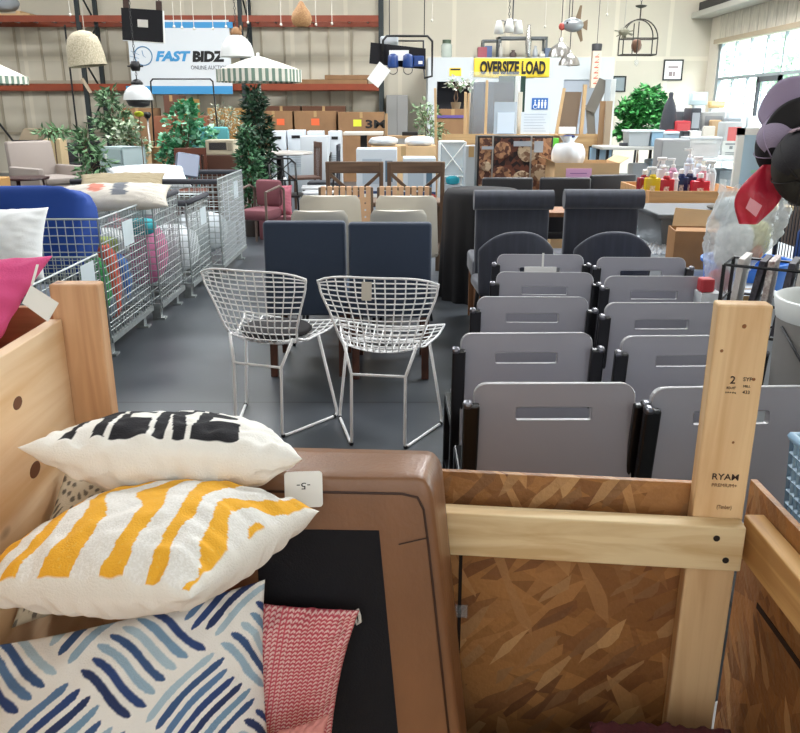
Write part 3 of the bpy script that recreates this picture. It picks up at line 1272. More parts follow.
# ================================================================== CROSS-BACK STOOLS
def crossback(label):
    t = thing('cross_back_stool', label, 'stool', group='brown cross-back counter stools')
    for sx in (-1, 1):
        MB().bar((sx * .235, 0, 0), (sx * .235, -.03, 1.05), .036, .036, (0, 1, 0), .004).build('leg', DKZ, t)
        MB().bar((sx * .22, .42, 0), (sx * .22, .40, .66), .036, .036, (0, 1, 0), .004).build('leg', DKZ, t)
        MB().bar((sx * .225, .0, .25), (sx * .225, .41, .25), .02, .03).build('stretcher', DKZ, t)
    MB().box(-.255, .255, -.045, -.015, .955, 1.055, .008).build('top_rail', DKW, t)
    MB().bar((-.22, -.032, .95), (.06, -.012, .70), .03, .02, (0, 1, 0), .003).build('cross_slat', DKW, t)
    MB().bar((.22, -.012, .95), (-.06, .008, .70), .03, .02, (0, 1, 0), .003).build('cross_slat', DKW, t)
    MB().bar((-.22, .0, .25), (.22, .0, .25), .03, .02).build('footrest', DKW, t)
    MB().box(-.24, .24, .0, .43, .66, .70, .012).build('seat', DKW, t)
    return t


x1 = crossback('brown cross-back counter stool closer to the black draped table')
x1.location = (.14, 7.25, 0)
x2 = dup(x1, (-.40, 7.25, 0), 0, 'brown cross-back counter stool closer to the round white cafe table')

# ================================================================== CHARCOAL CHAIRS
CHAR = mat('charcoal_cloth', '3c3f4b', .85, var=.18, vscale=22, stretch=(1.5, 1, .12), sheen=.3)
OAKL = wood('oak_leg', '9a6a45', '7e5233', 'z', 6, .5)


def rollback(label):
    t = thing('roll_back_chair', label, 'chair', group='charcoal roll-back dining chairs')
    MB().box(-.235, .235, .0, .07, .36, .90, .02, seg=3).build('backrest', CHAR, t, 40)
    mb = MB()
    mb.tube([(-.250, -.008, .915), (-.240, -.008, .915), (.240, -.008, .915), (.250, -.008, .915)], .066, 24)
    mb.build('rolled_top', CHAR, t, 40)
    MB().box(-.245, .245, .02, .50, .36, .50, .025, seg=3).build('seat', CHAR, t, 40)
    for sx in (-1, 1):
        MB().bar((sx * .21, .04, .37), (sx * .21, -.02, 0), .04, .04, (0, 1, 0), .004).build('leg', OAKL, t)
        MB().bar((sx * .21, .46, .37), (sx * .21, .47, 0), .04, .04, (0, 1, 0), .004).build('leg', OAKL, t)
    return t


def roundback(label):
    t = thing('round_back_chair', label, 'chair', group='grey round-back chairs')
    mb = MB()
    w, h = .225, .80

    def S(a, b_):
        u = a * 2 - 1
        zt = .42 + (h - .42) * (1 - .32 * abs(u) ** 2.6)
        z = .40 + (zt - .40) * b_
        return V((w * u * (1 - .04 * (1 - b_)), -.02 + .10 * u * u, z))
    mb.grid(S, 16, 10)
    o = mb.build('backrest', CHAR, t, True)
    md = o.modifiers.new('solid', 'SOLIDIFY')
    md.thickness = .05
    md.offset = 0
    bv = o.modifiers.new('bev', 'BEVEL')
    bv.width = .018
    bv.segments = 3
    MB().box(-.22, .22, .05, .46, .38, .46, .03, seg=3).build('seat', CHAR, t, 40)
    for sx in (-1, 1):
        MB().tube([(sx * .17, .09, .40), (sx * .20, .0, 0)], .016, 8, r1=.011).build('leg', BLK, t, True)
        MB().tube([(sx * .17, .40, .40), (sx * .20, .45, 0)], .016, 8, r1=.011).build('leg', BLK, t, True)
    return t


r1 = rollback('charcoal roll-back dining chair in line with the column beside the wire chairs')
r1.location = (.76, 5.45, 0)
r1.scale = (1.06, 1, 1)
r2 = dup(r1, (1.375, 5.5, 0), R(-2), 'charcoal roll-back dining chair beside the grey lidded tote')
r1['label'] = 'charcoal roll-back dining chair beside the black draped table'
q1 = roundback('grey round-back chair in front of the roll-back chair by the draped table')
q1.location = (.71, 4.80, 0)
q1.rotation_euler = (0, 0, R(3))
q2 = dup(q1, (1.29, 4.80, 0), R(-5), 'grey round-back chair in front of the roll-back chair by the lidded tote')

# darker low-back chairs beyond, under the fish-eye of the food poster
DKC = mat('black_vinyl', '26262c', .5)


def lowback(label):
    t = thing('vinyl_chair', label, 'chair', group='black vinyl chairs below the food poster')
    MB().box(-.22, .22, 0, .06, .46, .93, .02, seg=3).build('backrest', DKC, t, 40)
    MB().box(-.22, .22, .0, .45, .40, .47, .02, seg=3).build('seat', DKC, t, 40)
    for sx in (-1, 1):
        MB().bar((sx * .2, .02, 0), (sx * .2, .03, .46), .03, .03, (0, 1, 0)).build('leg', OAKL, t)
        MB().bar((sx * .2, .43, 0), (sx * .2, .42, .42), .03, .03, (0, 1, 0)).build('leg', OAKL, t)
    return t


v1 = lowback('black vinyl chair in front of the food poster')
v1.location = (.93, 7.05, 0)
v2 = dup(v1, (1.43, 7.05, 0), 0, 'black vinyl chair below the pink sign on the carton')
v3 = dup(v1, (1.93, 7.37, 0), R(12), 'black vinyl chair turned beside the tray of spray bottles')
MB_ = MB().box(-.25, .25, -.2, .2, .70, .735, .004)
for sx in (-.22, .22):
    for sy in (-.17, .17):
        MB_.box(sx - .02, sx + .02, sy - .02, sy + .02, 0, .70)
tag(MB_.build('oak_side_table', OAKL, None, loc=(1.28, 6.42, 0)), 'small oak side table between the two charcoal roll-back chairs', 'table')

# black draped round table
mb = MB()
prof = [(.33, .0), (.32, .4), (.31, .80), (.30, .855), (.28, .88), (.02, .885)]
bm_ = mb.bm
rings = []
for (r_, z_) in prof:
    ring = []
    for k in range(96):
        a = 2 * pi * k / 96
        q = r_ * (1 + (.055 * sin(a * 13 + sin(a * 3)) * max(0, (.85 - z_) / .85)))
        ring.append(bm_.verts.new((q * cos(a), q * sin(a), z_)))
    rings.append(ring)
for i in range(len(rings) - 1):
    for k in range(96):
        bm_.faces.new((rings[i][k], rings[i][(k + 1) % 96], rings[i + 1][(k + 1) % 96], rings[i + 1][k]))
bm_.faces.new(rings[-1])
tag(mb.build('draped_table', mat('black_drape', '0e0d12', .8), None, 60, loc=(.66, 6.56, 0)), 'round table under a black floor-length cloth', 'table')

# ================================================================== WIRE CAGES
CW = mat('cage_wire', 'b3bbbc', .4, .35)
FOAM = mat('dark_foam', '3a3b42', .8)


def mesh_panel(a, b, z0, z1, name, parent, org, pitch=.05, r=.0032):
    a, b, org = V(a), V(b), V(org)
    L = (b - a).length
    n = max(1, round(L / pitch))
    mb = MB()
    for i in range(n + 1):
        p = a + (b - a) * i / n - org
        mb.tube([(p.x, p.y, z0), (p.x, p.y, z1)], r * (2.0 if i in (0, n) else 1), 4)
    nz = max(1, round((z1 - z0) / pitch))
    for k in range(nz + 1):
        z = z0 + (z1 - z0) * k / nz
        p, q = a - org, b - org
        mb.tube([(p.x, p.y, z), (q.x, q.y, z)], r * (2.0 if k in (0, nz) else 1), 4)
    return mb.build(name, CW, parent)


def cage(label, x0, x1, y0, y1, zf, zb, zr, foam, tagside=None):
    org = ((x0 + x1) / 2, (y0 + y1) / 2, 0)
    t = thing('wire_cage', label, 'cage', org, 0, 'folding wire mesh cages along the aisle')
    z0 = .13
    mesh_panel((x0, y0, 0), (x1, y0, 0), z0, zf, 'mesh_side', t, org)
    mesh_panel((x0, y1, 0), (x1, y1, 0), z0, zb, 'mesh_side', t, org)
    mesh_panel((x1, y0, 0), (x1, y1, 0), z0, zr, 'mesh_side', t, org)
    mesh_panel((x0, y0, 0), (x0, y1, 0), z0, zb, 'mesh_side', t, org)
    bmid = MB()
    hx, hy = (x1 - x0) / 2, (y1 - y0) / 2
    n = round((x1 - x0) / .1)
    for i in range(n + 1):
        x = -hx + 2 * hx * i / n
        bmid.tube([(x, -hy, z0), (x, hy, z0)], .004, 4)
    bmid.bar((hx, -hy, .12), (hx, hy, .12), .025, .035).bar((-hx, -hy, .12), (-hx, hy, .12), .025, .035)
    bmid.bar((-hx, -hy, .12), (hx, -hy, .12), .025, .035).bar((-hx, hy, .12), (hx, hy, .12), .025, .035)
    bmid.build('base_frame', GREYM, t)
    for sx in (-1, 1):
        for sy in (-1, 1):
            MB().bar((sx * (hx - .06), sy * (hy - .09), .11), (sx * (hx - .06), sy * (hy - .09), 0), .06, .06, (0, 1, 0)).bar((sx * (hx - .06), sy * (hy - .09), .008), (sx * (hx + .0), sy * (hy - .09), .008), .07, .014).build('foot', GREYM, t)
    for side in foam:
        if side == 'b':
            MB().tube([(-hx, hy, zb), (hx, hy, zb)], .024, 8).build('foam_rim', FOAM, t, True)
        if side == 'f':
            MB().tube([(-hx, -hy, zf), (hx, -hy, zf)], .024, 8).build('foam_rim', FOAM, t, True)
        if side == 'r':
            MB().tube([(hx, -hy, zr), (hx, hy, zr)], .024, 8).build('foam_rim', FOAM, t, True)
    if tagside:
        y, z, h_ = tagside
        MB().box(hx + .006, hx + .009, y - .10, y + .10, z - h_ / 2, z + h_ / 2).build('paper_label', mat('pale_label', 'cfdbe0', .7), t)
    return t


XR = [-1.79, -1.80, -1.75, -1.70, -1.62]
cage('wire mesh cage with lowered side nearest the pine bin, holding a white pillow', XR[0] - 1.2, XR[0], 3.72, 4.70, .66, .66, .68, '', (.30, .58, .16))
cage('wire mesh cage with a royal blue cushion and coloured plush toys', XR[1] - 1.2, XR[1], 4.80, 5.66, .87, .87, .87, 'b', (.06, .72, .16))
cage('wire mesh cage with a large pink ball and turquoise cloth', XR[2] - 1.2, XR[2], 5.72, 6.36, .88, .88, .88, 'rf', None)
cage('low wire mesh cage of clear bags, its dark foam rim lower than its neighbours', XR[3] - .9, XR[3], 6.44, 7.15, .78, .78, .78, 'rf', (.15, .62, .14))
cage('tall wire mesh cage farthest along the aisle, wrapped in clear film', XR[4] - 1.3, XR[4], 7.25, 8.38, .88, .88, .90, 'fb', (.2, .74, .16))
o = MB().box(-.004, .004, -.52, .52, .15, .86).build('plastic_film', CLEAR, None, loc=(XR[4] + .016, 7.82, 0))
tag(o, 'clear plastic film wrapped on the side of the farthest wire cage', 'plastic film')


def soft(name, label, cat, c, size, colour, rz=0.0, rx=0.0, ry=0.0, seed=1, rough=.85, group=None, m=None, sq=2.6):
    """a soft rounded bulky thing"""
    mb = MB()
    M = Matrix.Rotation(rz, 3, 'Z') @ Matrix.Rotation(rx, 3, 'X') @ Matrix.Rotation(ry, 3, 'Y')

    def S(a, b_):
        th, ph = a * 2 * pi, (b_ - .5) * pi
        ex = 2 / sq

        def sp(v):
            return math.copysign(abs(v) ** ex, v)
        p = V((sp(cos(ph)) * sp(cos(th)), sp(cos(ph)) * sp(sin(th)), sp(sin(ph))))
        k = 1 + .07 * pnoise(p * 2 + V((seed, 0, 0))) + .03 * pnoise(p * 6 + V((0, seed, 0)))
        return M @ V((p.x * size[0] / 2 * k, p.y * size[1] / 2 * k, p.z * size[2] / 2 * k))
    mb.grid(S, 36, 18, True)
    bmesh.ops.remove_doubles(mb.bm, verts=mb.bm.verts, dist=1e-5)
    return tag(mb.build(name, m or mat('cloth_' + colour, colour, rough, bump=.1, bscale=200), None, True, loc=c), label, cat, group)


def pil2(label, c, w, h, t_, colour, tilt=70, rz=0.0, seed=1, name='pillow', cat='pillow', group=None, up=None):
    """free-standing pillow, centre c, leaning back by tilt from horizontal"""
    M = Matrix.Rotation(rz, 3, 'Z') @ Matrix.Rotation(R(tilt), 3, 'X')
    P = [V(c) + M @ V(p) for p in ((-w / 2, -h / 2, 0), (w / 2, -h / 2, 0), (w / 2, h / 2, 0), (-w / 2, h / 2, 0))]
    cf = up or plain(colour)
    return pillow(name, label, cat, *P, t_ / 2, t_ / 2, cf, 44, seed, .012, .07, group, back=colour)


# contents of the nearest cage
soft('grey_bedding', 'grey folded bedding filling the wire cage nearest the pine bin', 'bedding', (-2.38, 4.2, .345), (1.12, .9, .40), '59606a', seed=3, sq=5)
pil2('white pillow in front of the royal blue cushion', (-2.22, 4.30, .80), .62, .42, .20, 'f1f3f4', 62, R(4), 12)
soft('dark_bag', 'dark grey rolled bag below the white pillow in the cage', 'bag', (-2.05, 4.05, .63), (.34, .2, .16), '3f4148', seed=7)
soft('blue_cloth_bundle', 'pale blue cloth bundle left of the white pillow in the cage', 'cloth', (-2.35, 3.88, .64), (.28, .26, .22), 'a9c4d8', seed=8)
# royal blue cushion
soft('cushion', 'large royal blue cushion standing in the wire cage', 'cushion', (-2.42, 5.03, .76), (.98, .27, .54), '1f4596', rx=R(-12), seed=14, sq=6.5)
soft('grey_bedding', 'blue-grey bedding folded under the royal blue cushion in the cage', 'bedding', (-2.4, 5.25, .31), (1.1, .7, .34), '6f7f8c', seed=9, sq=5)
soft('plush_toy', 'green plush toy pressed on the cage mesh', 'toy', (-1.93, 4.98, .42), (.18, .14, .40), '3f9a58', seed=10)
soft('plush_toy', 'orange-red plush toy between green and blue toys in the cage', 'toy', (-1.90, 5.14, .42), (.14, .15, .48), 'd9604a', seed=11)
soft('plush_toy', 'blue plush toy beside the orange-red toy in the cage', 'toy', (-1.92, 5.34, .40), (.18, .18, .34), '3a6fb4', seed=12)
soft('plush_toy', 'yellow-green plush toy on top of the orange-red toy in the cage', 'toy', (-1.93, 5.24, .64), (.16, .14, .12), '9fae62', seed=13)
soft('white_towel', 'pale towel behind the toys in the blue cushion cage', 'towel', (-2.1, 5.45, .62), (.5, .24, .22), 'd4d7d6', seed=14)


def col_leaf(u, v):
    if u > 5:
        return 'c9beae'
    if ((u + .35) / .16) ** 2 + ((v - .1) / .5) ** 2 < 1 + .5 * pnoise(V((u * 9, v * 5, 1))):
        return 'cc7f6c'
    if abs(u - .1) < .14 + .1 * pnoise(V((u * 7, v * 6, 3))) and v > -.6:
        return '6b6f76'
    return 'd2cbc0'


pil2('long pale bolster printed with coral and grey leaves, across two wire cages', (-1.98, 5.66, .915), .74, .34, .14, 'c9beae', 20, R(10), 21, up=col_leaf, name='bolster', cat='bolster')
pil2('olive beige seat cushion lying on the cages behind the leaf bolster', (-2.08, 6.12, .97), .62, .40, .08, '9b8d70', 14, R(14), 22, name='seat_cushion', cat='cushion')
mb = MB()
mb.ball((0, 0, 0), .24, 28, (.75, 1, 1.05))
tag(mb.build('ball', mat('pink_ball', 'd87fa8', .6, bump=.4, bscale=30), None, True, loc=(-1.95, 6.05, .46)), 'large pink ball pressed on the mesh of the wire cage', 'ball')
soft('turquoise_cloth', 'turquoise cloth above the pink ball in the cage', 'cloth', (-1.88, 5.86, .68), (.2, .2, .12), '45b5c0', seed=23)
soft('white_bag', 'white bag beside the pink ball in the cage', 'bag', (-1.98, 6.12, .78), (.3, .3, .16), 'e4e6e6', seed=24)
soft('white_bag', 'white padded bag low behind the pink ball in the cage', 'bag', (-2.3, 6.02, .36), (.36, .5, .4), 'cfd4d6', seed=25)
soft('plastic_bag', 'bulging clear bag of white cloth in the low wire cage', 'bag', (-1.95, 6.8, .36), (.44, .55, .40), 'd3d9dc', seed=26)
soft('plastic_bag', 'rose coloured cloth bag at the corner of the low wire cage', 'bag', (-2.35, 6.8, .40), (.3, .4, .5), 'b98a8c', seed=27)
soft('plastic_bag', 'white bag of bedding low in the farthest wire cage', 'bag', (-1.95, 7.8, .35), (.5, .8, .38), 'c5ccd0', seed=28)
pil2('white bed pillow on top of the farthest wire cages', (-2.35, 7.7, .88), .7, .42, .18, 'dfe3e6', 22, R(25), 29)
o = MB().box(-.11, .11, -.07, .07, 0, .22, .02).build('speaker_case', mat('slate_plastic', '5e6578', .5), None, loc=(-2.10, 8.05, .86))
o.rotation_euler = (R(-8), R(10), R(20))
tag(o, 'slate blue boxy case leaning on the farthest wire cage', 'case')
o2 = MB().box(-.10, .10, -.002, 0, .01, .21).build('front_panel', mat('pale_slate', 'aeb6cc', .4), o, loc=(0, -.071, 0))

# ================================================================== PALLET RACK
ORG = mat('orange_beam', '84391e', .5, var=.1, vscale=6)
RKG = mat('rack_green', '20282a', .6)
rk = thing('pallet_rack', 'tall pallet rack with orange beams along the beige wall', 'rack', (-4.5, 19.2, 0))
ups = [(-9.75, 'a'), (-6.95, 'b'), (-3.45, 'c'), (-.42, 'd')]
for (x, _) in ups:
    u = MB()
    for yy in (18.75, 19.85):
        u.box(x - .045 + 4.5, x + .045 + 4.5, yy - .04 - 19.2, yy + .04 - 19.2, 0, 5.6)
    z = .3
    k = 0
    while z < 5.2:
        a, b_ = ((18.75, 19.85) if k % 2 else (19.85, 18.75))
        u.bar((x + 4.5, a - 19.2, z), (x + 4.5, b_ - 19.2, z + .75), .03, .03, (1, 0, 0))
        z += .75
        k += 1
    u.build('upright_frame', RKG, rk)
for zz in (1.88, 3.27):
    for i in range(3):
        for yy in (18.72, 19.86):
            MB().box(ups[i][0] + .045 + 4.5, ups[i + 1][0] - .045 + 4.5, yy - .03 - 19.2, yy + .03 - 19.2, zz, zz + .13).build('beam', ORG, rk)
        wd2 = MB()
        x = ups[i][0] + .2
        while x < ups[i + 1][0] - .1:
            wd2.box(x - .02 + 4.5, x + .02 + 4.5, 18.75 - 19.2, 19.86 - 19.2, zz + .08, zz + .11)
            x += .42
        wd2.build('deck_support', GREYM, rk)
DKB = mat('dark_batten', '17191c', .6)
tag(MB().bar((-7.2, 18.6, 0), (-7.2, 18.6, 3.2), .03).bar((-9.4, 18.6, 0), (-9.4, 18.6, 3.2), .04).bar((-9.4, 18.6, 1.9), (-8.6, 18.6, .7), .035).build('steel_ladder_frame', DKB), 'black angled steel frame standing before the rack by the wall', 'frame')
# stuff on the upper beams
tag(MB().box(-.5, .5, -.3, .3, 0, .05, .005).box(-.5, -.4, -.3, .3, .05, .1).box(.2, .3, -.3, .3, .05, .1).build('wood_pallet', CARD3, None, loc=(-8.55, 19.2, 3.41)), 'short wooden pallet on the top rack beam', 'pallet')
soft('wrapped_bundle', 'grey plastic-wrapped bundle on the pallet on the top beam', 'bundle', (-8.75, 19.2, 3.70), (.7, .5, .36), '9aa0a6', seed=31)
tag(MB().box(-.75, .75, -.3, .3, 0, .10, .01).build('flat_carton', CARD2, None, loc=(-1.48, 19.25, 2.01)), 'long flat carton on the lower rack beam beside dark fabric', 'box')
tag(MB().box(-.5, .5, -.3, .3, 0, .09, .01).build('flat_carton', CARD2, None, loc=(-1.18, 19.25, 2.112)), 'flat carton stacked on a longer one at the rack end', 'box')
soft('folded_fabric', 'dark navy folded fabric on the lower rack beam', 'fabric', (-2.72, 19.15, 2.10), (.85, .5, .18), '25283c', seed=33)
soft('folded_fabric', 'dark fabric heap with a hump above the navy fabric', 'fabric', (-2.50, 19.2, 2.26), (.45, .35, .2), '2c2d3a', seed=34)


# ================================================================== BANNERS
SB = mat('banner_blue', '3d8fc4', .6)
bn = thing('shop_banner', 'white and blue online auction banner hanging on the rack', 'banner', (0, 18.6, 0))
a_, b_ = at(126, 20, 18.6), at(233, 93, 18.6)
bsh = MB().box(a_.x, b_.x, -.01, .0, b_.z, a_.z).build('banner_sheet', mat('banner_white', 'd5dade', .6), bn)
for x_ in (a_.x + .1, b_.x - .1):
    MB().tube([(x_, -.0, a_.z - .02), (x_, .08, 3.33)], .008, 5).build('tie', BLKP, bn)
for (y0_, y1_) in ((22, 28), (86, 94)):
    p_, q_ = at(126, y0_, 18.6), at(233, y1_, 18.6)
    MB().box(p_.x, q_.x, -.014, -.011, q_.z, p_.z).build('blue_band', SB, bn)


def wtext(body, m, px0, py0, px1, py1, D, parent, shear=0.0, bold=0.0, off=.014):
    p_, q_ = at(px0, py0, D), at(px1, py1, D)
    return text(body, m, q_.x - p_.x, p_.z - q_.z, T((p_.x + q_.x) / 2 - parent.location.x, D - off - parent.location.y, (p_.z + q_.z) / 2 - parent.location.z), parent, 'lettering', .003, shear, bold)


wtext('FAST', SB, 155, 51, 191.5, 61.5, 18.6, bn, .25, .05)
wtext('BIDZ', INK, 192, 51, 226, 62, 18.6, bn, .1, .06)
wtext('ONLINE AUCTION', mat('dark_grey_print', '4a4d52', .7), 191, 65.5, 228, 69.5, 18.6, bn)
c_ = at(143.5, 56, 18.6)
clk = MB()
clk.tube([(c_.x + .19 * cos(2 * pi * k / 28), -.014, c_.z + .19 * sin(2 * pi * k / 28)) for k in range(28)], .012, 6, True)
clk.bar((c_.x, -.014, c_.z), (c_.x - .02, -.014, c_.z + .11), .014, .008).bar((c_.x, -.014, c_.z), (c_.x + .05, -.014, c_.z - .03), .014, .008)
clk.bar((c_.x - .26, -.014, c_.z + .1), (c_.x - .08, -.014, c_.z + .02), .012, .008).bar((c_.x - .30, -.014, c_.z), (c_.x - .1, -.014, c_.z - .05), .012, .008)
clk.build('clock_emblem', mat('emblem_blue', '4b7fa6', .6), bn)

YEL = mat('banner_yellow', 'f3d23c', .6, emit=0)
bo = thing('warning_banner', 'yellow oversize load banner above the office doorway', 'banner', (0, OY - .01, 0))
a_, b_ = at(474, 58, OY - .01), at(549, 77, OY - .01)
mb = MB()


def SBn(a, b__):
    x = a_.x + (b_.x - a_.x) * a
    z = a_.z + (b_.z - a_.z) * b__ - .02 * sin(pi * a) * (1 if b__ > .5 else .5)
    return V((x, -.012 - .012 * sin(a * 17 + b__ * 3), z))


mb.grid(SBn, 40, 6)
o = mb.build('banner_sheet', YEL, bo, True)
md = o.modifiers.new('solid', 'SOLIDIFY')
md.thickness = .004
p_, q_ = at(480, 61, OY), at(545, 74.5, OY)
text('OVERSIZE LOAD', INK, q_.x - p_.x, p_.z - q_.z, T((p_.x + q_.x) / 2, -.034, (p_.z + q_.z) / 2), bo, 'lettering', .003, 0, .045)

# small signs on the office
a_, b_ = at(532, 98, OY), at(547.5, 109.5, OY)
rs = thing('restroom_sign', 'blue restroom sign with white pictograms beside the office door', 'sign', (a_.x, OY - .012, b_.z))
W_, H_ = b_.x - a_.x, a_.z - b_.z
MB().box(0, W_, 0, .01, 0, H_).build('sign_panel', mat('sign_blue', '2a62a8', .5), rs)
pic = MB()
for k in range(3):
    x = W_ * (.44 + .2 * k)
    pic.lathe([(.016, 0), (.016, .004)], (x, -.004, H_ * .78), 10, M=Matrix.Rotation(pi / 2, 3, 'X')).box(x - .02, x + .02, -.005, 0, H_ * .34, H_ * .68).box(x - .014, x + .014, -.005, 0, H_ * .12, H_ * .36)
x = W_ * .2
pic.lathe([(.016, 0), (.016, .004)], (x, -.004, H_ * .78), 10, M=Matrix.Rotation(pi / 2, 3, 'X')).box(x - .012, x + .012, -.005, 0, H_ * .35, H_ * .68).box(x - .01, x + .05, -.005, 0, H_ * .35, H_ * .42)
pic.tube([(x + .01 + .045 * cos(a), -.003, H_ * .26 + .045 * sin(a)) for a in [pi * .6 + k * pi * 1.4 / 10 for k in range(11)]], .006, 5)
pic.build('pictogram', PAPER, rs)
a_, b_ = at(449.5, 68, OY), at(461, 76, OY)
ys = thing('notice_sign', 'small yellow notice sticker on the white office fascia', 'sign', (a_.x, OY - .01, b_.z))
MB().box(0, b_.x - a_.x, 0, .008, 0, a_.z - b_.z).build('sign_panel', YEL, ys)
MB().box(.02, b_.x - a_.x - .02, -.002, 0, (a_.z - b_.z) * .7, (a_.z - b_.z) * .92).build('dark_band', INK, ys)


def wall_frame(label, px0, py0, px1, py1, D, framec, inner, depth=.03, text_=None):
    a, b = at(px0, py0, D), at(px1, py1, D)
    t = thing('wall_picture', label, 'picture', (a.x, D, b.z))
    w_, h_ = b.x - a.x, a.z - b.z
    fw = .03
    MB().box(0, w_, -depth, 0, 0, fw).box(0, w_, -depth, 0, h_ - fw, h_).box(0, fw, -depth, 0, fw, h_ - fw).box(w_ - fw, w_, -depth, 0, fw, h_ - fw).build('frame', framec, t)
    MB().box(fw, w_ - fw, -depth * .4, 0, fw, h_ - fw).build('print', inner, t)
    return t, w_, h_


t, w_, h_ = wall_frame('black framed certificate on the bright wall near the glazing', 664, 59.5, 681.5, 80.5, Y1 - .005, BLK, PAPER)
MB().box(w_ * .25, w_ * .75, -.016, -.013, h_ * .6, h_ * .68).box(w_ * .3, w_ * .48, -.016, -.013, h_ * .2, h_ * .42).box(w_ * .52, w_ * .62, -.016, -.013, h_ * .2, h_ * .42).build('printed_lines', mat('soft_print', '9c8c8c', .8), t)
t, w_, h_ = wall_frame('small dark framed picture behind the leaning boards', 613, 76, 625, 92, Y1 - .005, DKB, mat('grey_print', '8d979a', .7))


# ================================================================== HANGING THINGS
def cord(t, z0, dz_to=ZC, r=.006, x=0, y=0, m=None):
    zz = dz_to - t.location.z - .001
    return MB().tube([(x, y, z0), (x, y, zz)], r, 5).build('cord', m or mat('thin_cord', 'bdb6aa', .7), t)


def chain(t, z0, x=0, y=0):
    mb = MB()
    z = z0
    top = ZC - t.location.z
    k = 0
    while z < top - .04:
        pl = [(x + (.012 * cos(a) if k % 2 else 0), y + (0 if k % 2 else .012 * cos(a)), z + .025 + .025 * sin(a)) for a in [2 * pi * j / 6 for j in range(6)]]
        mb.tube(pl, .004, 4, True)
        z += .042
        k += 1
    mb.tube([(x, y, z), (x, y, top)], .004, 4)
    return mb.build('chain', BLK, t)


# framed black panel
a_, b_ = at(120, 9, 12), at(164, 42, 12)
t = thing('hanging_board', 'black panel with white edges and a paper note, hanging overhead', 'panel', ((a_.x + b_.x) / 2, 12, b_.z))
t.rotation_euler = (0, R(3), R(6))
w_, h_ = (b_.x - a_.x), a_.z - b_.z
MB().box(-w_ / 2, w_ / 2, 0, .06, 0, h_, .004).build('panel_frame', WHT, t)
MB().box(-w_ / 2, w_ / 2 - .015, -.004, .0, .01, h_).build('black_face', mat('black_velvet', '141318', .9), t)
MB().box(-.07, .07, -.008, -.005, h_ * .45, h_ * .68).build('paper_note', mat('note_paper', 'c9c5bd', .8), t)
for sx in (-.22, .22):
    MB().box(sx - .04, sx + .04, .01, .05, h_, h_ + .12, .006).build('bracket', mat('bronze', '4a3a34', .5, .5), t)
    cord(t, h_ + .1, r=.008, x=sx, y=.03, m=BLK)


# woven basket lamp
def weave(name, c1, c2, sc=60):
    return mat(name, c1, .75, col2=c2, kind='noise', vscale=sc, bump=.5, bscale=sc)


def lampshade(name, label, px, pytop, pybot, D, prof, m, shape_w, tilt=0.0, mb_extra=None, rib=0, cat='lamp'):
    a, b = at(px, pytop, D), at(px, pybot, D)
    t = thing(name, label, cat, (a.x, D, b.z))
    h = a.z - b.z
    M = Matrix.Rotation(tilt, 3, 'Y')
    pr = [(r * shape_w / 2, z * h) for r, z in prof]
    inner = [(max(.004, r - .012), z) for r, z in reversed(pr)]
    mb = MB()
    mb.lathe(pr + inner, (0, 0, 0), 32, False, False, M=M, rib=rib)
    mb.build('shade', m, t, True)
    return t, h


DOME = [(1, 0), (.98, .12), (.93, .35), (.82, .58), (.62, .78), (.36, .93), (.1, 1.0)]
t, h = lampshade('basket_lamp', 'woven straw bell lamp hanging before the upper rack', 84, 30, 66, 11.5, [(1, 0), (.96, .3), (.90, .55), (.78, .78), (.5, .93), (.1, 1)], weave('straw', 'cfc4aa', '9f957d', 55), .50, R(-6))
cord(t, h * .98)
t, h = lampshade('rattan_lamp', 'small tan woven basket lamp hanging near the rack top', 301, 1, 27, 12.5, [(.5, 0), (.85, .1), (1, .3), (.85, .55), (.45, .78), (.22, .95), (.1, 1)], weave('rattan', 'b98f62', '8a623e', 70), .30)
cord(t, h * .98)


def dome_lamp(label, px, y0, y1, D, w_, m, cap, m2):
    t, h = lampshade('dome_lamp', label, px, y0, y1, D, DOME, m, w_)
    MB().lathe([(.07, h * .96), (.08, h * 1.05), (.05, h * 1.22), (.02, h * 1.3)], (0, 0, 0), 16).build('cap', m2, t, True)
    MB().ball((0, 0, h * .35), .06, 10).build('bulb', WHT, t, True)
    return t, h


t, h = dome_lamp('white dome lamp with rope-wrapped neck beside the shop banner', 236, 34, 57, 11.5, .46, mat('enamel', 'd4d6d6', .35), 1, mat('rope_tan', '9a7350', .8))
MB().tube([(.05 + .02 * sin(k), .02 * cos(k * 2), h * (1.25 + .0 * k) + .035 * sin(k * 1.3) - .012 * k) for k in range(12)], .014, 6).build('rope_wrap', mat('rope_tan', '9a7350', .8), t, True)
chain(t, h * 1.28)
t, h = dome_lamp('smaller white dome lamp hanging on a chain over the plants', 137, 84, 100, 11, .38, mat('enamel', 'd4d6d6', .35), 1, BLK)
MB().lathe([(.16, 0), (.13, -.07), (.05, -.09)], (0, 0, .0), 16).build('lower_guard', mat('dark_metal', '3a3a3d', .5), t, True)
MB().lathe([(.05, h * 1.8), (.07, h * 2.1), (.05, h * 2.4)], (0, 0, 0), 12).tube([(-.1, 0, h * 2.1), (.1, 0, h * 2.1)], .012, 6).build('chain_weight', BLK, t, True)
chain(t, h * 1.28)

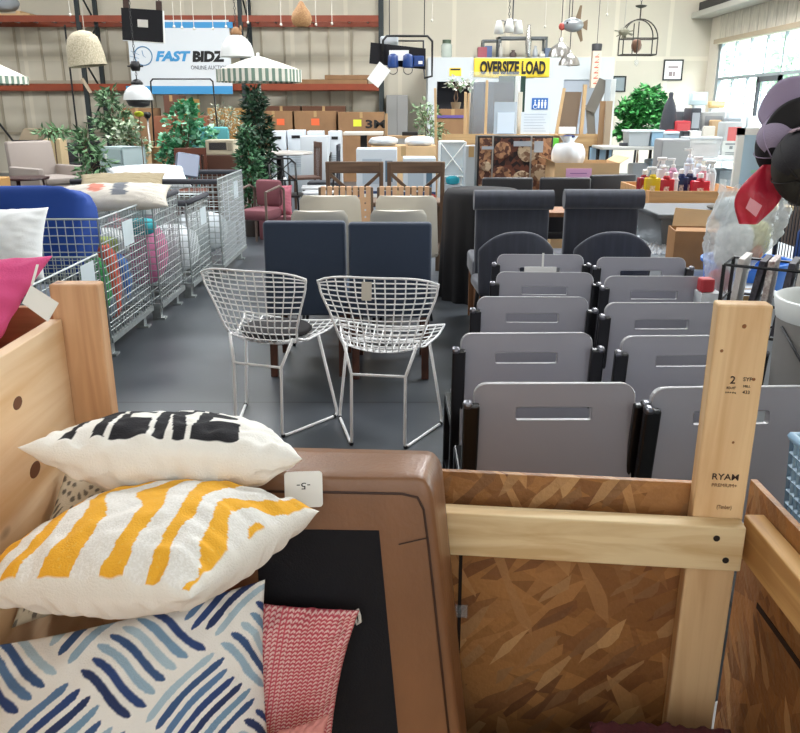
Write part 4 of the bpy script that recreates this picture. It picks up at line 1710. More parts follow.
# loose thin strings hanging in front of the rack
STR = mat('pale_string', 'd6d0c4', .7)
SLAB = ['thin string with hook, first of those hanging before the shop banner', 'thin string with hook, second along the shop banner top', 'thin string with hook over the middle of the shop banner', 'thin string with hook close to the rope-necked dome lamp, on its banner side', 'thin string with hook hanging next to the rope-necked dome lamp', 'thin string with hook nearest the straw bell lamp', 'thin string with hook before the rack upright right of the banner', 'thin string with hook left of the rattan basket lamp', 'thin string with hook just right of the rattan basket lamp', 'thin string with hook farther right of the rattan basket lamp', 'thin string with hook above the black tube stand', 'thin string with hook between fish ornament and cage lantern', 'thin string with hook left of the nickel pendants']
for i, (px, py) in enumerate([(174, 26), (182, 27), (194, 28), (213, 28), (226, 26), (70, 14), (248, 22), (281, 24), (316, 24), (332, 23), (432, 20), (607, 14), (545, 26)]):
    p = at(px, py, 13.5)
    tag(MB().tube([(0, 0, 0), (0, 0, ZC - p.z)], .005, 4).ball((0, 0, -.01), .022, 6).build('hanging_string', STR, None, loc=p),
        SLAB[i], 'string', 'hanging strings with hooks')

# hanging black table with blue lamps
a_, b_ = at(373, 36, 10.5), at(432, 78, 10.5)
t = thing('hanging_stand', 'black tube stand with board and blue spotlights hanging overhead', 'stand', ((a_.x + b_.x) / 2, 10.5, b_.z))
w_, h_ = b_.x - a_.x, a_.z - b_.z
hw = w_ / 2
MB().tube([(-hw + .12, 0, .10), (-hw + .12, 0, h_ - .05), (-hw + .17, 0, h_), (hw - .06, 0, h_), (hw, 0, h_ - .06), (hw, 0, .02), (hw - .09, 0, 0), (hw - .1, .3, .2), (hw - .1, .35, h_ - .03), (-hw + .2, .35, h_ - .03), (-hw + .2, .3, .2)], .014, 8).build('tube_frame', BLK, t, True)
MB().hexa([(-hw - .05, .02, .17), (hw - .08, .02, .10), (hw - .08, .05, .10), (-hw - .05, .05, .17), (-hw - .03, .02, h_ - .07), (hw - .08, .02, h_ - .14), (hw - .08, .05, h_ - .14), (-hw - .03, .05, h_ - .07)]).build('board', mat('black_velvet', '141318', .9), t)
BLU = mat('blue_lamp', '1f3f7c', .35)
for (px, py, py2) in ((393, 60, 79), (408, 60, 79)):
    p = at(px, py, 10.4) - V(t.location)
    MB().lathe([(.03, .09), (.06, .07), (.065, -.04), (.07, -.06)], (p.x, -.09, p.z - .02), 14, M=Matrix.Rotation(R(12), 3, 'X')).build('spotlight', BLU, t, True)
    MB().tube([(p.x + .055 * cos(a), -.10 + .02 * sin(a), p.z - .115 + .05 * sin(a)) for a in [2 * pi * k / 12 for k in range(12)]], .005, 5, True).build('spotlight_ring', BLK, t, True)
p = at(420, 61, 10.4) - V(t.location)
MB().box(p.x - .08, p.x + .05, -.10, .0, p.z - .06, p.z + .06, .01).build('spotlight', BLU, t)
MB().box(p.x - .02, p.x + .03, -.106, -.101, p.z - .035, p.z + .0).build('spotlight_label', PAPER, t)
for (px, py, ang, ww, hh) in ((399, 55, 0, .24, .12), (379, 75, 38, .17, .25)):
    p = at(px, py, 10.4) - V(t.location)
    o = MB().box(-ww / 2, ww / 2, -.002, .0, -hh / 2, hh / 2).build('paper_sheet', PAPER, t, loc=(p.x, -.18 if ang else -.02, p.z))
    o.rotation_euler = (0, R(ang), 0)
p = at(390, 42, 10.4) - V(t.location)
MB().box(p.x - .12, p.x + .1, .06, .2, p.z - .08, p.z + .08, .02).build('white_socket_box', mat('pale_grey', 'c8ccd0', .5), t)
cord(t, h_, x=-hw + .2, m=BLK)
cord(t, h_, x=hw - .1, m=BLK)

# cluster lamp above the office
METAL = mat('brushed_nickel', 'a8a5a0', .3, .85)
p = at(509, 24, 12)
t = thing('cluster_lamp', 'ceiling lamp with three frosted shades above the yellow banner', 'lamp', p)
MB().ball((0, 0, 0), .07, 12).build('hub', mat('dark_metal', '3a3a3d', .5), t, True)
for a in (20, 150, 265):
    dx, dy = .15 * cos(R(a)), .15 * sin(R(a))
    MB().tube([(0, 0, 0), (dx * .6, dy * .6, .05), (dx, dy, .03)], .012, 6).build('arm', METAL, t, True)
    MB().lathe([(.035, .05), (.055, -.02), (.07, -.12), (.062, -.12), (.045, -.02)], (dx, dy, 0), 16, True, False).build('shade', mat('frosted_glass', 'e0e0dc', .4), t, True)
chain(t, .06)
cord(t, .05, x=.05, r=.01, m=mat('dark_metal', '3a3a3d', .5))


def pendant(label, px, y0, y1, D, w_, m=METAL):
    t, h = lampshade('metal_pendant', label, px, y0, y1, D, [(1, 0), (.95, .2), (.75, .5), (.4, .68), (.2, .78), (.18, 1)], m, w_, rib=.05)
    MB().ball((0, 0, h * .12), .04, 8).build('bulb', WHT, t, True)
    cord(t, h, r=.007, m=BLK)
    return t


pendant('ribbed nickel pendant lamp lowest of the two beside the fish ornament', 570, 50, 65.5, 12.5, .30)
pendant('nickel bell pendant lamp half behind the other one under the fish ornament', 561, 38, 57, 13.0, .34)
# fish ornament
p = at(573, 25, 12)
t = thing('fish_ornament', 'silver metal fish with red mouth hanging over the office', 'ornament', p)
mb = MB()
mb.ball((0, 0, 0), .13, 20, (1.15, .45, .72))
o = mb.build('fish_body', mat('pewter', '9fa3a6', .35, .7), t, True)
MB().ball((-.15, 0, -.02), .05, 12, (1, .7, 1)).build('mouth', mat('fish_red', 'b0483c', .5), t, True)
fm = mat('fish_brown', '8a7660', .4, .6)
MB().hexa([(.02, -.01, .06), (.10, -.01, .06), (.10, .01, .06), (.02, .01, .06), (.08, -.004, .25), (.11, -.004, .25), (.11, .004, .25), (.08, .004, .25)]).build('fin', fm, t)
MB().hexa([(.05, -.01, -.07), (.12, -.01, -.06), (.12, .01, -.06), (.05, .01, -.07), (.12, -.004, -.22), (.15, -.004, -.20), (.15, .004, -.20), (.12, .004, -.22)]).build('fin', fm, t)
MB().hexa([(.12, -.01, -.03), (.2, -.01, -.07), (.2, .01, -.07), (.12, .01, -.03), (.12, -.004, .03), (.2, -.004, .07), (.2, .004, .07), (.12, .004, .03)]).build('tail', fm, t)
MB().ball((-.09, -.055, .025), .014, 8).build('eye', BLK, t, True)
cord(t, .08, x=-.06, m=BLK)
# cage lantern
p = at(637, 55, 12)
t = thing('cage_lantern', 'dark metal arched cage lantern hanging on a chain', 'lantern', p)
IR = mat('dark_iron', '45403a', .5, .4)
lw = .235
mb = MB()
for z in (0, .21):
    mb.tube([(-lw, -.12, z), (lw, -.12, z), (lw, .12, z), (-lw, .12, z)], .009, 5, True)
for sy in (-.12, .12):
    mb.tube([(-lw, sy, 0), (-lw, sy, .22)], .009, 5).tube([(lw, sy, 0), (lw, sy, .22)], .009, 5).tube([(-.04, sy, 0), (-.04, sy, .42)], .008, 5)
    mb.tube([(lw * cos(a), sy * (1 - .6 * sin(a)), .21 + .25 * sin(a)) for a in [pi * k / 14 for k in range(15)]], .009, 5)
mb.lathe([(.01, .46), (.01, .60), (.07, .62), (.08, .635), (.01, .65)], (0, 0, 0), 12)
mb.build('cage_frame', IR, t)
MB().lathe([(.02, 0), (.06, .05), (.065, .10), (.05, .16), (.03, .17)], (-.02, 0, .03), 10, rib=.15, nrib=5).build('candle_cup', mat('copper_brown', '7a5a48', .5, .4), t, True)
MB().lathe([(.005, -.15), (.03, -.12), (.03, -.08), (.005, -.05), (.004, 0)], (0, 0, 0), 8).build('glass_drop', CLEAR, t, True)
chain(t, .64)
p = at(624, 32, 11.6)
t = thing('bird_ornament', 'small grey brown metal ornament hanging beside the cage lantern', 'ornament', p)
mb = MB()
rnd = random.Random(5)
mb.ball((0, 0, 0), .06, 10, (1.3, .7, .8))
for k in range(7):
    a = rnd.uniform(0, 2 * pi)
    mb.bar((0, 0, 0), (.13 * cos(a), rnd.uniform(-.04, .04), .08 * sin(a)), .03, .012)
mb.build('ornament_body', mat('verdigris', '7d7a68', .5, .4), t)
cord(t, .04)
# jar and things on the office roof
rz_ = OZ + .001


def on_roof(px, D=19.0):
    v = at(px, 57, D)
    return V((v.x, D, rz_))


t = thing('glass_jar', 'glass jar with green lid on the white office roof', 'jar', on_roof(446.5))
MB().lathe([(.10, 0), (.12, .03), (.12, .26), (.09, .30)], (0, 0, 0), 16).build('jar_body', mat('jar_glass', 'c3cfc6', .1, alpha=.6), t, True)
MB().lathe([(.095, .30), (.095, .37)], (0, 0, 0), 16).build('lid', mat('green_lid', '4a5a48', .5), t, 40)
t = thing('steel_frame_table', 'grey steel frame table on the office roof above the banner', 'table', on_roof(521, 19.22))
mb = MB()
for sx in (-.52, .52):
    for sy in (-.2, .2):
        mb.box(sx - .025, sx + .025, sy - .025, sy + .025, 0, .44)
mb.box(-.545, .545, -.225, -.175, .39, .44).box(-.545, .545, .175, .225, .39, .44).box(-.545, -.495, -.2, .2, .39, .44).box(.495, .545, -.2, .2, .39, .44)
mb.build('frame', mat('steel_frame', '6c6f70', .4, .6), t)
MB().box(-.50, .50, -.18, .18, .43, .445).build('tabletop', mat('glass_top', 'b9c6c6', .15, alpha=.6), t)
t = thing('steel_frame_table', 'smaller grey frame table on the office roof by the boxes', 'table', on_roof(492, 19.5))
mb = MB()
for sx in (-.22, .16):
    for sy in (-.2, .2):
        mb.box(sx - .02, sx + .02, sy - .02, sy + .02, 0, .36)
mb.box(-.24, .18, -.22, .22, .36, .40)
mb.build('frame', mat('steel_frame', '6c6f70', .4, .6), t)
for (px, D_, w1, h1, c_, nm, lb_, ct) in ((500.5, 18.95, .10, .30, 'b8b4aa', 'vase', 'pale bottle-shaped vase on the office roof left of the frame table', 'vase'),
                                       (513, 19.0, .16, .16, '5a4c46', 'jar', 'dark squat jar on the office roof under the cluster lamp', 'jar'),
                                       (535, 18.9, .12, .24, 'a9adb0', 'jar', 'grey metal jar on the office roof right of the steel vase', 'jar'),
                                       (541.5, 18.95, .16, .13, 'c9c4b8', 'jar', 'small cream jar on the office roof near the slate box', 'jar')):
    p = on_roof(px, D_)
    tag(MB().lathe([(w1 * .35, 0), (w1 * .5, h1 * .25), (w1 * .45, h1 * .6), (w1 * .22, h1 * .8), (w1 * .28, h1)], (0, 0, 0), 16).build(nm, mat('roof_' + c_, c_, .4), None, True, loc=p), lb_, ct)
for i, (px, w1, h1, c_, nm, lb_, ct) in enumerate([
        (482, .20, .22, '9a4f58', 'small_box', 'small red box at the left end of the office roof', 'box'),
        (488, .16, .26, '596a94', 'small_box', 'small blue printed box next to the red box on the office roof', 'box'),
        (549, .22, .20, '5d6a80', 'small_box', 'slate blue box on the office roof below the pendants', 'box'),
        (553, .18, .15, '3a3e48', 'small_box', 'dark box on the office roof near the pendants', 'box')]):
    p = on_roof(px, 19.0 + .25 * (i % 2))
    tag(MB().box(-w1 / 2, w1 / 2, -.08, .08, 0, h1, .01).build(nm, mat('c' + c_, c_, .6), None, loc=p), lb_, ct)
p = on_roof(527, 18.93)
tag(MB().lathe([(.06, 0), (.05, .1), (.07, .3), (.05, .55), (.03, .62), (.035, .66)], (0, 0, 0), 12).build('steel_vase', CHROME, None, True, loc=(p.x, 18.62 + .2, OZ + .001)), 'tall steel vase on the office roof before the frame table', 'vase')
p = at(594, 88, 18.1)
t = thing('lantern_sign', 'narrow lantern sign with red-orange markings near the office corner', 'lantern', p)
MB().box(-.09, .09, -.08, .08, 0, .74, .01).build('glass_body', mat('lantern_cream', 'dccab8', .5), t)
mb = MB()
for k in range(6):
    z = .08 + .105 * k
    mb.box(-.045, .045, -.084, -.08, z, z + .02).bar((-.045, -.083, z), (.045, -.083, z + .075), .02, .006)
mb.build('red_marking', mat('red_mark', 'c75338', .6), t)
MB().lathe([(.10, .74), (.11, .86), (.10, .88)], (0, 0, 0), 16).build('cap', mat('dark_metal', '3a3a3d', .5), t, 40)
cord(t, .88, m=BLK)

# thin black frame before the banner
p0, p1 = at(151, 79, 14), at(212, 79, 14)
t = thing('garment_rack', 'thin black garment rack in front of the shop banner', 'rack', ((p0.x + p1.x) / 2, 14, 0))
hw, H = (p1.x - p0.x) / 2, p0.z
MB().tube([(-hw - .08, 0, 0), (-hw - .01, 0, H - .04), (-hw + .03, 0, H), (hw - .03, 0, H), (hw + .01, 0, H - .04), (hw + .08, 0, 0)], .014, 6).build('tube_frame', BLK, t, True)
for s_ in (-1, 1):
    MB().tube([(s_ * (hw + .08), -.25, .012), (s_ * (hw + .08), .25, .012)], .014, 6).build('foot', BLK, t, True)
p = at(88, 90, 18.5)
tag(MB().bar((0, 0, 0), (-.16, 0, .30), .07, .02, (0, 1, 0)).build('hanging_tag', mat('tan_tag', 'b8a58c', .7), None, loc=(p.x, 18.66, p.z - .06)), 'small tan tag tied on the lower orange rack beam', 'tag')


# ================================================================== PLANTS
def plant(name, label, base, pot, stem_h, blobs, nleaf, leaf, cols, seed=1, group=None, stems=2, droop=.3, narrow=.38, cat='plant', ytop=None):
    """blobs: (dx, dy, z, rx, rz) leafy clumps"""
    if ytop is not None:
        zt = at(400, ytop, base[1]).z - base[2]
        k_ = zt / max(b_[2] + b_[4] for b_ in blobs)
        blobs = [(b_[0], b_[1], b_[2] * k_, b_[3], b_[4] * k_) for b_ in blobs]
        stem_h *= k_
    rnd = random.Random(seed)
    t = thing(name, label, cat, base, 0, group)
    st = MB()
    for k in range(stems):
        a = 2 * pi * k / stems + seed
        pr = [(.03 * cos(a), .03 * sin(a), pot[1] * .7), (.04 * cos(a + 1), .04 * sin(a + 1), stem_h * .55), (.05 * cos(a), .05 * sin(a), stem_h)]
        st.tube(pr, .014, 6, r1=.008)
    tips = []
    for (dx, dy, z, rx, rz) in blobs:
        for k in range(4):
            a = rnd.uniform(0, 2 * pi)
            e = (dx + rx * .7 * cos(a), dy + rx * .7 * sin(a), z + rnd.uniform(-.4, .8) * rz)
            s0 = (0, 0, max(pot[1] * .8, min(stem_h, z - rz * .8)))
            st.tube([s0, ((s0[0] + e[0]) / 2, (s0[1] + e[1]) / 2, (s0[2] + e[2]) / 2 + .04), e], .007, 4, r1=.003)
    st.build('stem', mat('bark', '6b5340', .8), t)
    for ci, c in enumerate(cols):
        lf = MB()
        for k in range(nleaf // len(cols)):
            b_ = blobs[rnd.randrange(len(blobs))]
            while True:
                p = V((rnd.uniform(-1, 1), rnd.uniform(-1, 1), rnd.uniform(-1, 1)))
                if p.length <= 1 and p.length > .25:
                    break
            q = V((b_[0] + p.x * b_[3], b_[1] + p.y * b_[3], b_[2] + p.z * b_[4]))
            d = V((p.x + rnd.uniform(-.6, .6), p.y + rnd.uniform(-.6, .6), rnd.uniform(-droop - .4, .6))).normalized()
            L = leaf * rnd.uniform(.6, 1.25)
            s = d.cross(V((rnd.uniform(-1, 1), rnd.uniform(-1, 1), 1))).normalized() * L * narrow
            n_ = d.cross(s).normalized() * L * .08
            lf.quad(q, q + d * L * .45 + s + n_, q + d * L, q + d * L * .45 - s + n_)
        lf.build('foliage', mat('leaf_' + c, c, .55), t, fix=False)
    if pot[0] > 0:
        MB().lathe([(pot[0] * .75, 0), (pot[0], pot[1]), (pot[0] * .9, pot[1]), (pot[0] * .88, pot[1] * .92)], (0, 0, 0), 20).build('pot', mat('pot_' + pot[2], pot[2], .6), t, 40)
    return t


def fx(px, D, py=150):
    return at(px, py, D).x


plant('potted_ficus', 'bushy bright green ficus with pale new leaves under the shop banner', (fx(188, 12.6), 12.6, 0), (.16, .26, '6a5644'), 1.1,
      [(-.05, 0, 1.55, .28, .25), (.2, .1, 1.3, .22, .2), (-.25, .1, 1.2, .2, .2), (0, 0, 1.15, .24, .22), (-.3, 0, .95, .15, .15), (.02, 0, 1.78, .12, .12)], 900, .10, ['3f8f5f', '5fae84', '8fc7a6', '2f6f48'], 1, ytop=100)
plant('potted_bamboo', 'slender bamboo plant beside the beige armchair', (fx(86, 11.2), 11.2, 0), (.12, .2, '57483a'), 1.0,
      [(0, 0, 1.12, .12, .12), (.03, 0, .95, .18, .12), (.1, 0, .78, .22, .16), (-.05, 0, .6, .14, .12)], 260, .15, ['5c8458', '7ba276', '3f6641'], 2, narrow=.16, ytop=126)
plant('potted_bamboo', 'small spray of bamboo leaves behind the beige armchair', (fx(53, 13.0), 13.0, 0), (.1, .2, '57483a'), 1.2,
      [(-.06, 0, 1.28, .14, .09), (.12, 0, 1.30, .14, .06)], 90, .15, ['6c9468', '8bb286'], 3, narrow=.16, ytop=127)
plant('potted_tree', 'tall loose dark-leaved tree left of the shop banner', (fx(116, 15.2), 15.2, 0), (.18, .26, '3f3a36'), 1.6,
      [(-.05, 0, 2.15, .16, .25), (.1, .1, 1.75, .24, .25), (-.18, 0, 1.6, .2, .2), (.05, 0, 1.35, .22, .2)], 520, .14, ['3f6043', '5f7f5a', '86a07e'], 4, narrow=.2, ytop=86)
plant('potted_ficus', 'variegated pale ficus beside the cardboard drums', (fx(131, 13.0), 13.0, 0), (.15, .24, '57483a'), 1.0,
      [(0, 0, 1.35, .18, .16), (-.1, 0, 1.15, .2, .2), (.1, 0, 1.0, .2, .2), (0, 0, .75, .2, .2)], 560, .09, ['a9b99a', '7f9a78', 'c9d2bd', '56774f'], 5, ytop=116)
plant('potted_tree', 'sparse silvery olive tree between the bright ficus and the conifer', (fx(226, 14.9), 14.9, 0), (.15, .26, '6a5644'), 1.3,
      [(0, 0, 1.65, .28, .22), (.1, 0, 1.4, .25, .2), (-.15, 0, 1.35, .2, .2)], 460, .07, ['8d9a86', '6f7f6a', 'b3b8a4'], 6, narrow=.2, ytop=104)
plant('conifer', 'tall dark artificial conifer under the striped umbrella', (fx(257, 10.6), 10.6, 0), (.16, .22, '3f3a36'), 1.8,
      [(0, 0, 1.85, .11, .3), (.02, 0, 1.55, .17, .25), (0, 0, 1.3, .20, .25), (0, 0, 1.0, .2, .3), (0, 0, .75, .19, .25)], 1500, .11, ['2c4a36', '3b5f45', '203628'], 7, narrow=.2, cat='tree', ytop=84)
plant('conifer', 'shorter green conifer with bright sprays in front of the tall one', (fx(248, 9.9), 9.9, 0), (.14, .2, '3f3a36'), 1.1,
      [(0, 0, 1.25, .07, .2), (0, 0, 1.0, .13, .2), (0, 0, .78, .16, .2), (0, 0, .58, .17, .2)], 900, .10, ['3d6d4b', '57895f', '2c5038'], 8, narrow=.2, cat='tree', ytop=122)
plant('olive_plant', 'light wispy olive plant at the corner of the white office', (fx(428, 14.2), 14.2, 0), (.14, .22, '6a5644'), 1.4,
      [(-.05, 0, 1.55, .22, .2), (0, 0, 1.3, .25, .15), (.18, 0, 1.14, .28, .1)], 420, .09, ['7e9a74', '9bb088', '5c7a50'], 9, narrow=.2, ytop=100)
plant('potted_ficus', 'dense rich green ficus against the bright back wall', (fx(638, 15.2), 15.2, 0), (.2, .3, '4a4038'), 1.2,
      [(.1, 0, 1.85, .26, .22), (-.2, 0, 1.62, .24, .22), (.25, 0, 1.6, .25, .22), (0, 0, 1.35, .34, .25), (-.2, 0, 1.2, .22, .2), (.02, 0, 1.6, .3, .25)], 2400, .11, ['2f7a3c', '41984c', '1f5a2c', '59a95a'], 10, narrow=.36, ytop=85)
plant('flower_plant', 'small plant with white blooms in the carton by the dark doorway', (fx(455, 15.8), 15.8, at(453, 109, 15.5).z + .001), (.1, .12, '7a6a54'), .35,
      [(0, 0, .45, .2, .1), (.25, 0, .42, .14, .08)], 120, .09, ['e8e8e0', '6f8a66'], 11)

# trees and ground outside the glazing
struct(MB().box(X1 + .2, 40, -5, 45, -.2, -.05).build('ground_outside', mat('pale_ground', 'a5aca2', .9)))
for i, (x, y, s_) in enumerate(((13, 20, 1.0), (12.5, 26, 1.25), (15, 31, 1.5), (13.5, 38, 1.6))):
    plant('garden_tree', ['pale green tree outside the glazing, nearest the glass door', 'pale green tree outside, second along the glazing', 'tall tree outside toward the end of the glazing', 'far tree outside at the end of the glazing'][i],
          (x, y, -.05), (0, 0, '000000'), 1.8 * s_, [(0, 0, 2.6 * s_, 1.1 * s_, .9 * s_), (.6, .6, 2.0 * s_, .9 * s_, .6 * s_), (-.7, -.5, 2.1 * s_, .8 * s_, .6 * s_)], 900, .32, ['a9cba6', 'c2dcc0'], 20 + i, cat='tree')

# ================================================================== UMBRELLAS
UCR = mat('umbrella_cream', 'dcd8cc', .8)
UGR = mat('umbrella_green', '6f8577', .8)


def umbrella(label, x, D, ztop, zedge, rad, zval):
    t = thing('striped_umbrella', label, 'umbrella', (x, D, 0), 0, 'cream umbrellas with green striped valance')
    MB().tube([(0, 0, .03), (0, 0, ztop + .05)], .02, 10).build('pole', WHT, t, True)
    MB().lathe([(.26, 0), (.26, .05), (.05, .08)], (0, 0, 0), 24).build('base', mat('pale_grey', 'c8ccd0', .5), t, 40)
    mb = MB()

    def S(a, b_):
        th = a * 2 * pi
        k = (th / (2 * pi / 8)) % 1
        r_ = rad * b_ * (1 - .05 * sin(pi * k))
        z = ztop - (ztop - zedge) * (b_ ** 1.15) + .015
        return V((r_ * cos(th), r_ * sin(th), z))
    mb.grid(S, 64, 8, True)
    o = cano = mb.build('canopy', UCR, t, True)
    md = o.modifiers.new('solid', 'SOLIDIFY')
    md.thickness = .006
    va, vb = MB(), MB()
    n = 80
    for i in range(n):
        th0, th1 = 2 * pi * i / n, 2 * pi * (i + 1) / n
        k = (th0 / (2 * pi / 8)) % 1

        def pt(th, z):
            kk = (th / (2 * pi / 8)) % 1
            r_ = rad * (1 - .05 * sin(pi * kk)) + .006
            return V((r_ * cos(th), r_ * sin(th), z))
        tgt = va if i % 2 else vb
        tgt.quad(pt(th0, zedge + .02), pt(th1, zedge + .02), pt(th1, zedge - zval), pt(th0, zedge - zval))
    for b__, nm, mm in ((va, 'valance', UCR), (vb, 'valance_stripes', UGR)):
        o = b__.build(nm, mm, cano)
        md = o.modifiers.new('solid', 'SOLIDIFY')
        md.thickness = .005
    rb = MB()
    for k in range(8):
        a = 2 * pi * k / 8
        rb.tube([(.02 * cos(a), .02 * sin(a), ztop - .03), (rad * .97 * cos(a), rad * .97 * sin(a), zedge + .005)], .006, 4)
    rb.build('rib', WHT, t)
    return t


pc = at(258, 57, 11.05)
pe = at(298, 74, 11.05)
umbrella('cream umbrella with green striped valance above the tall conifer', pc.x, 11.05, pc.z, pe.z + .03, abs(pe.x - pc.x) + .04, .13)
umbrella('cream umbrella with green striped valance by the left rack upright', at(25, 70, 13).x - .68, 13, at(0, 66, 13).z + .12, at(0, 78, 13).z, .68, .09)

# ================================================================== CARTONS along the rack
TAPE = mat('sticker_orange', 'e8663a', .7)
STY = mat('sticker_yellow', 'd6dc3c', .7)


def carton(label, px0, px1, pytop, D, z0=0.0, m=CARD2, depth=.6, sticker=None, rz=0.0, flaps=False, name='carton', group=None):
    a, b = at(px0, pytop, D), at(px1, pytop, D)
    t = thing(name, label, 'box', ((a.x + b.x) / 2, D, z0), rz, group)
    w_, h_ = b.x - a.x, a.z - z0
    th = .008
    mb = MB()
    hw = w_ / 2
    if flaps:
        mb.box(-hw, hw, 0, th, 0, h_).box(-hw, hw, depth - th, depth, 0, h_).box(-hw, -hw + th, th, depth - th, 0, h_).box(hw - th, hw, th, depth - th, 0, h_).box(-hw, hw, 0, depth, 0, th)
    else:
        mb.box(-hw, hw, 0, depth, 0, h_, .004)
    mb.build('carton_body', m, t)
    if flaps:
        MB().hexa([(hw - th, 0, h_), (hw, 0, h_), (hw, depth, h_), (hw - th, depth, h_), (hw + .08, 0, h_ + .05), (hw + .088, 0, h_ + .05), (hw + .088, depth, h_ + .05), (hw + .08, depth, h_ + .05)]).build('flap', m, t)
        MB().hexa([(-hw, 0, h_), (-hw + th, 0, h_), (-hw + th, depth, h_), (-hw, depth, h_), (-hw - .088, 0, h_ + .04), (-hw - .08, 0, h_ + .04), (-hw - .08, depth, h_ + .04), (-hw - .088, depth, h_ + .04)]).build('flap', m, t)
    else:
        MB().box(-hw, hw, depth * .46, depth * .54, h_, h_ + .001).box(-.03, .03, -.0015, 0, h_ - .12, h_).build('packing_tape', mat('tape_brown', 'a98a5e', .35), t)
    if sticker:
        sx, sz, sw, sm_ = sticker
        MB().box(sx - sw / 2, sx + sw / 2, -.003, -.0016, h_ - sz - sw * .4, h_ - sz + sw * .4).build('sticker', sm_, t)
    return t, w_, h_


GC = 'brown cartons lined up below the rack'
carton('brown carton with orange sticker, partly behind the tall conifer', 254, 292, 111, 17.6, sticker=(.15, .22, .16, TAPE))
carton('brown carton with orange sticker in the middle of the row below the rack', 294, 336, 111, 17.6, sticker=(0, .22, .17, TAPE))
t, w_, h_ = carton('brown carton with black lettering and yellow sticker below the rack end', 338, 384, 112, 17.5, sticker=(-.08, .22, .17, STY))
text('3M', INK, .42, .17, T(.30, -.004, h_ - .24), t, 'lettering', .002, 0, .03)
carton('dark brown open carton behind the stickered cartons', 262, 300, 106, 18.35, m=mat('dark_card', '5c3c2a', .85), depth=.35)
carton('dark brown carton filling the gap behind the middle stickered carton', 302, 345, 106, 18.35, m=mat('dark_card', '5c3c2a', .85), depth=.35)
carton('tall brown carton left of the yellow flower under the banner', 121, 152, 108, 16.5, m=CARD2)
carton('dark reddish brown carton standing under the banner', 163, 178, 95, 16.9, m=mat('red_brown_card', '5f3d30', .8))
carton('ochre carton right of the dark carton under the banner', 179, 192, 99, 16.7, m=mat('ochre_card', 'a88548', .8))
carton('wide brown carton behind the silvery olive tree', 207, 246, 108, 16.4, m=mat('mid_card', '94703f', .8))
carton('reddish low carton behind the bright ficus', 153, 206, 116, 15.5, m=mat('rust_card', '85523a', .8))
soft('yellow_flower', 'yellow green flower spray beside the white dome lamp', 'flower', at(139, 114, 11.2), (.12, .08, .07), 'c9d232', seed=41)
tag(MB().tube([(0, 0, 0), (0, 0, at(139, 115, 11.2).z - .02)], .007, 5).build('garden_cane', mat('bark', '6b5340', .8), None, loc=(at(139, 115, 11.2).x, 11.2, 0)), 'thin floor cane holding the yellow green flower', 'cane')
# drums / stools
for i, (p0, p1, y_, D, lb_) in enumerate([(136, 151, 146, 13.6, 'tan cardboard drum beside the variegated ficus'), (151, 168, 147, 13.3, 'brown cylinder drum next to the bright ficus')]):
    a, b = at(p0, y_, D), at(p1, y_, D)
    r_ = (b.x - a.x) / 2
    tag(MB().lathe([(r_, 0), (r_, a.z - .03), (r_ * 1.03, a.z - .03), (r_ * 1.03, a.z)], (0, 0, 0), 24).build('fibre_drum', [CARD3, mat('drum_brown', 'a67c54', .7)][i], None, 40, loc=((a.x + b.x) / 2, D, 0)), lb_, 'drum')
# black post lamp near drums
p = at(147, 112, 14.2)
t = thing('floor_lamp', 'thin black floor lamp with steel stem behind the drums', 'lamp', (p.x, 14.2, 0))
MB().tube([(0, 0, .02), (0, 0, p.z - .08)], .018, 8).build('stem', METAL, t, True)
MB().lathe([(.12, 0), (.12, .02)], (0, 0, 0), 20).build('base', BLK, t, 40)
MB().lathe([(.04, p.z - .1), (.07, p.z - .04), (.05, p.z)], (0, 0, 0), 14).build('lamp_head', BLK, t, True)


# ================================================================== LEFT FURNITURE
ARM = mat('taupe_cloth', '9b9089', .85, bump=.2, bscale=300)
t = thing('armchair', 'taupe upholstered armchair facing right beside the bamboo', 'armchair', (at(50, 170, 11.9).x, 11.9, 0), R(-38))
MB().hexa([(-.40, -.34, .12), (.40, -.34, .12), (.40, .38, .12), (-.40, .38, .12), (-.40, -.34, .48), (.40, -.34, .48), (.40, .38, .48), (-.40, .38, .48)], .03).build('seat_base', ARM, t, 40)
MB().hexa([(-.44, -.38, .12), (-.34, -.38, .12), (-.34, .38, .12), (-.44, .38, .12), (-.58, -.34, 1.04), (-.47, -.34, 1.04), (-.47, .34, 1.04), (-.58, .34, 1.04)], .03).build('backrest', ARM, t, 40)
for s in (-1, 1):
    MB().box(-.42, .42, s * .36 - .05, s * .36 + .05, .12, .70, .03).build('armrest', ARM, t, 40)
    for sx in (-.36, .36):
        MB().box(sx - .025, sx + .025, s * .32 - .025, s * .32 + .025, 0, .12).build('leg', BRN, t)
MB().box(-.33, .42, -.30, .30, .47, .56, .03).build('seat_cushion', ARM, t, 40)

DWD = mat('dark_mahogany', '3e2426', .35)


def round_table(name, label, x, y, h, r, mtop, mleg, cat='table', legs=3, thick=.03):
    t = thing(name, label, cat, (x, y, 0))
    MB().lathe([(r * .96, h - thick), (r, h - thick * .5), (r * .98, h)], (0, 0, 0), 32).build('tabletop', mtop, t, 40)
    for k in range(legs):
        a = 2 * pi * k / legs + .5
        MB().tube([(r * .7 * cos(a), r * .7 * sin(a), h - thick), (r * .85 * cos(a), r * .85 * sin(a), 0)], .014, 6).build('leg', mleg, t, True)
    return t


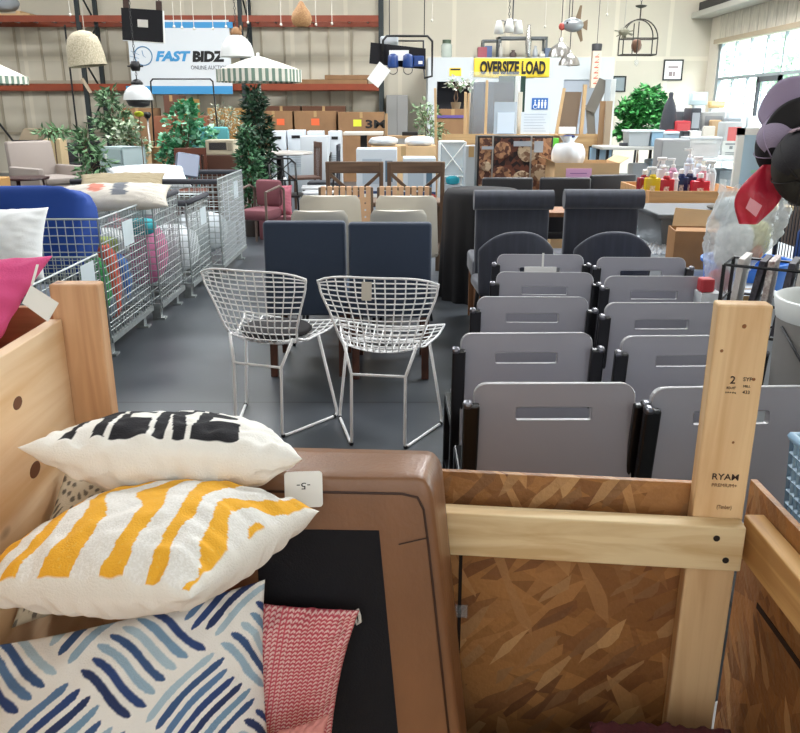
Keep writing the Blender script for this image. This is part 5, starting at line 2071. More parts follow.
p = at(26, 177, 10.4)
round_table('side_table', 'small round dark wood table in front of the armchair', p.x, 10.4, p.z, .28, DWD, DWD)
p = at(-14, 141, 12.0)
tag(MB().lathe([(.17, 0), (.17, p.z - .03), (.22, p.z - .03), (.22, p.z)], (0, 0, 0), 24).build('pedestal_table', mat('black_blue', '20242c', .35), None, 40, loc=(p.x - .12, 11.9, 0)), 'black pedestal table left of the armchair', 'table')
p = at(0, 178, 9.6)
tag(MB().box(-.3, .12, -.2, .25, 0, p.z, .01).build('oak_cabinet', mat('honey_oak', 'b98d56', .5), None, loc=(p.x - .12, 9.6, 0)), 'honey oak cabinet end left of the round dark table', 'cabinet')
# desk with box
p = at(30, 140, 14.4)
t = thing('desk', 'black framed desk behind the armchair with a tan box on it', 'desk', (p.x, 14.4, 0))
MB().box(-.30, .38, 0, .5, p.z - .04, p.z).build('desktop', BLK, t)
for sx in (-.28, .34):
    for sy in (.02, .45):
        MB().box(sx, sx + .04, sy, sy + .04, 0, p.z - .04).build('leg', BLK, t)
o = MB().hexa([(-.18, 0, 0), (.14, 0, 0), (.14, .25, 0), (-.18, .25, 0), (-.08, .02, .19), (.20, .02, .19), (.20, .25, .19), (-.08, .25, .19)]).build('tan_box', mat('tan_card', 'a08f78', .8), None, loc=(p.x - .04, 14.45, p.z + .001))
tag(o, 'tan slanted box on the black framed desk', 'box')
p = at(51, 139, 13.9)
tag(MB().box(-.14, .14, 0, .3, 0, p.z, .01).build('birch_panel_box', mat('birch', 'cdb68f', .6), None, loc=(p.x, 13.9, 0)), 'tall pale birch box behind the armchair', 'box')
# swivel chairs
SWB = mat('swivel_black', '1a1a1e', .6)


def office_chair(label, x, y, rz, h=.95, m=SWB):
    t = thing('office_chair', label, 'chair', (x, y, 0), rz)
    MB().box(-.24, .24, -.22, .24, h * .5, h * .5 + .07, .03).build('seat', m, t, 40)
    MB().hexa([(-.2, .22, h * .55), (.2, .22, h * .55), (.2, .27, h * .55), (-.2, .27, h * .55), (-.22, .27, h), (.22, .27, h), (.22, .31, h), (-.22, .31, h)], .02).build('backrest', m, t, 40)
    MB().tube([(0, 0, .08), (0, 0, h * .5)], .03, 8).build('column', BLK, t, True)
    b = MB()
    for k in range(5):
        a = 2 * pi * k / 5
        b.bar((0, 0, .10), (.28 * cos(a), .28 * sin(a), .06), .04, .03)
    sb_ = b.build('star_base', BLK, t)
    for k in range(5):
        a = 2 * pi * k / 5
        MB().ball((.28 * cos(a), .28 * sin(a), .03), .03, 8).build('caster', BLK, sb_)
    for s in (-1, 1):
        MB().tube([(s * .26, .1, h * .52), (s * .29, .1, h * .72), (s * .27, -.12, h * .74)], .018, 6).build('armrest', BLK, t, True)
    return t


office_chair('black office chair with armrests behind the pale glass cabinet', at(103, 150, 13.9).x, 13.9, R(160), .98)
office_chair('black office chair between the armchair and the bamboo', at(66, 150, 15.9).x, 15.9, R(20), .86)
# glass cabinet
pg = mat('pale_cabinet', 'b6c9cc', .4)
t = thing('display_cabinet', 'pale blue glass-fronted cabinet with a hanging white tag', 'cabinet', (at(112, 165, 11.9).x, 11.9, 0), R(-30))
cw_, cdp, ch = .50, .42, at(112, 147, 11.9).z
MB().box(-cw_ / 2, -cw_ / 2 + .025, 0, cdp, 0, ch).box(cw_ / 2 - .025, cw_ / 2, 0, cdp, 0, ch).box(-cw_ / 2, cw_ / 2, 0, cdp, ch - .03, ch).box(-cw_ / 2, cw_ / 2, 0, cdp, 0, .06).box(-cw_ / 2, cw_ / 2, cdp - .02, cdp, 0, ch).build('cabinet_body', pg, t)
MB().box(-cw_ / 2 + .03, cw_ / 2 - .03, -.012, -.004, .06, ch - .03).build('door', mat('pale_glass', 'b9d0d4', .12, alpha=.75), t)
for z in (.35, .62, .84):
    MB().box(-cw_ / 2 + .025, cw_ / 2 - .025, .02, cdp - .02, z, z + .012).build('shelf', pg, t)
MB().box(-.11, -.07, -.02, -.014, ch - .22, ch - .10).build('white_tag', PAPER, t)
# teal chair, AC unit, brown chair frames
t = thing('teal_armchair', 'teal blue chair behind the bright ficus', 'chair', (at(205, 135, 13.6).x, 13.6, 0))
TL = mat('teal_cloth', '4a8f93', .8)
MB().box(-.34, .34, -.3, .3, .2, .6, .06).build('seat', TL, t, 40)
MB().box(-.34, .34, .2, .34, .5, at(205, 127, 13.6).z, .06).build('backrest', TL, t, 40)
for sx in (-.28, .28):
    for sy in (-.25, .25):
        MB().box(sx - .02, sx + .02, sy - .02, sy + .02, 0, .2).build('leg', BRN, t)
p0, p1 = at(205, 140, 11.2), at(234, 155, 11.2)
t = thing('air_conditioner', 'beige window air conditioner standing on a brown chest', 'appliance', ((p0.x + p1.x) / 2, 11.2, p1.z))
acw, ach = (p1.x - p0.x) / 2, p0.z - p1.z
MB().box(-acw, acw, 0, .35, 0, ach, .01).build('case', mat('beige_plastic', 'c3b89f', .5), t)
g_ = MB()
for k in range(9):
    g_.box(-acw * .75, acw * .5, -.006, -.001, ach * (.35 + .055 * k), ach * (.35 + .055 * k) + .008)
g_.build('grille', mat('dark_metal', '3a3a3d', .5), t)
MB().box(acw * .58, acw * .88, -.006, -.001, ach * .3, ach * .8).build('control_panel', mat('grey_beige', 'a39a86', .5), t)
tag(MB().box(-.24, .24, 0, .4, 0, p1.z - .001, .01).box(-.25, .25, -.01, .4, p1.z * .48, p1.z * .5).build('brown_chest', mat('chest_brown', '5b3a2c', .5), None, loc=((p0.x + p1.x) / 2, 11.18, 0)), 'brown chest carrying the beige air conditioner', 'chest')


def ladder_chair(label, x, y, rz, m, h=.95, group=None):
    t = thing('wooden_chair', label, 'chair', (x, y, 0), rz, group)
    for sx in (-.19, .19):
        MB().bar((sx, .2, 0), (sx, .23, h), .035, .03, (0, 1, 0)).build('leg', m, t)
        MB().bar((sx, -.2, 0), (sx, -.2, .45), .035, .03, (0, 1, 0)).build('leg', m, t)
    MB().box(-.21, .21, -.22, .22, .44, .48, .01).build('seat', m, t)
    MB().box(-.19, .19, .21, .235, h - .09, h, .006).build('top_rail', m, t)
    for k in range(4):
        x_ = -.12 + .08 * k
        MB().bar((x_, .205, .48), (x_, .228, h - .09), .025, .012, (0, 1, 0)).build('spindle', m, t)
    return t


RW = mat('red_wood', '6b3b2a', .5)
ladder_chair('reddish wooden chair below the teal chair', at(198, 160, 11.2).x, 10.75, R(10), RW, 1.0)
ladder_chair('reddish wooden chair in front of the brown drum', at(177, 160, 11.55).x, 11.9, R(-10), mat('near_black_wood', '2c2220', .5), .86)

# rose chair
t = thing('rose_armchair', 'rose pink wood-framed armchair at the end of the cages', 'armchair', (at(260, 190, 9.2).x, 9.2, 0), R(-20))
RO = mat('rose_cloth', '7d4a52', .85)
MB().box(-.17, .17, -.2, .2, .30, .42, .04).build('seat', RO, t, 40)
MB().box(-.16, .16, .16, .25, .42, .72, .04).build('backrest', RO, t, 40)
for sx in (-.19, .19):
    MB().tube([(sx, .2, 0), (sx, .2, .62), (sx, .1, .66), (sx, -.22, .62), (sx, -.22, 0)], .016, 6).build('arm_frame', mat('grey_wood', '6a5a52', .6), t)
pil2('rose floral cushion on the floor chair beside the farthest wire cage', (at(277, 195, 9.75).x, 9.75, .45), .36, .36, .16, 'b86a78', 75, 0, 51, name='cushion', cat='cushion')
tag(MB().box(-.2, .2, -.2, .2, 0, .28, .02).build('footstool', RO, None, 40, loc=(at(277, 195, 9.75).x, 9.75, 0)), 'low rose footstool under the rose floral cushion', 'stool')

# round white cafe table and black chairs
p = at(279, 152, 11.6)
t = thing('cafe_table', 'round white-topped cafe table beside the conifers', 'table', (p.x, 11.6, 0))
MB().lathe([(.46, p.z - .03), (.48, p.z - .015), (.47, p.z)], (0, 0, 0), 40).build('tabletop', mat('stone_top', 'c4c0ba', .35), t, 40)
MB().lathe([(.05, .04), (.04, p.z - .03)], (0, 0, 0), 14).build('column', BLK, t, True)
MB().lathe([(.26, 0), (.25, .02), (.06, .045)], (0, 0, 0), 24).build('base', BLK, t, 40)


def metal_chair(label, x, y, rz, seatm=None, h=.92):
    t = thing('metal_chair', label, 'chair', (x, y, 0), rz, 'black metal chairs around the cafe table')
    for sx in (-1, 1):
        MB().tube([(sx * .2, .22, 0), (sx * .17, .16, .46), (sx * .16, .20, h - .05)], .013, 6).build('leg', BLK, t, True)
        MB().tube([(sx * .21, -.22, 0), (sx * .17, -.16, .46)], .013, 6).build('leg', BLK, t, True)
    MB().box(-.2, .2, -.2, .2, .45, .48, .01).build('seat', seatm or BLK, t, 40)
    b = MB()
    b.tube([(-.16, .20, h - .06), (-.10, .215, h), (.10, .215, h), (.16, .20, h - .06)], .013, 6)
    b.tube([(-.16, .195, .66), (.16, .195, .66)], .009, 6)
    b.tube([(-.16, .20, .66), (.13, .21, h - .02)], .008, 6).tube([(.16, .20, .66), (-.13, .21, h - .02)], .008, 6).tube([(0, .2, .66), (0, .215, h)], .008, 6)
    b.build('backrest', BLK, t, True)
    return t


SW = mat('white_seat', 'd3d6da', .5)
c1 = metal_chair('black metal cross-wire chair in front of the cafe table, dark seat', at(286, 190, 10.2).x, 10.2, R(178))
c2 = metal_chair('black metal chair with white seat, nearest the white appliances', at(316, 180, 11.2).x, 11.2, R(-85), SW)
c3 = metal_chair('black metal chair with white seat in front right of the cafe table', at(318, 190, 10.5).x, 10.5, R(-95), SW, .84)
c4 = metal_chair('black metal chair behind the cafe table beside the white appliances', at(272, 150, 12.5).x, 12.5, R(10), SW)
ladder_chair('dark brown chair pulled up beyond the cafe table by the white units', at(304, 160, 12.9).x, 12.9, R(-70), mat('walnut', '5a4034', .5), 1.0)
ladder_chair('slate grey chair next to the tall white appliance', at(323, 160, 12.0).x, 12.0, R(-90), mat('slate_wood', '474b55', .5), 1.0)


# white appliances
def appliance(label, px0, px1, y_, D, depth=.35, m=None, screen=True, rz=0):
    a, b = at(px0, y_, D), at(px1, y_, D)
    t = thing('white_appliance', label, 'appliance', ((a.x + b.x) / 2, D, 0), rz, None)
    hw = (b.x - a.x) / 2
    MB().box(-hw, hw, 0, depth, .03, a.z, .015).build('case', m or mat('appliance_white', 'c9d0d6', .4), t, 40)
    for sx in (-hw + .05, hw - .05):
        MB().ball((sx, .06, .03), .03, 8).ball((sx, depth - .06, .03), .03, 8).build('caster', BLK, t, True)
    if screen:
        MB().box(-hw * .5, hw * .5, -.006, -.001, a.z - .14, a.z - .09).build('control_panel', BLK, t)
        v = MB()
        for k in range(8):
            v.box(-hw * .7, hw * .7, -.005, -.001, a.z * .45 + k * .03, a.z * .45 + k * .03 + .01)
        v.build('vent_slats', mat('vent_grey', '9aa3ab', .5), t)
    return t


appliance('white portable air unit farthest left, just behind the cafe table', 269, 285, 131, 14.6)
appliance('white portable air unit, second from the conifers', 287, 304, 130, 14.7)
appliance('white portable air unit behind the big plain white box', 307, 323, 131, 14.8)
appliance('large plain white box unit right of the cafe table chairs', 300, 327, 136, 13.6, screen=False, depth=.5)
appliance('white portable air unit farthest right, beside the white folding table', 328, 341, 131, 14.2)
# white folding table
p0, p1 = at(343, 132, 15.0), at(383, 132, 15.0)
t = thing('folding_table', 'white-topped table in front of the lettered carton', 'table', ((p0.x + p1.x) / 2, 15.0, 0))
hw = (p1.x - p0.x) / 2
MB().box(-hw, hw, 0, .6, p0.z - .06, p0.z, .01).build('tabletop', mat('offwhite_top', 'd4cdc2', .5), t)
MB().box(-.16 + .1, -.04 + .1, .25, .35, 0, p0.z - .06).build('column', BLK, t)
# boxes with printed bands
AW = mat('carton_white', 'd4dce4', .55)


def print_box(label, px0, px1, ytop, D, z1=None, win=True):
    a, b = at(px0, ytop, D), at(px1, ytop, D)
    hw = (b.x - a.x) / 2
    t = thing('appliance_carton', label, 'box', ((a.x + b.x) / 2, D, 0), 0, None)
    H = a.z
    MB().box(-hw, hw, 0, .4, 0, H, .006).build('carton_body', AW, t)
    MB().box(-hw, hw, -.003, 0, .42, .60).build('blue_band', mat('navy_print', '24406e', .5), t)
    MB().box(-hw * .5, hw * .4, -.006, -.003, .45, .50).build('red_band', mat('red_print', 'b23038', .5), t)
    MB().box(-hw * .8, hw * .1, -.006, -.003, .52, .57).build('white_band', PAPER, t)
    MB().box(-hw * .7, hw * .25, -.003, 0, H * .64, H * .90).build('printed_picture', mat('pale_print', 'b3c0cc', .5), t)
    MB().box(hw * .42, hw * .78, -.003, 0, H * .66, H * .88).build('printed_picture', mat('slate_print', '5a7488', .5), t)
    return t, hw, H


print_box('white appliance carton with blue and red printed band, behind the left stool', 356, 397, 149, 9.3)
t, hw, H = print_box('white appliance carton with red dot print, behind the right stool', 403, 436, 158, 9.2)
MB().lathe([(.05, 0), (.05, .004)], (hw * .8, -.004, .53), 16, M=Matrix.Rotation(pi / 2, 3, 'X')).build('red_dot', mat('dot_red', 'c45048', .5), t)
t, w_, h_ = carton('tan carton topped with bubble wrap behind the cross-back stools', 371, 436, 146, 10.2, m=CARD3, depth=.5)
soft('bubble_wrap', 'white bubble wrap bundle on the tan carton behind the stools', 'wrapping', (t.location.x - .25, 10.4, h_ + .05), (.36, .4, .11), 'ccd0d2', seed=61)
soft('bubble_wrap', 'silvery bubble wrap heap on the right of the tan carton', 'wrapping', (t.location.x + .2, 10.4, h_ + .05), (.36, .4, .12), 'dfe3e8', seed=62)
# wooden shelf unit by the office
p = at(407, 136, 13.6)
t = thing('wooden_shelf', 'small wooden shelf unit left of the olive plant', 'shelf', (p.x, 13.6, 0))
LW = mat('light_wood', 'b99770', .6)
MB().box(-.36, .30, 0, .4, p.z - .04, p.z).build('shelf_board', LW, t)
MB().box(-.36, .30, 0, .4, .5, .54).build('shelf_board', LW, t)
MB().box(-.36, -.32, 0, .4, 0, p.z + .35).build('side_panel', LW, t)
MB().box(.26, .30, 0, .4, 0, p.z - .04).build('side_panel', LW, t)
tag(MB().box(-.13, .13, 0, .2, 0, .06, .01).build('black_tray', BLKP, None, loc=(p.x + .05, 13.7, p.z + .001)), 'small black tray on the wooden shelf unit', 'tray')
# grey metal panel doors against the wall
p0, p1 = at(386, 95, 19.4), at(408, 95, 19.4)
t = thing('metal_locker', 'grey two-door metal cabinet against the wall by the rack end', 'cabinet', ((p0.x + p1.x) / 2, 19.4, 0))
hw = (p1.x - p0.x) / 2
LG = mat('locker_grey', '8d8c8a', .5)
MB().box(-hw, hw, 0, .5, 0, p0.z, .01).build('cabinet_body', LG, t)
for s in (-1, 1):
    MB().box(min(0, s * hw) + .01, max(0, s * hw) - .01, -.015, 0, .03, p0.z - .02, .003).build('door', mat('locker_door', '9b9a97', .5), t)

# ================================================================== CENTRE BACKGROUND
# plywood bin
p0, p1 = at(446, 134, 12), at(606, 134, 12)
t = thing('plywood_bin', 'long plywood bin holding doors and boards before the office', 'bin', ((p0.x + p1.x) / 2, 12.4, 0))
hw = (p1.x - p0.x) / 2
PLY = wood('plywood', 'cba878', 'b48f62', 'x', 4, .6)
MB().box(-hw, hw, -.4, -.38, 0, p0.z).build('front_panel', PLY, t)
MB().box(-hw, hw, .78, .80, 0, p0.z - .05).build('back_panel', PLY, t)
MB().box(-hw, -hw + .02, -.38, .78, 0, p0.z - .02).build('side_panel', PLY, t)
MB().box(hw - .02, hw, -.38, .78, 0, p0.z - .02).build('side_panel', PLY, t)
MB().box(-hw + .02, hw - .02, -.38, .78, .02, .05).build('base_board', PLY, t)
BX = t.location.x
# cloud of things standing in the bin
STK = mat('pale_stick', 'cfae82', .6)


def leaning(name, label, cat, px0, px1, pyt, D, m, thick=.03, z0=.052, lean=0.0, skew=0.0):
    a, b = at(px0, pyt, D), at(px1, pyt, D)
    w_ = b.x - a.x
    t = V(((a.x + b.x) / 2 - skew, D, z0))
    h_ = a.z - z0
    o = MB().hexa([(-w_ / 2, 0, 0), (w_ / 2, 0, 0), (w_ / 2, thick, 0), (-w_ / 2, thick, 0), (-w_ / 2 + skew, lean, h_), (w_ / 2 + skew, lean, h_), (w_ / 2 + skew, lean + thick, h_), (-w_ / 2 + skew, lean + thick, h_)], .004).build(name, m, None, loc=t)
    return tag(o, label, cat)


leaning('timber_batten', 'pale timber batten leaning in the bin beside the dark doorway', 'batten', 464.5, 467, 92, 12.2, STK, .04)
leaning('timber_batten', 'slightly shorter timber batten touching its neighbour in the bin', 'batten', 468, 471, 93, 12.35, STK, .04, skew=.05)
leaning('timber_batten', 'single timber batten in front of the plastic wrapped doors', 'batten', 486, 488.5, 80, 12.05, STK, .04)
leaning('timber_batten', 'long thin timber batten at the left side of the dark doorway', 'batten', 434, 436.5, 88, 13.6, STK, .04, z0=0, skew=-.05)
leaning('door_slab', 'plastic wrapped grey-blue door slab standing in the plywood bin', 'door panel', 474, 494, 82, 12.5, mat('wrapped_slate', '434b5e', .35), .05)
leaning('door_slab', 'darker wrapped door slab right of the single batten', 'door panel', 494, 514, 82, 12.6, mat('wrapped_dark', '363845', .35), .05)
tag(MB().box(-.36, .36, 0, .004, 0, 1.05).build('plastic_sheet', CLEAR, None, loc=(at(494, 100, 12.3).x, 12.3, .95)), 'clear plastic sheet draped before the wrapped door slabs', 'plastic sheet')
leaning('white_door_panel', 'narrow white panel standing at the right of the wrapped doors', 'door panel', 516, 521, 76, 12.7, WHT, .05)
leaning('picture_molding', 'black and mint framed panel behind the white narrow panel', 'frame', 499, 526, 76, 13.0, mat('dark_green_frame', '24443c', .5), .02)
leaning('brass_post', 'narrow white post with brass hinges in front of the black frame', 'post', 519, 523, 92, 12.15, mat('ivory_paint', 'd8d0c0', .5), .05)
a_, b_ = at(495, 102, 11.9), at(518, 102, 11.9)
t = thing('acrylic_stand', 'clear acrylic sign stand on the edge of the plywood bin', 'stand', ((a_.x + b_.x) / 2, 11.96, p0.z + .0))
hw = (b_.x - a_.x) / 2
MB().box(-hw, hw, 0, .006, 0, a_.z - p0.z).box(-hw, hw, -.1, .1, 0, .006).build('acrylic_sheet', mat('acrylic', 'c9d6e2', .1, alpha=.45), t)
MB().box(-hw * .7, hw * .8, -.012, -.006, .01, (a_.z - p0.z) * .68).build('paper_sheet', mat('paper_blue', 'cdd9e6', .7), t)
tag(MB().box(-hw * 2.2, hw * 5.2, -.12, .12, -.02, -.001).build('shelf_plank', PLY, None, loc=(t.location.x + .0, 11.98, p0.z)), 'narrow plank across the plywood bin under the paper signs', 'plank')
for (x0, x1, yt, lb_) in ((522, 551, 112, 'large white printed notice standing on the plank beside the acrylic stand'),):
    a_, b_ = at(x0, yt, 11.9), at(x1, yt, 11.9)
    t = thing('paper_notice', lb_, 'sign', ((a_.x + b_.x) / 2, 11.95, p0.z))
    hw = (b_.x - a_.x) / 2
    MB().box(-hw, hw, 0, .01, 0, a_.z - p0.z).build('sheet', mat('paper_blue2', 'dce5ee', .7), t)
    l_ = MB()
    for k in range(7):
        l_.box(-hw * .8, hw * (.75 - .1 * (k % 3)), -.003, 0, .04 + .038 * k, .046 + .038 * k)
    l_.build('printed_lines', mat('line_grey', 'a6b2c2', .7), t)
t = thing('timber_easel', 'brown and pale wooden easel leaning in the plywood bin', 'frame', (at(573, 100, 12.3).x, 12.3, .052))
h_ = at(573, 92, 12.3).z
MB().hexa([(-.34, 0, 0), (-.0, 0, 0), (-.0, .04, 0), (-.34, .04, 0), (-.13, 0, h_ - .05), (.12, 0, h_ - .05), (.12, .04, h_ - .05), (-.13, .04, h_ - .05)]).build('board', mat('brown_panel', '7d6a58', .6), t)
MB().bar((.12, -.02, .0), (.16, -.02, h_ + .05), .05, .05, (0, 1, 0)).bar((-.36, -.02, 0), (-.14, -.02, h_), .04, .04, (0, 1, 0)).build('edge_batten', STK, t)
t = thing('angled_board', 'grey brown board tilted to the left near the lantern sign', 'board', (at(592, 100, 12.5).x, 12.5, .052))
MB().bar((-.02, 0, 1.4), (.16, 0, h_ + .12), .16, .03, (0, 1, 0)).bar((.18, .04, 0), (-.02, .04, 1.5), .12, .03, (0, 1, 0)).build('plank_pair', mat('grey_brown', '7c7870', .6), t)
leaning('tall_panel', 'tall pale silver panel standing right of the tilted boards', 'panel', 606, 611.5, 79, 12.45, mat('silver_panel', 'b9c2c8', .4), .03, z0=0)
leaning('tall_panel', 'tall white panel standing beside the rich green ficus', 'panel', 612, 616.5, 79, 12.6, WHT, .03, z0=0)
leaning('wood_plank', 'brown wooden plank leaning before the tall pale panels', 'plank', 600.5, 606, 101, 11.9, mat('plank_brown', '9c7b58', .6), .03, z0=0)
leaning('wood_plank', 'greyish wooden plank beside the brown leaning plank', 'plank', 606.5, 613, 101, 11.85, mat('plank_grey', 'a8947c', .6), .03, z0=0)
leaning('faucet_box', 'small white carton in the bin below the angled frame', 'box', 560, 576, 127, 11.96, PAPER, .1, z0=p0.z)
# storage around the dark doorway
carton('brown carton with violet tape in front of the dark doorway', 437, 469, 109, 15.5, m=CARD2, depth=.6)
tag(MB().box(-.30, .30, -.004, -.001, 0, .05).build('violet_tape', mat('violet', '5b4a8c', .6), None, loc=(at(453, 117, 15.49).x, 15.495, at(453, 118, 15.49).z)), 'violet tape strip across the carton by the dark doorway', 'tape')

# food poster display
a_, b_ = at(478, 136, 8.4), at(553.5, 136, 8.4)
t = thing('food_display_board', 'black framed display board covered with food photographs', 'display board', ((a_.x + b_.x) / 2, 8.4, 0))
hw, H = (b_.x - a_.x) / 2, a_.z
MB().box(-hw, hw, 0, .28, .05, H, .004).build('case', mat('board_black', '1c191a', .4), t)
for (u0, u1) in ((-.97, -.62), (-.58, .38), (.44, .96)):
    pass
FB = mat('food_print', '6e3f30', .6, kind='voronoi', vscale=22, col2='231618')
FB2 = mat('food_print_light', 'b98a66', .6, kind='voronoi', vscale=30, col2='58342a')
FB3 = mat('food_print_pale', 'cdb79a', .6, kind='voronoi', vscale=30, col2='7c5a44')
for (u0, u1, mm) in ((-.95, -.63, FB2), (-.56, .39, FB), (.45, .96, FB2)):
    MB().box(u0 * hw, u1 * hw, -.003, 0, H - .62, H - .02).build('food_photo', mm, t)
for (cx, cz, r_, mm) in ((.13, .15, .105, FB3), (-.13, .14, .085, FB2), (-.13, .42, .12, FB2), (.08, .44, .10, FB3), (.25, .36, .085, FB3), (-.29, .30, .05, FB3), (-.29, .48, .055, FB3)):
    MB().lathe([(r_, 0), (r_, .006), (r_ * .9, .008)], (cx, -.003, H - cz), 28, M=Matrix.Rotation(pi / 2, 3, 'X')).build('food_bowl', mm, t)
for xx in (-.60, .42):
    MB().box(xx * hw - .008, xx * hw + .008, -.012, 0, .05, H).build('silver_strip', METAL, t)
MB().box(-.02, .16, -.016, -.010, H - .10, H - .05).build('pale_label', mat('label_grey', 'aab2bd', .6), t)
MB().box(-.34, -.22, -.014, -.010, H - .13, H - .10).build('pale_label', mat('label_grey', 'aab2bd', .6), t)
MB().box(.19, .28, -.014, -.010, H - .16, H - .05).build('pale_label', mat('label_grey', 'aab2bd', .6), t)
MB().box(-.34, -.24, -.004, -.001, H - .30, H - .285).box(-.2, -.1, -.004, -.001, H - .45, H - .44).box(.08, .15, -.004, -.001, H - .45, H - .44).build('caption_lines', mat('caption_white', 'cfc8c0', .6), t)
leaning('green_card', 'bright green card beside the food display board', 'card', 553.5, 559, 138, 8.7, mat('lime', '6fe04a', .6), .01, z0=0)
# cartons with pink sign and white bag
t, w_, h_ = carton('open tan carton with a pink paper sign and a white bag behind it', 555, 620, 163, 7.86, m=CARD3, depth=.5, flaps=True)
MB().box(-.20, .045, -.004, -.001, h_ - .22, h_ - .05).build('pink_sign', mat('pink_paper', 'e4aed6', .7), t)
l_ = MB()
for k in range(3):
    l_.box(-.16, .0, -.006, -.004, h_ - .10 - .04 * k, h_ - .092 - .04 * k)
l_.build('sign_writing', mat('writing_violet', 'a06aa8', .7), t)
tl = t.location
mb = MB()


def SBag(a, b__):
    th, z = a * 2 * pi, b__
    r_ = .165 * (sin(pi * min(1, (z * .93 + .04))) ** .6) * (1 + .05 * sin(th * 5 + z * 4) + .03 * sin(th * 11))
    if z > .80:
        r_ = .045 + .045 * (z - .80) / .20 * (.7 + sin(th * 2))
    return V((r_ * cos(th), r_ * sin(th) * .85, z * .36))


mb.grid(SBag, 48, 24, True)
tag(mb.build('plastic_bag', mat('white_bag_plastic', 'd8dde2', .35), None, True, loc=(tl.x - .14, 8.12, h_ - .12)), 'knotted white plastic bag in the open tan carton', 'bag')
tag(MB().box(-.30, .30, -.22, .22, 0, h_ - .13, .01).build('carton_filling', mat('kraft_fill', '9c7a56', .9), None, loc=(tl.x, 8.11, .012)), 'packed brown filling inside the open tan carton', 'filling')
soft('blue_ribbon', 'dark blue ribbon knot on top of the knotted white bag', 'ribbon', (tl.x - .14, 8.12, h_ + .235), (.12, .05, .03), '2a3566', seed=70)
for i, (x0, x1) in enumerate(((589, 596.5), (598.5, 612))):
    a_, b_ = at(x0, 146, 10.9), at(x1, 162, 10.9)
    t = thing('blue_picture', ['narrow part of a blue picture behind the open carton', 'black framed blue sky picture behind the open carton'][i], 'picture', ((a_.x + b_.x) / 2, 10.9, 0))
    hw = (b_.x - a_.x) / 2
    MB().box(-hw, hw, 0, .02, 0, a_.z, .003).build('frame', BLK, t)
    MB().box(-hw + .015, hw - .015, -.004, 0, .5, a_.z - .02).build('print', mat('sky_print', '8cc0e6', .5, col2='d7ecf5', vscale=2), t)
# clear lattice box right of stools
a_, b_ = at(440, 142, 9.6), at(466, 142, 9.6)
t = thing('clear_storage_crate', 'tall clear plastic wrapped rack beside the olive plant', 'crate', ((a_.x + b_.x) / 2, 9.6, 0))
hw = (b_.x - a_.x) / 2
f_ = MB()
for sx in (-hw, hw):
    for sy in (0, .3):
        f_.tube([(sx, sy, 0), (sx, sy, a_.z)], .009, 6)
f_.tube([(-hw, 0, a_.z), (hw, 0, .75)], .007, 5).tube([(hw, 0, a_.z), (-hw, 0, .75)], .007, 5).tube([(-hw, 0, .74), (hw, 0, .74)], .009, 5).tube([(-hw, 0, a_.z), (hw, 0, a_.z)], .009, 5).tube([(-hw, .3, a_.z), (hw, .3, a_.z)], .009, 5)
f_.build('rack_frame', WHT, t)
MB().box(-hw, hw, .01, .28, .02, a_.z - .01).build('plastic_wrap', mat('blue_clear', 'b3c8d4', .15, alpha=.5), t)
soft('teal_bag', 'teal item wrapped low in the clear plastic rack', 'bag', (t.location.x, 9.54, .70), (.16, .08, .10), '2f9fb0', seed=71)
tag(MB().box(-.09, .09, -.05, .05, 0, .65).build('clear_pedestal', mat('pale_grey', 'c8ccd0', .5), None, loc=(t.location.x, 9.53, 0)), 'pale narrow pedestal under the teal item', 'pedestal')
carton('pale grey tall carton between the clear rack and the food board', 466, 477, 146, 9.2, m=mat('grey_card', 'a8adb0', .7), depth=.3)

# ================================================================== RIGHT SIDE
TOPW = mat('white_top', 'dadfe2', .4)


def tbl(name, label, x0, x1, y0, y1, h, mtop=TOPW, mleg=BLK, legs=True, apron=0.0):
    t = thing(name, label, 'table', ((x0 + x1) / 2, (y0 + y1) / 2, 0))
    hx, hy = (x1 - x0) / 2, (y1 - y0) / 2
    MB().box(-hx, hx, -hy, hy, h - .035, h, .006).build('tabletop', mtop, t)
    for sx in (-1, 1):
        for sy in (-1, 1):
            MB().bar((sx * (hx - .08), sy * (hy - .06), h - .035), (sx * (hx - .05), sy * (hy - .05), 0), .03, .03, (0, 1, 0)).build('leg', mleg, t)
    if apron:
        MB().box(-hx, hx, -hy, -hy + .012, h - apron, h - .035).build('front_panel', mtop, t)
    return t


tbl('trestle_table', 'grey table with thin black legs below the rich green ficus', 2.52, 3.36, 10.3, 10.9, at(650, 147, 10.3).z, mat('grey_top', 'b4b4b0', .4))
tbl('long_counter', 'long pale counter of bins and bags near the glazing', 3.45, 5.6, 9.9, 10.8, .93)
tbl('back_counter', 'back counter with machines in front of the glazing', 3.75, 6.3, 12.6, 13.5, 1.05)
tbl('tray_table', 'table carrying the wooden tray of spray bottles', 1.88, 3.0, 6.15, 7.1, .79, mat('birch', 'cdb68f', .6))
tbl('low_white_table', 'low white table with tote and cardboard boxes', 1.62, 2.75, 4.72, 6.08, .58, mat('lacquer_white', 'cfd6dc', .4), WHT, apron=.5)

# clear bins on the trestle table
hT = at(650, 147, 10.3).z


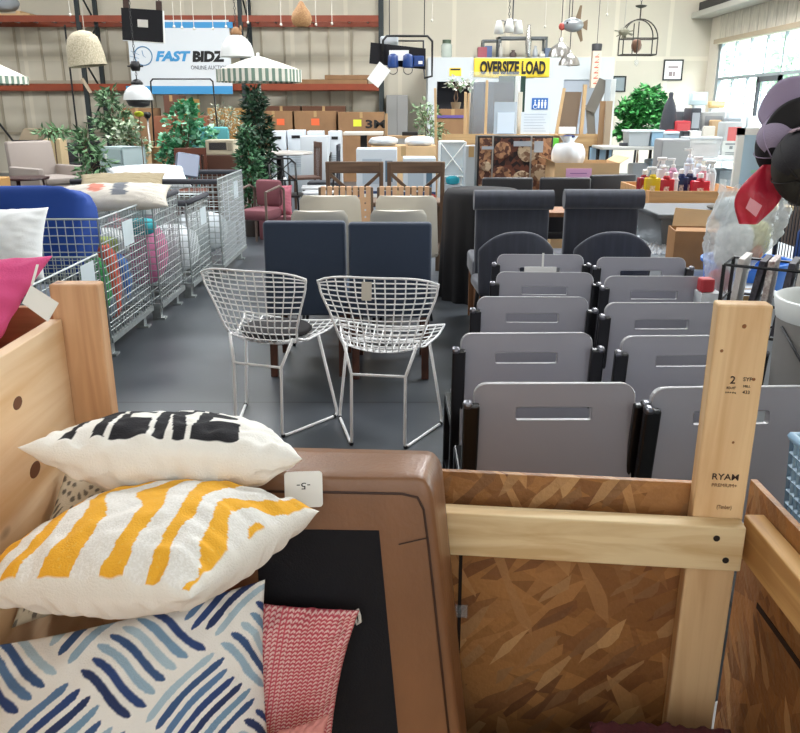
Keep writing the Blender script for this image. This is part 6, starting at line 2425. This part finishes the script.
def cbin(label, px0, px1, pyt, D, z0, body, lidc=None, depth=.3, name='storage_bin', fill=None, alpha=.55):
    a, b = at(px0, pyt, D), at(px1, pyt, D)
    hw = (b.x - a.x) / 2
    H = a.z - z0
    t = thing(name, label, 'bin', ((a.x + b.x) / 2, D, z0 + .001))
    MB().hexa([(-hw * .9, 0, 0), (hw * .9, 0, 0), (hw * .9, depth * .9, 0), (-hw * .9, depth * .9, 0), (-hw, 0, H), (hw, 0, H), (hw, depth, H), (-hw, depth, H)], .008).build('bin_body', mat('bin_' + body + str(alpha), body, .25, alpha=alpha), t)
    MB().box(-hw - .01, hw + .01, -.01, depth + .01, H - .015, H + .01, .004).build('rim', mat('rim_' + (lidc or body), lidc or body, .4), t)
    if fill:
        o = MB().box(-hw * .8, hw * .8, .02, depth * .8, .02, H * .7, .02).build('contents', mat('fill_' + fill, fill, .8, var=.3, vscale=20), t)
    return t


cbin('clear frosted bin on the grey table under the ficus', 629, 651, 131, 10.45, hT, 'c3cbd0', 'd3dade', fill='a8adb0')
cbin('pale blue bin next to the frosted one on the grey table', 652, 664, 131, 10.45, hT, '8fb3cc', 'c9dae6', alpha=.9)
cbin('flat blue-white bin at the end of the grey table', 664, 683, 133, 10.7, .931, 'a9c3d6', 'dde8ee', alpha=.9)
p = at(677, 139, 9.4)
o = tag(MB().box(-.17, .17, 0, .3, 0, p.z, .03).build('grey_suitcase', mat('case_grey', '8b8c8e', .5), None, 40, loc=(p.x, 9.4, 0)), 'tall grey case standing before the counter of bins', 'suitcase')
MB().box(-.15, .15, -.004, .0, p.z - .30, p.z - .03).build('front_panel', mat('case_grey_light', '9b9c9c', .5), o)
cbin('clear tote stuffed with white bags near the grey case', 690, 722, 138, 9.92, .93 - .02 + .021, 'd5d8d8', 'c9cdd0', fill='d9cfc9', alpha=.4)
p0, p1 = at(723, 141, 9.93), at(741, 141, 9.93)
t = thing('paper_sign', 'white printed sign propped on the counter beside the clear tote', 'sign', ((p0.x + p1.x) / 2, 9.93, .931))
hw, H = (p1.x - p0.x) / 2, p0.z - .931
MB().box(-hw, hw, 0, .012, 0, H).build('sheet', mat('sign_grey', 'd2d4cf', .7), t)
MB().box(-hw * .7, hw * .7, -.003, 0, H * .78, H * .86).box(-hw * .2, hw * .15, -.003, 0, H * .52, H * .7).box(-hw * .6, hw * .6, -.003, 0, H * .2, H * .24).box(-hw * .6, hw * .5, -.003, 0, H * .3, H * .34).build('printed_lines', mat('line_dark', '7f8486', .7), t)
soft('white_cloth', 'rumpled white cloth under the sign on the counter', 'cloth', (4.35, 10.05, .955), (.5, .25, .06), 'd8d4cc', seed=81)
# back counter machines
zc = 1.051


def machine(name, label, cat, px0, px1, pyt, D, z0, c, depth=.3, extra=None):
    a, b = at(px0, pyt, D), at(px1, pyt, D)
    hw = (b.x - a.x) / 2
    t = thing(name, label, cat, ((a.x + b.x) / 2, D, z0))
    H = a.z - z0
    MB().box(-hw, hw, 0, depth, 0, H, min(.02, hw * .2)).build('case', mat('mc_' + c, c, .5), t, 40)
    if extra:
        MB().box(-hw * .75, hw * .75, -.005, 0, H * .35, H * .85).build('front_panel', mat('mc_' + extra, extra, .4), t)
    return t, hw, H


t, hw, H = machine('printer', 'grey copier with beige top at the middle of the back counter', 'printer', 703, 726, 112, 12.8, zc, '9fa09e', .5, '84868a')
machine('printer', 'white printer with glass lid beside the grey copier', 'printer', 727, 748, 111, 12.9, zc, 'c4c9cc', .5, 'dde2e4')
machine('coffee_machine', 'dark drinks machine beside the red case', 'appliance', 692, 702, 108, 12.65, zc, '3a3c44', .35, 'a0a4aa')
machine('red_case', 'red tool case on the back counter', 'case', 676, 692, 121, 12.65, zc, 'b8343c', .3, 'c9474c')
machine('picture_easel_box', 'small white framed box behind the red case', 'box', 673, 686, 107, 13.1, zc, 'd9dddd', .1, '6d7478')
machine('monitor_riser', 'white riser under the pale monitor', 'stand', 694, 706, 105, 13.36, zc, 'd5dbdd', .12)
machine('monitor', 'pale angular monitor on the back counter below the glazing edge', 'monitor', 691, 709, 92, 13.36, at(0, 105, 13.36).z + .001, 'b9cbd0', .1, 'd6e6e8')
machine('display_riser', 'pale riser holding the orange and cream tray', 'stand', 711, 725, 108, 13.42, zc, 'cfd4d4', .12)
machine('display_tray', 'orange and cream tray of small goods right of the monitor', 'tray', 710, 726, 101, 13.42, at(0, 108, 13.42).z + .001, 'd8b67c', .1, 'e8d0a0')
p = at(670, 93, 12.8)
mb = MB()
mb.lathe([(.12, 0), (.13, .1), (.11, .30), (.085, .48), (.05, .56), (.03, .60), (.035, .66), (.02, .68)], (0, 0, 0), 16, rib=.06, nrib=5)
tag(mb.build('garment_stand', mat('charcoal_garment', '3f4148', .9), None, True, loc=(p.x + .02, 12.8, zc)), 'dark draped garment stand at the left end of the back counter', 'stand')
soft('red_bag', 'low red bag in front of the garment stand', 'bag', (at(672, 125, 12.7).x, 12.7, zc + .07), (.26, .2, .14), 'a83a40', seed=83)
soft('brown_bundle', 'tan paper bundle on the counter left of the red case', 'bundle', (4.0 - .42, 10.35, .985), (.3, .25, .11), 'b08a66', seed=84)
machine('clear_case', 'clear case with red contents on the counter end', 'case', 727, 744, 122, 10.4, .931, 'a9adae', .3, 'b45a58')
machine('book', 'large pale book leaning at the middle of the counter', 'book', 704, 716, 126, 10.5, .931, 'c2bdb2', .05)

# goods under and on the tables near the glazing
machine('white_carton', 'white carton on the floor under the grey table, ficus side', 'box', 633, 650, 164, 10.6, 0, 'd5dce2', .25)
machine('white_carton', 'pale blue carton on the floor under the grey table, beside the white one', 'box', 651, 664, 160, 10.55, 0, 'a9c0d2', .3)
machine('white_carton', 'bright white carton standing between the grey table and the grey case', 'box', 664.5, 668, 152, 9.9, 0, 'e4e8ec', .3)
machine('dark_crate', 'dark low crate with tangled cables on the grey table', 'crate', 622, 629, 143, 10.5, hT, '33343c', .15)
machine('white_carton', 'white carton stacked below the counter beside the clear tote', 'box', 697, 716, 172, 10.1, 0, 'dde1e4', .4)
machine('drawer_box', 'grey drawer box below the counter under the paper sign', 'box', 720, 738, 170, 10.15, 0, '9fa6ab', .4, 'b9c0c4')
machine('paper_stack', 'stack of white papers between the bins and the book', 'papers', 692, 702, 131, 10.45, .931, 'e6e6e2', .2)
machine('small_radio', 'small black radio on the counter behind the clear tote', 'radio', 683.5, 690, 131, 10.5, .931, '24262c', .15, '5a5e66')
machine('tan_box', 'tan box on the back counter before the white printer', 'box', 712, 722, 120, 12.65, zc, 'b99a74', .12)
machine('white_kettle_box', 'white small appliance box at the glazing end of the back counter', 'box', 749, 760, 116, 12.9, zc, 'dfe3e4', .25)
machine('smoke_grey_bin', 'smoke grey bin stacked before the white printer', 'bin', 728, 742, 118, 12.62, zc, '8f979c', .22)

# wooden tray of bottles
TRW = wood('tray_wood', 'cfa070', 'b88a5a', 'x', 6, .6)
t = thing('wooden_tray', 'shallow wooden tray holding the spray bottles', 'tray', (2.28, 6.62, .791))
MB().box(-.38, .38, -.42, -.405, 0, .108, .002).build('tray_side', TRW, t)
MB().box(-.38, .38, .405, .42, 0, .108, .002).build('tray_side', TRW, t)
MB().box(-.38, -.365, -.405, .405, 0, .108, .002).build('tray_side', TRW, t)
MB().box(.365, .38, -.405, .405, 0, .108, .002).build('tray_side', TRW, t)
MB().box(-.365, .365, -.405, .405, 0, .008).build('tray_base', TRW, t)


def jug(label, px, D, c, w_=.11, h_=.21, top='trigger', name='spray_bottle', alpha=None, pyt=None):
    x = at(px, 185, D).x
    t = thing(name, label, 'bottle', (x, D, .800), 0, 'spray bottles in the wooden tray')
    hw = w_ / 2
    jb = MB().box(-hw, hw, -.035, .035, 0, h_ * .88, .012, seg=3).build('bottle_body', mat('liq_' + c, c, .25, alpha=alpha), t, 40)
    MB().lathe([(.035, h_ * .86), (.026, h_ * .95), (.018, h_)], (0, 0, 0), 14).build('neck', mat('liq_' + c, c, .25, alpha=alpha), t, True)
    if top == 'trigger':
        MB().box(-.05, .025, -.012, .012, h_ + .03, h_ + .055, .005).box(-.012, .012, -.012, .012, h_ - .002, h_ + .04).bar((-.03, 0, h_ + .03), (-.045, 0, h_ - .015), .01).build('trigger_head', mat('cap_white', 'e8e8e8', .4), t)
    elif top == 'pump':
        MB().lathe([(.018, h_ - .003), (.018, h_ + .02), (.007, h_ + .025), (.007, h_ + .06)], (0, 0, 0), 10).box(-.05, .012, -.008, .008, h_ + .055, h_ + .07, .003).build('pump_head', mat('cap_white', 'e8e8e8', .4), t)
    else:
        MB().lathe([(.02, h_ - .003), (.021, h_ + .03), (.012, h_ + .034)], (0, 0, 0), 12).build('cap', mat('cap_white', 'e8e8e8', .4), t, 40)
    MB().box(-hw * .45, hw * .25, -.037, -.0352, h_ * .25, h_ * .6).build('label', mat('lbl_' + c, c, .5, col2='f0e8e0', vscale=60), jb)
    return t


jug('yellow spray jug in the wooden tray', 652, 6.34, 'd9b81c', .115, .215, 'trigger')
jug('red jug touching the yellow jug in the tray', 666, 6.34, 'b8202c', .115, .205, 'pump')
jug('dark red jug behind the yellow jug at the left end of the tray', 644, 6.48, '8f1c2c', .11, .205, 'cap')
jug('deep blue jug nearer the red jug in the tray', 680.5, 6.42, '1f2f5c', .10, .215, 'cap')
jug('navy jug at the middle of the tray beside the deep blue one', 689, 6.44, '18244a', .10, .215, 'pump')
jug('wide red jug on the right of the navy jug', 700, 6.32, 'c02636', .14, .19, 'cap')
jug('pink bottle with tall pump behind the red jug', 671.5, 6.55, 'd9a0bc', .08, .25, 'pump')
jug('clear bottle with white trigger behind the yellow jug', 661, 6.62, 'dfe3ea', .08, .27, 'trigger')
jug('clear tall bottle behind the navy jug', 687, 6.66, 'cdd6e4', .07, .32, 'pump')
jug('white slim spray bottle at the right end of the tray', 710, 6.36, 'e4e6ea', .06, .26, 'trigger')
jug('slim white bottle between the red and deep blue jugs', 674.5, 6.36, 'ece6ea', .04, .19, 'cap')
jug('pale pink capped bottle behind the wide red jug', 702, 6.52, 'd58a96', .09, .23, 'cap')
jug('frosted bottle at the rear right of the tray', 697, 6.72, 'd4dce4', .07, .27, 'trigger')
# small items right of tray
soft('blue_cloth', 'bright blue cloth beside the wooden tray', 'cloth', (2.86, 6.7, .82), (.16, .2, .06), '3f7fd0', seed=85)
soft('white_cloth', 'white crumpled cloth at the tray end by the blue cloth', 'cloth', (2.80, 6.42, .83), (.14, .2, .08), 'e3e5e8', seed=86)

# grey lidded tote, cardboard pieces
t = thing('lidded_tote', 'grey plastic tote with darker lid behind the cardboard sheet', 'tote', (2.08, 5.68, .581))
MB().hexa([(-.30, -.28, 0), (.30, -.28, 0), (.30, .28, 0), (-.30, .28, 0), (-.35, -.32, .22), (.35, -.32, .22), (.35, .32, .22), (-.35, .32, .22)], .012).build('tote_body', mat('tote_grey', '6a6e72', .35, alpha=.92), t)
lidp = MB().box(-.37, .37, -.34, .34, .22, .25, .01).build('lid', mat('tote_lid', '5c6064', .6), t)
for s in (-1, 1):
    MB().box(s * .20 - .05, s * .20 + .05, -.352, -.34, .19, .245, .003).build('latch', mat('tote_lid', '5c6064', .6), lidp)
soft('scrap_pile', 'small dark and white scraps on the tote lid', 'scraps', (2.22, 5.55, .853), (.22, .2, .035), '5a5650', seed=87)
o = tag(MB().hexa([(-.24, 0, 0), (.22, 0, 0), (.22, .006, 0), (-.24, .006, 0), (-.20, .05, .30), (.22, .05, .27), (.22, .056, .27), (-.20, .056, .30)]).build('cardboard_sheet', CARD3, None, loc=(2.0, 5.24, .581)), 'pale cardboard sheet leaning on the grey tote', 'cardboard')
t = thing('cardboard_box', 'small brown corrugated box on the low white table, beside the clear bag', 'box', (1.80, 4.86, .581), R(-8))
MB().box(-.15, .19, -.12, -.114, 0, .225).box(-.15, .19, .114, .12, 0, .225).box(-.15, -.144, -.114, .114, 0, .225).box(.184, .19, -.114, .114, 0, .225).box(-.15, .19, -.114, .114, 0, .006).build('carton_body', mat('corrugated', 'a97c50', .8, var=.06, vscale=9), t)
MB().hexa([(-.15, -.12, .225), (.19, -.12, .225), (.19, -.114, .225), (-.15, -.114, .225), (-.13, -.03, .235), (.17, -.03, .235), (.17, -.025, .232), (-.13, -.025, .232)]).build('flap', mat('corrugated', 'a97c50', .8), t)
MB().box(.02, .05, -.1215, -.12, 0, .225).build('packing_tape', mat('tape_brown', 'a98a5e', .35), t)
# crumpled plastic
mb = MB()
rnd = random.Random(3)


def SCr(a, b__):
    return V(((a - .5) * .26, (b__ - .5) * .3, .03 + .05 * abs(pnoise(V((a * 6, b__ * 6, 1)))) + .03 * pnoise(V((a * 14, b__ * 14, 3)))))


mb.grid(SCr, 24, 24)
tag(mb.build('crumpled_plastic', mat('foil_clear', 'c9ced4', .2, alpha=.75), None, loc=(1.72, 5.30, .57)), 'crumpled clear plastic on the low white table edge', 'plastic')

# clear bag with soft toys on white carton
t, w_, h_ = carton('white carton under the clear bag beside the grey chairs', 700, 776, 296, 3.62, m=mat('white_card', 'c8ced6', .6), depth=.3, name='white_carton')
t.location.x += .055
bx, by, bz = t.location.x - .02, 3.74, h_ + .002
mb = MB()


def SBg(a, b__):
    th, z = a * 2 * pi, b__
    w2_ = .14 * (.38 + .68 * min(1, z * 1.7) + .04 * z)
    d2 = .10 * (.8 + .3 * sin(pi * z))
    q = V((cos(th) * 2.2, sin(th) * 2.2, z * 4))
    cr = 1 + .07 * sin(th * 7 + 5 * z) * (z + .2) + .12 * pnoise(q) + .10 * abs(pnoise(q * 2.7)) + .05 * abs(pnoise(q * 6))
    return V((w2_ * cos(th) * cr - .085 + .125 * z, d2 * sin(th) * cr, z * .45 - .05 * z * cos(th) + .02 * z * sin(th * 5)))


mb.grid(SBg, 140, 80, True)
bagp = mat('bag_film', 'eef2f4', .10, alpha=.36, spec=1.0, bump=.6, bscale=40)
cb = tag(mb.build('clear_bag', bagp, None, True, loc=(bx, by, bz)), 'large clear plastic bag packed with white fabric and flowers', 'bag')
for (nm, lb_, dx, dy, dz, sz, c_) in (('fabric_bundle', 'white fabric bundle inside the clear bag', -.035, 0, .21, (.17, .13, .24), 'dfe4e4'),
                                       ('fabric_bundle', 'pale grey fabric at the top of the clear bag', -.05, .02, .37, (.16, .12, .13), 'c3cdd0'),
                                       ('flower_bundle', 'yellow green artificial flowers inside the clear bag', .075, .01, .24, (.11, .11, .17), 'b9b884'),
                                       ('flower_bundle', 'coral flower near the yellow green ones in the clear bag', .055, -.055, .19, (.05, .03, .06), 'c98a6c'),
                                       ('fabric_bundle', 'rose red cloth at the bottom of the clear bag', -.085, -.01, .05, (.09, .12, .10), 'b0606a')):
    soft(nm, lb_, 'cloth' if 'cloth' in lb_ or 'fabric' in lb_ else 'flower', (bx + dx, by + dy, bz + dz), sz, c_, seed=int(90 + dx * 100))
# blue tub
t = thing('blue_tub', 'bright blue plastic tub behind the stamped stud and clear bag', 'tub', (1.79, 4.10, .38))
MB().lathe([(.17, 0), (.21, .36), (.225, .365), (.225, .38), (.20, .38), (.165, .02)], (0, 0, 0), 4 * 8, True, False).build('tub_body', mat('blue_plastic', '3b7fe0', .3), t, 40)
tag(MB().box(-.22, .22, -.22, .22, 0, .379, .01).build('blue_crate', mat('blue_crate', '3568b8', .4), None, loc=(1.79, 4.10, 0)), 'blue box supporting the bright blue tub', 'crate')
soft('navy_cloth', 'navy cloth lump in the bright blue tub', 'cloth', (1.70, 4.05, .62), (.24, .2, .26), '243a86', seed=97)
tag(MB().box(-.03, .03, -.03, .03, 0, .06, .01).build('red_carton', mat('red_print', 'b23038', .5), None, loc=(1.33, 3.42, .74)), 'small red box top beside the white carton', 'box')
tag(MB().box(-.045, .045, -.045, .045, 0, .739).build('white_pedestal', TOPW, None, loc=(1.345, 3.42, 0)), 'slim white pedestal under the small red box', 'pedestal')
# rack of patterned books
t = thing('wire_book_rack', 'dark wire rack of upright albums right of the blue tub', 'rack', (1.58, 3.14, 0), R(-32))
mb = MB()
for sx in (-.26, .26):
    for sy in (-.1, .1):
        mb.tube([(sx, sy, 0), (sx, sy, .90)], .008, 6)
for z in (.62, .75, .90):
    mb.tube([(-.26, -.1, z), (.26, -.1, z), (.26, .1, z), (-.26, .1, z)], .006, 5, True)
for k in range(14):
    x = -.26 + .04 * k
    mb.tube([(x, -.1, .62), (x, .1, .62)], .003, 4)
mb.build('wire_frame', BLK, t)
ALB = ['pale slim album at the near-camera end of the dark wire rack', 'black slim album second from the pale end one in the wire rack', 'rosy brown slim album third along the wire rack', 'dark grey slim album between rosy and cream albums in the rack', 'cream slim album in the middle of the wire rack', 'near-black plum album after the cream one in the rack', 'warm grey slim album second from the end of the rack', 'dark mauve album at the last place of the wire rack']
for k, c_ in enumerate(['cfc8c4', '2a2a30', '8c6f6c', '3c3c44', 'd8d4d0', '2c2428', 'a8a0a0', '3a3036']):
    M = Matrix.Rotation(R(-32), 4, 'Z')
    pos = V((1.58, 3.14, 0)) + (M @ V((-.22 + .058 * k, 0, .628)))
    o = MB().box(-.012, .012, -.09, .09, 0, .30, .002).build('album', mat('al_' + c_, c_, .6, col2='dcd6d0' if k % 2 == 0 else '55505a', vscale=70), None, loc=pos)
    o.rotation_euler = (0, R([4, 8, 3, 6, 2, 7, 5, 3][k]), R(-32))
    tag(o, ALB[k], 'album', 'albums in the wire rack')
# black basket with blue goods
t = thing('black_basket_rack', 'black framed mesh cart with blue goods beside the pale board', 'cart', (2.42, 4.35, 0))
mb = MB()
for sx in (-.28, .28):
    for sy in (-.2, .2):
        mb.tube([(sx, sy, 0), (sx, sy, 1.05)], .014, 6)
for z in (.55, 1.05):
    mb.tube([(-.28, -.2, z), (.28, -.2, z), (.28, .2, z), (-.28, .2, z)], .014, 6, True)
for k in range(12):
    mb.tube([(-.28 + .05 * k, -.2, .55), (-.28 + .05 * k, -.2, 1.05)], .003, 4)
    mb.tube([(-.28, -.2 + .035 * k, .55), (-.28, -.2 + .035 * k, 1.05)], .003, 4)
mb.box(-.28, .28, -.2, .2, .54, .555)
mb.build('cart_frame', BLK, t)
MB().box(-.31, .31, -.24, -.20, .98, 1.07, .01).build('top_bar', BLKP, t)
soft('blue_goods', 'dark blue padded goods in the black mesh cart', 'goods', (2.42, 4.36, .76), (.48, .34, .40), '2c4d86', seed=98)
soft('blue_goods', 'blue lump on top of the goods in the black mesh cart', 'goods', (2.30, 4.36, 1.02), (.16, .18, .14), '2244a0', seed=99)
# pale board
p0, p1 = at(739, 128, 7.4), at(790, 128, 7.4)
t = thing('glossy_board', 'pale blue glossy board in white frame behind the hats', 'board', ((p0.x + p1.x) / 2, 7.4, 0))
hw = (p1.x - p0.x) / 2
MB().box(-hw, -hw + .06, 0, .04, 0, p0.z).box(hw - .07, hw, 0, .04, 0, p0.z).box(-hw, hw, 0, .04, p0.z - .06, p0.z).box(-hw, hw, 0, .04, 0, .08).build('frame', WHT, t)
MB().box(-hw + .06, hw - .07, .01, .03, .08, p0.z - .06).build('board_sheet', mat('pale_sheet', 'b9d6ea', .25), t)
MB().box(hw - .085, hw - .07, -.004, .01, .08, p0.z - .06).build('dark_edge', BLK, t)
MB().box(-hw * .3, hw * .4, .006, .01, .86, .90).box(-hw * .3, hw * .2, .006, .01, .94, .97).build('faint_print', mat('mint_print', 'a5dcc8', .5), t)
tag(MB().box(-.12, .12, 0, .3, 0, 1.4, .01).build('brown_cabinet', mat('umber', '5c4a40', .5), None, loc=(at(797, 150, 7.2).x + .06, 7.2, 0)), 'brown cabinet edge right of the pale blue board', 'cabinet')
# grey bin with white bucket
t = thing('grey_pail', 'grey round pail with wooden-grip handle and white rim', 'pail', (1.49, 2.66, 0))
MB().lathe([(.155, 0), (.185, .835), (.18, .835), (.152, .02)], (0, 0, 0), 36, True, False).build('pail_body', mat('pail_grey', '8f8c88', .5), t, 40)
MB().lathe([(.186, .81), (.20, .88), (.192, .885), (.175, .82), (.14, .79), (.01, .785)], (0, 0, 0), 36, False, False).build('white_bowl', mat('bowl_white', 'd8dcda', .35), t, True)
MB().tube([(-.187, -.02, .79), (-.16, -.13, .70), (-.08, -.19, .66), (.02, -.205, .67), (.1, -.19, .70), (.187, -.02, .79)], .005, 6).build('bail', mat('dark_metal', '3a3a3d', .5), t, True)
MB().tube([(-.09, -.188, .664), (.01, -.206, .666)], .018, 10).build('grip', mat('grip_wood', '6a4632', .5), t, True)
# light blue perforated basket
tbl('small_stand', 'small hidden stand outside the timber bin under the blue basket', .73, 1.14, 1.18, 1.56, .64, mat('grey_top', 'b4b4b0', .4))
t = thing('perforated_basket', 'light blue perforated basket at the edge beyond the strand board', 'basket', (.965, 1.36, .641))
mb = MB()
mb.box(-.16, .16, -.13, .13, 0, .01)
for (a, b) in (((-.16, -.13), (.16, -.13)), ((.16, -.13), (.16, .13)), ((.16, .13), (-.16, .13)), ((-.16, .13), (-.16, -.13))):
    a, b = V((a[0], a[1], 0)), V((b[0], b[1], 0))
    L = (b - a).length
    n = int(L / .018)
    for k in range(n + 1):
        q = a + (b - a) * k / n
        mb.tube([(q.x, q.y, .0), (q.x * 1.06, q.y * 1.06, .22)], .005, 4)
    for k in range(9):
        s_ = 1 + .06 * k / 8
        mb.tube([(a.x * s_, a.y * s_, .22 * k / 8), (b.x * s_, b.y * s_, .22 * k / 8)], .005, 4)
mb.build('lattice', mat('light_blue_plastic', '93b4cc', .4), t)
MB().tube([(-.17, -.14, .225), (.17, -.14, .225), (.17, .14, .225), (-.17, .14, .225)], .010, 6, True).build('rim', mat('light_blue_plastic', '93b4cc', .4), t, True)
soft('slate_cloth', 'slate coloured cloth inside the light blue basket', 'cloth', (.965, 1.36, .75), (.24, .2, .16), '4a5560', seed=101)
soft('white_cloth', 'white crumpled paper beyond the timber bin under the stud', 'paper', (.86, 1.62, .02), (.2, .2, .03), 'e0e2e4', seed=102)


# ================================================================== HATS
def cap(label, loc, rot, crown, panel, brimc, s=1.0, sticker=None):
    t = thing('baseball_cap', label, 'hat', loc)
    t.rotation_euler = rot
    mb = MB()

    def S(a, b__):
        th, ph = a * 2 * pi, b__ * pi / 2
        r_ = cos(ph) ** .75
        z = sin(ph) ** .9 * .125 * (1 + .12 * cos(th))
        return V((.085 * s * r_ * cos(th) * 1.12, .085 * s * r_ * sin(th), z * s))
    mb.grid(S, 48, 16, True)
    md_me = mb.build('crown', mat('cap_' + crown, crown, .85, bump=.2, bscale=300), t, True)
    # front panel
    mb = MB()

    def S2(a, b__):
        th, ph = (a - .5) * 2.0, .02 + b__ * 1.35
        r_ = cos(ph) ** .75
        z = sin(ph) ** .9 * .125 * (1 + .12 * cos(th))
        return V((.0875 * s * r_ * cos(th) * 1.12, .0875 * s * r_ * sin(th), z * s * 1.012))
    mb.grid(S2, 20, 14)
    fpn = mb.build('front_panel', mat('cap_' + panel, panel, .8, bump=.2, bscale=300), t, True)
    mb = MB()

    def S3(a, b__):
        th = (a - .5) * 2.2
        r_ = .09 + b__ * .058 * cos(th * .72) ** .6
        return V((r_ * cos(th) * s * 1.1, r_ * sin(th) * s * (1 - .1 * b__), -.012 * b__ * s - .03 * s * abs(sin(th)) * b__ + .004))
    mb.grid(S3, 24, 8)
    o = mb.build('brim', mat('cap_' + brimc, brimc, .8), t, True)
    md = o.modifiers.new('solid', 'SOLIDIFY')
    md.thickness = .004
    MB().ball((.0, 0, .128 * s), .007, 8).build('top_button', mat('cap_' + brimc, brimc, .8), t, True)
    sm_ = MB()
    for k in range(6):
        th = 2 * pi * (k + .5) / 6
        pts = []
        for j in range(8):
            ph = j / 7 * pi / 2 * .98
            r_ = cos(ph) ** .75
            pts.append((.0875 * s * r_ * cos(th) * 1.12, .0875 * s * r_ * sin(th), sin(ph) ** .9 * .127 * (1 + .12 * cos(th)) * s))
        sm_.tube(pts, .0012, 4)
    sm_.build('seam', mat('cap_' + brimc, brimc, .8), t)
    if sticker:
        MB().box(.098 * s, .101 * s, -.016, .016, .03 * s, .055 * s).build('patch', mat('cap_patch', sticker, .7, col2='3a2c3c', vscale=90), fpn)
    return t


hs = thing('hat_stand', 'black pole stand holding the caps at the picture edge', 'stand', (1.34, 1.96, 0))
MB().tube([(0, 0, .02), (0, 0, 1.72)], .016, 10).build('pole', BLK, hs, True)
MB().lathe([(.17, 0), (.16, .02), (.03, .03)], (0, 0, 0), 24).build('base', BLK, hs, 40)
for (x, y, z) in ((-.34, -.05, 1.53), (-.42, -.16, 1.49), (-.40, -.24, 1.42)):
    MB().tube([(0, 0, z - .05), (x, y, z)], .007, 6).build('arm', BLK, hs, True)
def capm(label, pos, xd, zd, *a, **k):
    t = cap(label, pos, (0, 0, 0), *a, **k)
    z = V(zd).normalized()
    x = V(xd)
    x = (x - z * x.dot(z)).normalized()
    y = z.cross(x)
    m3 = Matrix((x, y, z)).transposed()
    t.rotation_euler = m3.to_euler()
    return t


capm('khaki green cap topmost on the hat stand, partly cut by the picture edge', at(818, 112, 1.95), (-.5, -.3, .3), (-.1, -.4, .9), '8f8d7c', 'a3a08c', '8b8878', .78)
capm('black cap with lavender front and brim and a striped patch', at(797, 143, 1.80), (-.45, -.30, .90), (-.70, -.68, -.25), '1d1b22', '94879f', 'a597b4', .86, 'd9c0cc')
capm('dark olive cap with a pink patch below the lavender one', at(812, 165, 1.70), (-.55, -.30, .75), (-.55, -.80, -.2), '2c2a24', '1d1c22', '201f22', .86, 'b98a9c')


# red net bag
mb = MB()


def SNet(a, b__):
    th, z = a * 2 * pi, b__
    r_ = .045 * (.35 + 1.0 * sin(pi * (.12 + .8 * z)) ** 1.2)
    return V((r_ * cos(th) * (1.1 + .2 * sin(3 * z)) + .05 * (1 - z) * -1 + .03, r_ * .5 * sin(th) * (1 + .3 * sin(th * 4 + 7 * z)), z * .20)) * .62


mb.grid(SNet, 40, 24, True)
o = tag(mb.build('red_net_bag', mat('red_net', 'c8203c', .4, alpha=.88, bump=.4, bscale=50), None, True, loc=(.765, 1.74, 1.262)), 'red translucent fabric hanging below the black cap', 'fabric')
MB().quad((-.032, -.022, .036), (-.010, -.028, .018), (.0, -.028, .042), (-.024, -.020, .058)).build('pale_patch', mat('pink_patch', 'e09aa4', .7), o, fix=False)
MB().tube([(.02, 0, .118), (.09, -.0, .125)], .004, 5).build('hanging_loop', mat('red_net_cord', 'a01c34', .6), o)
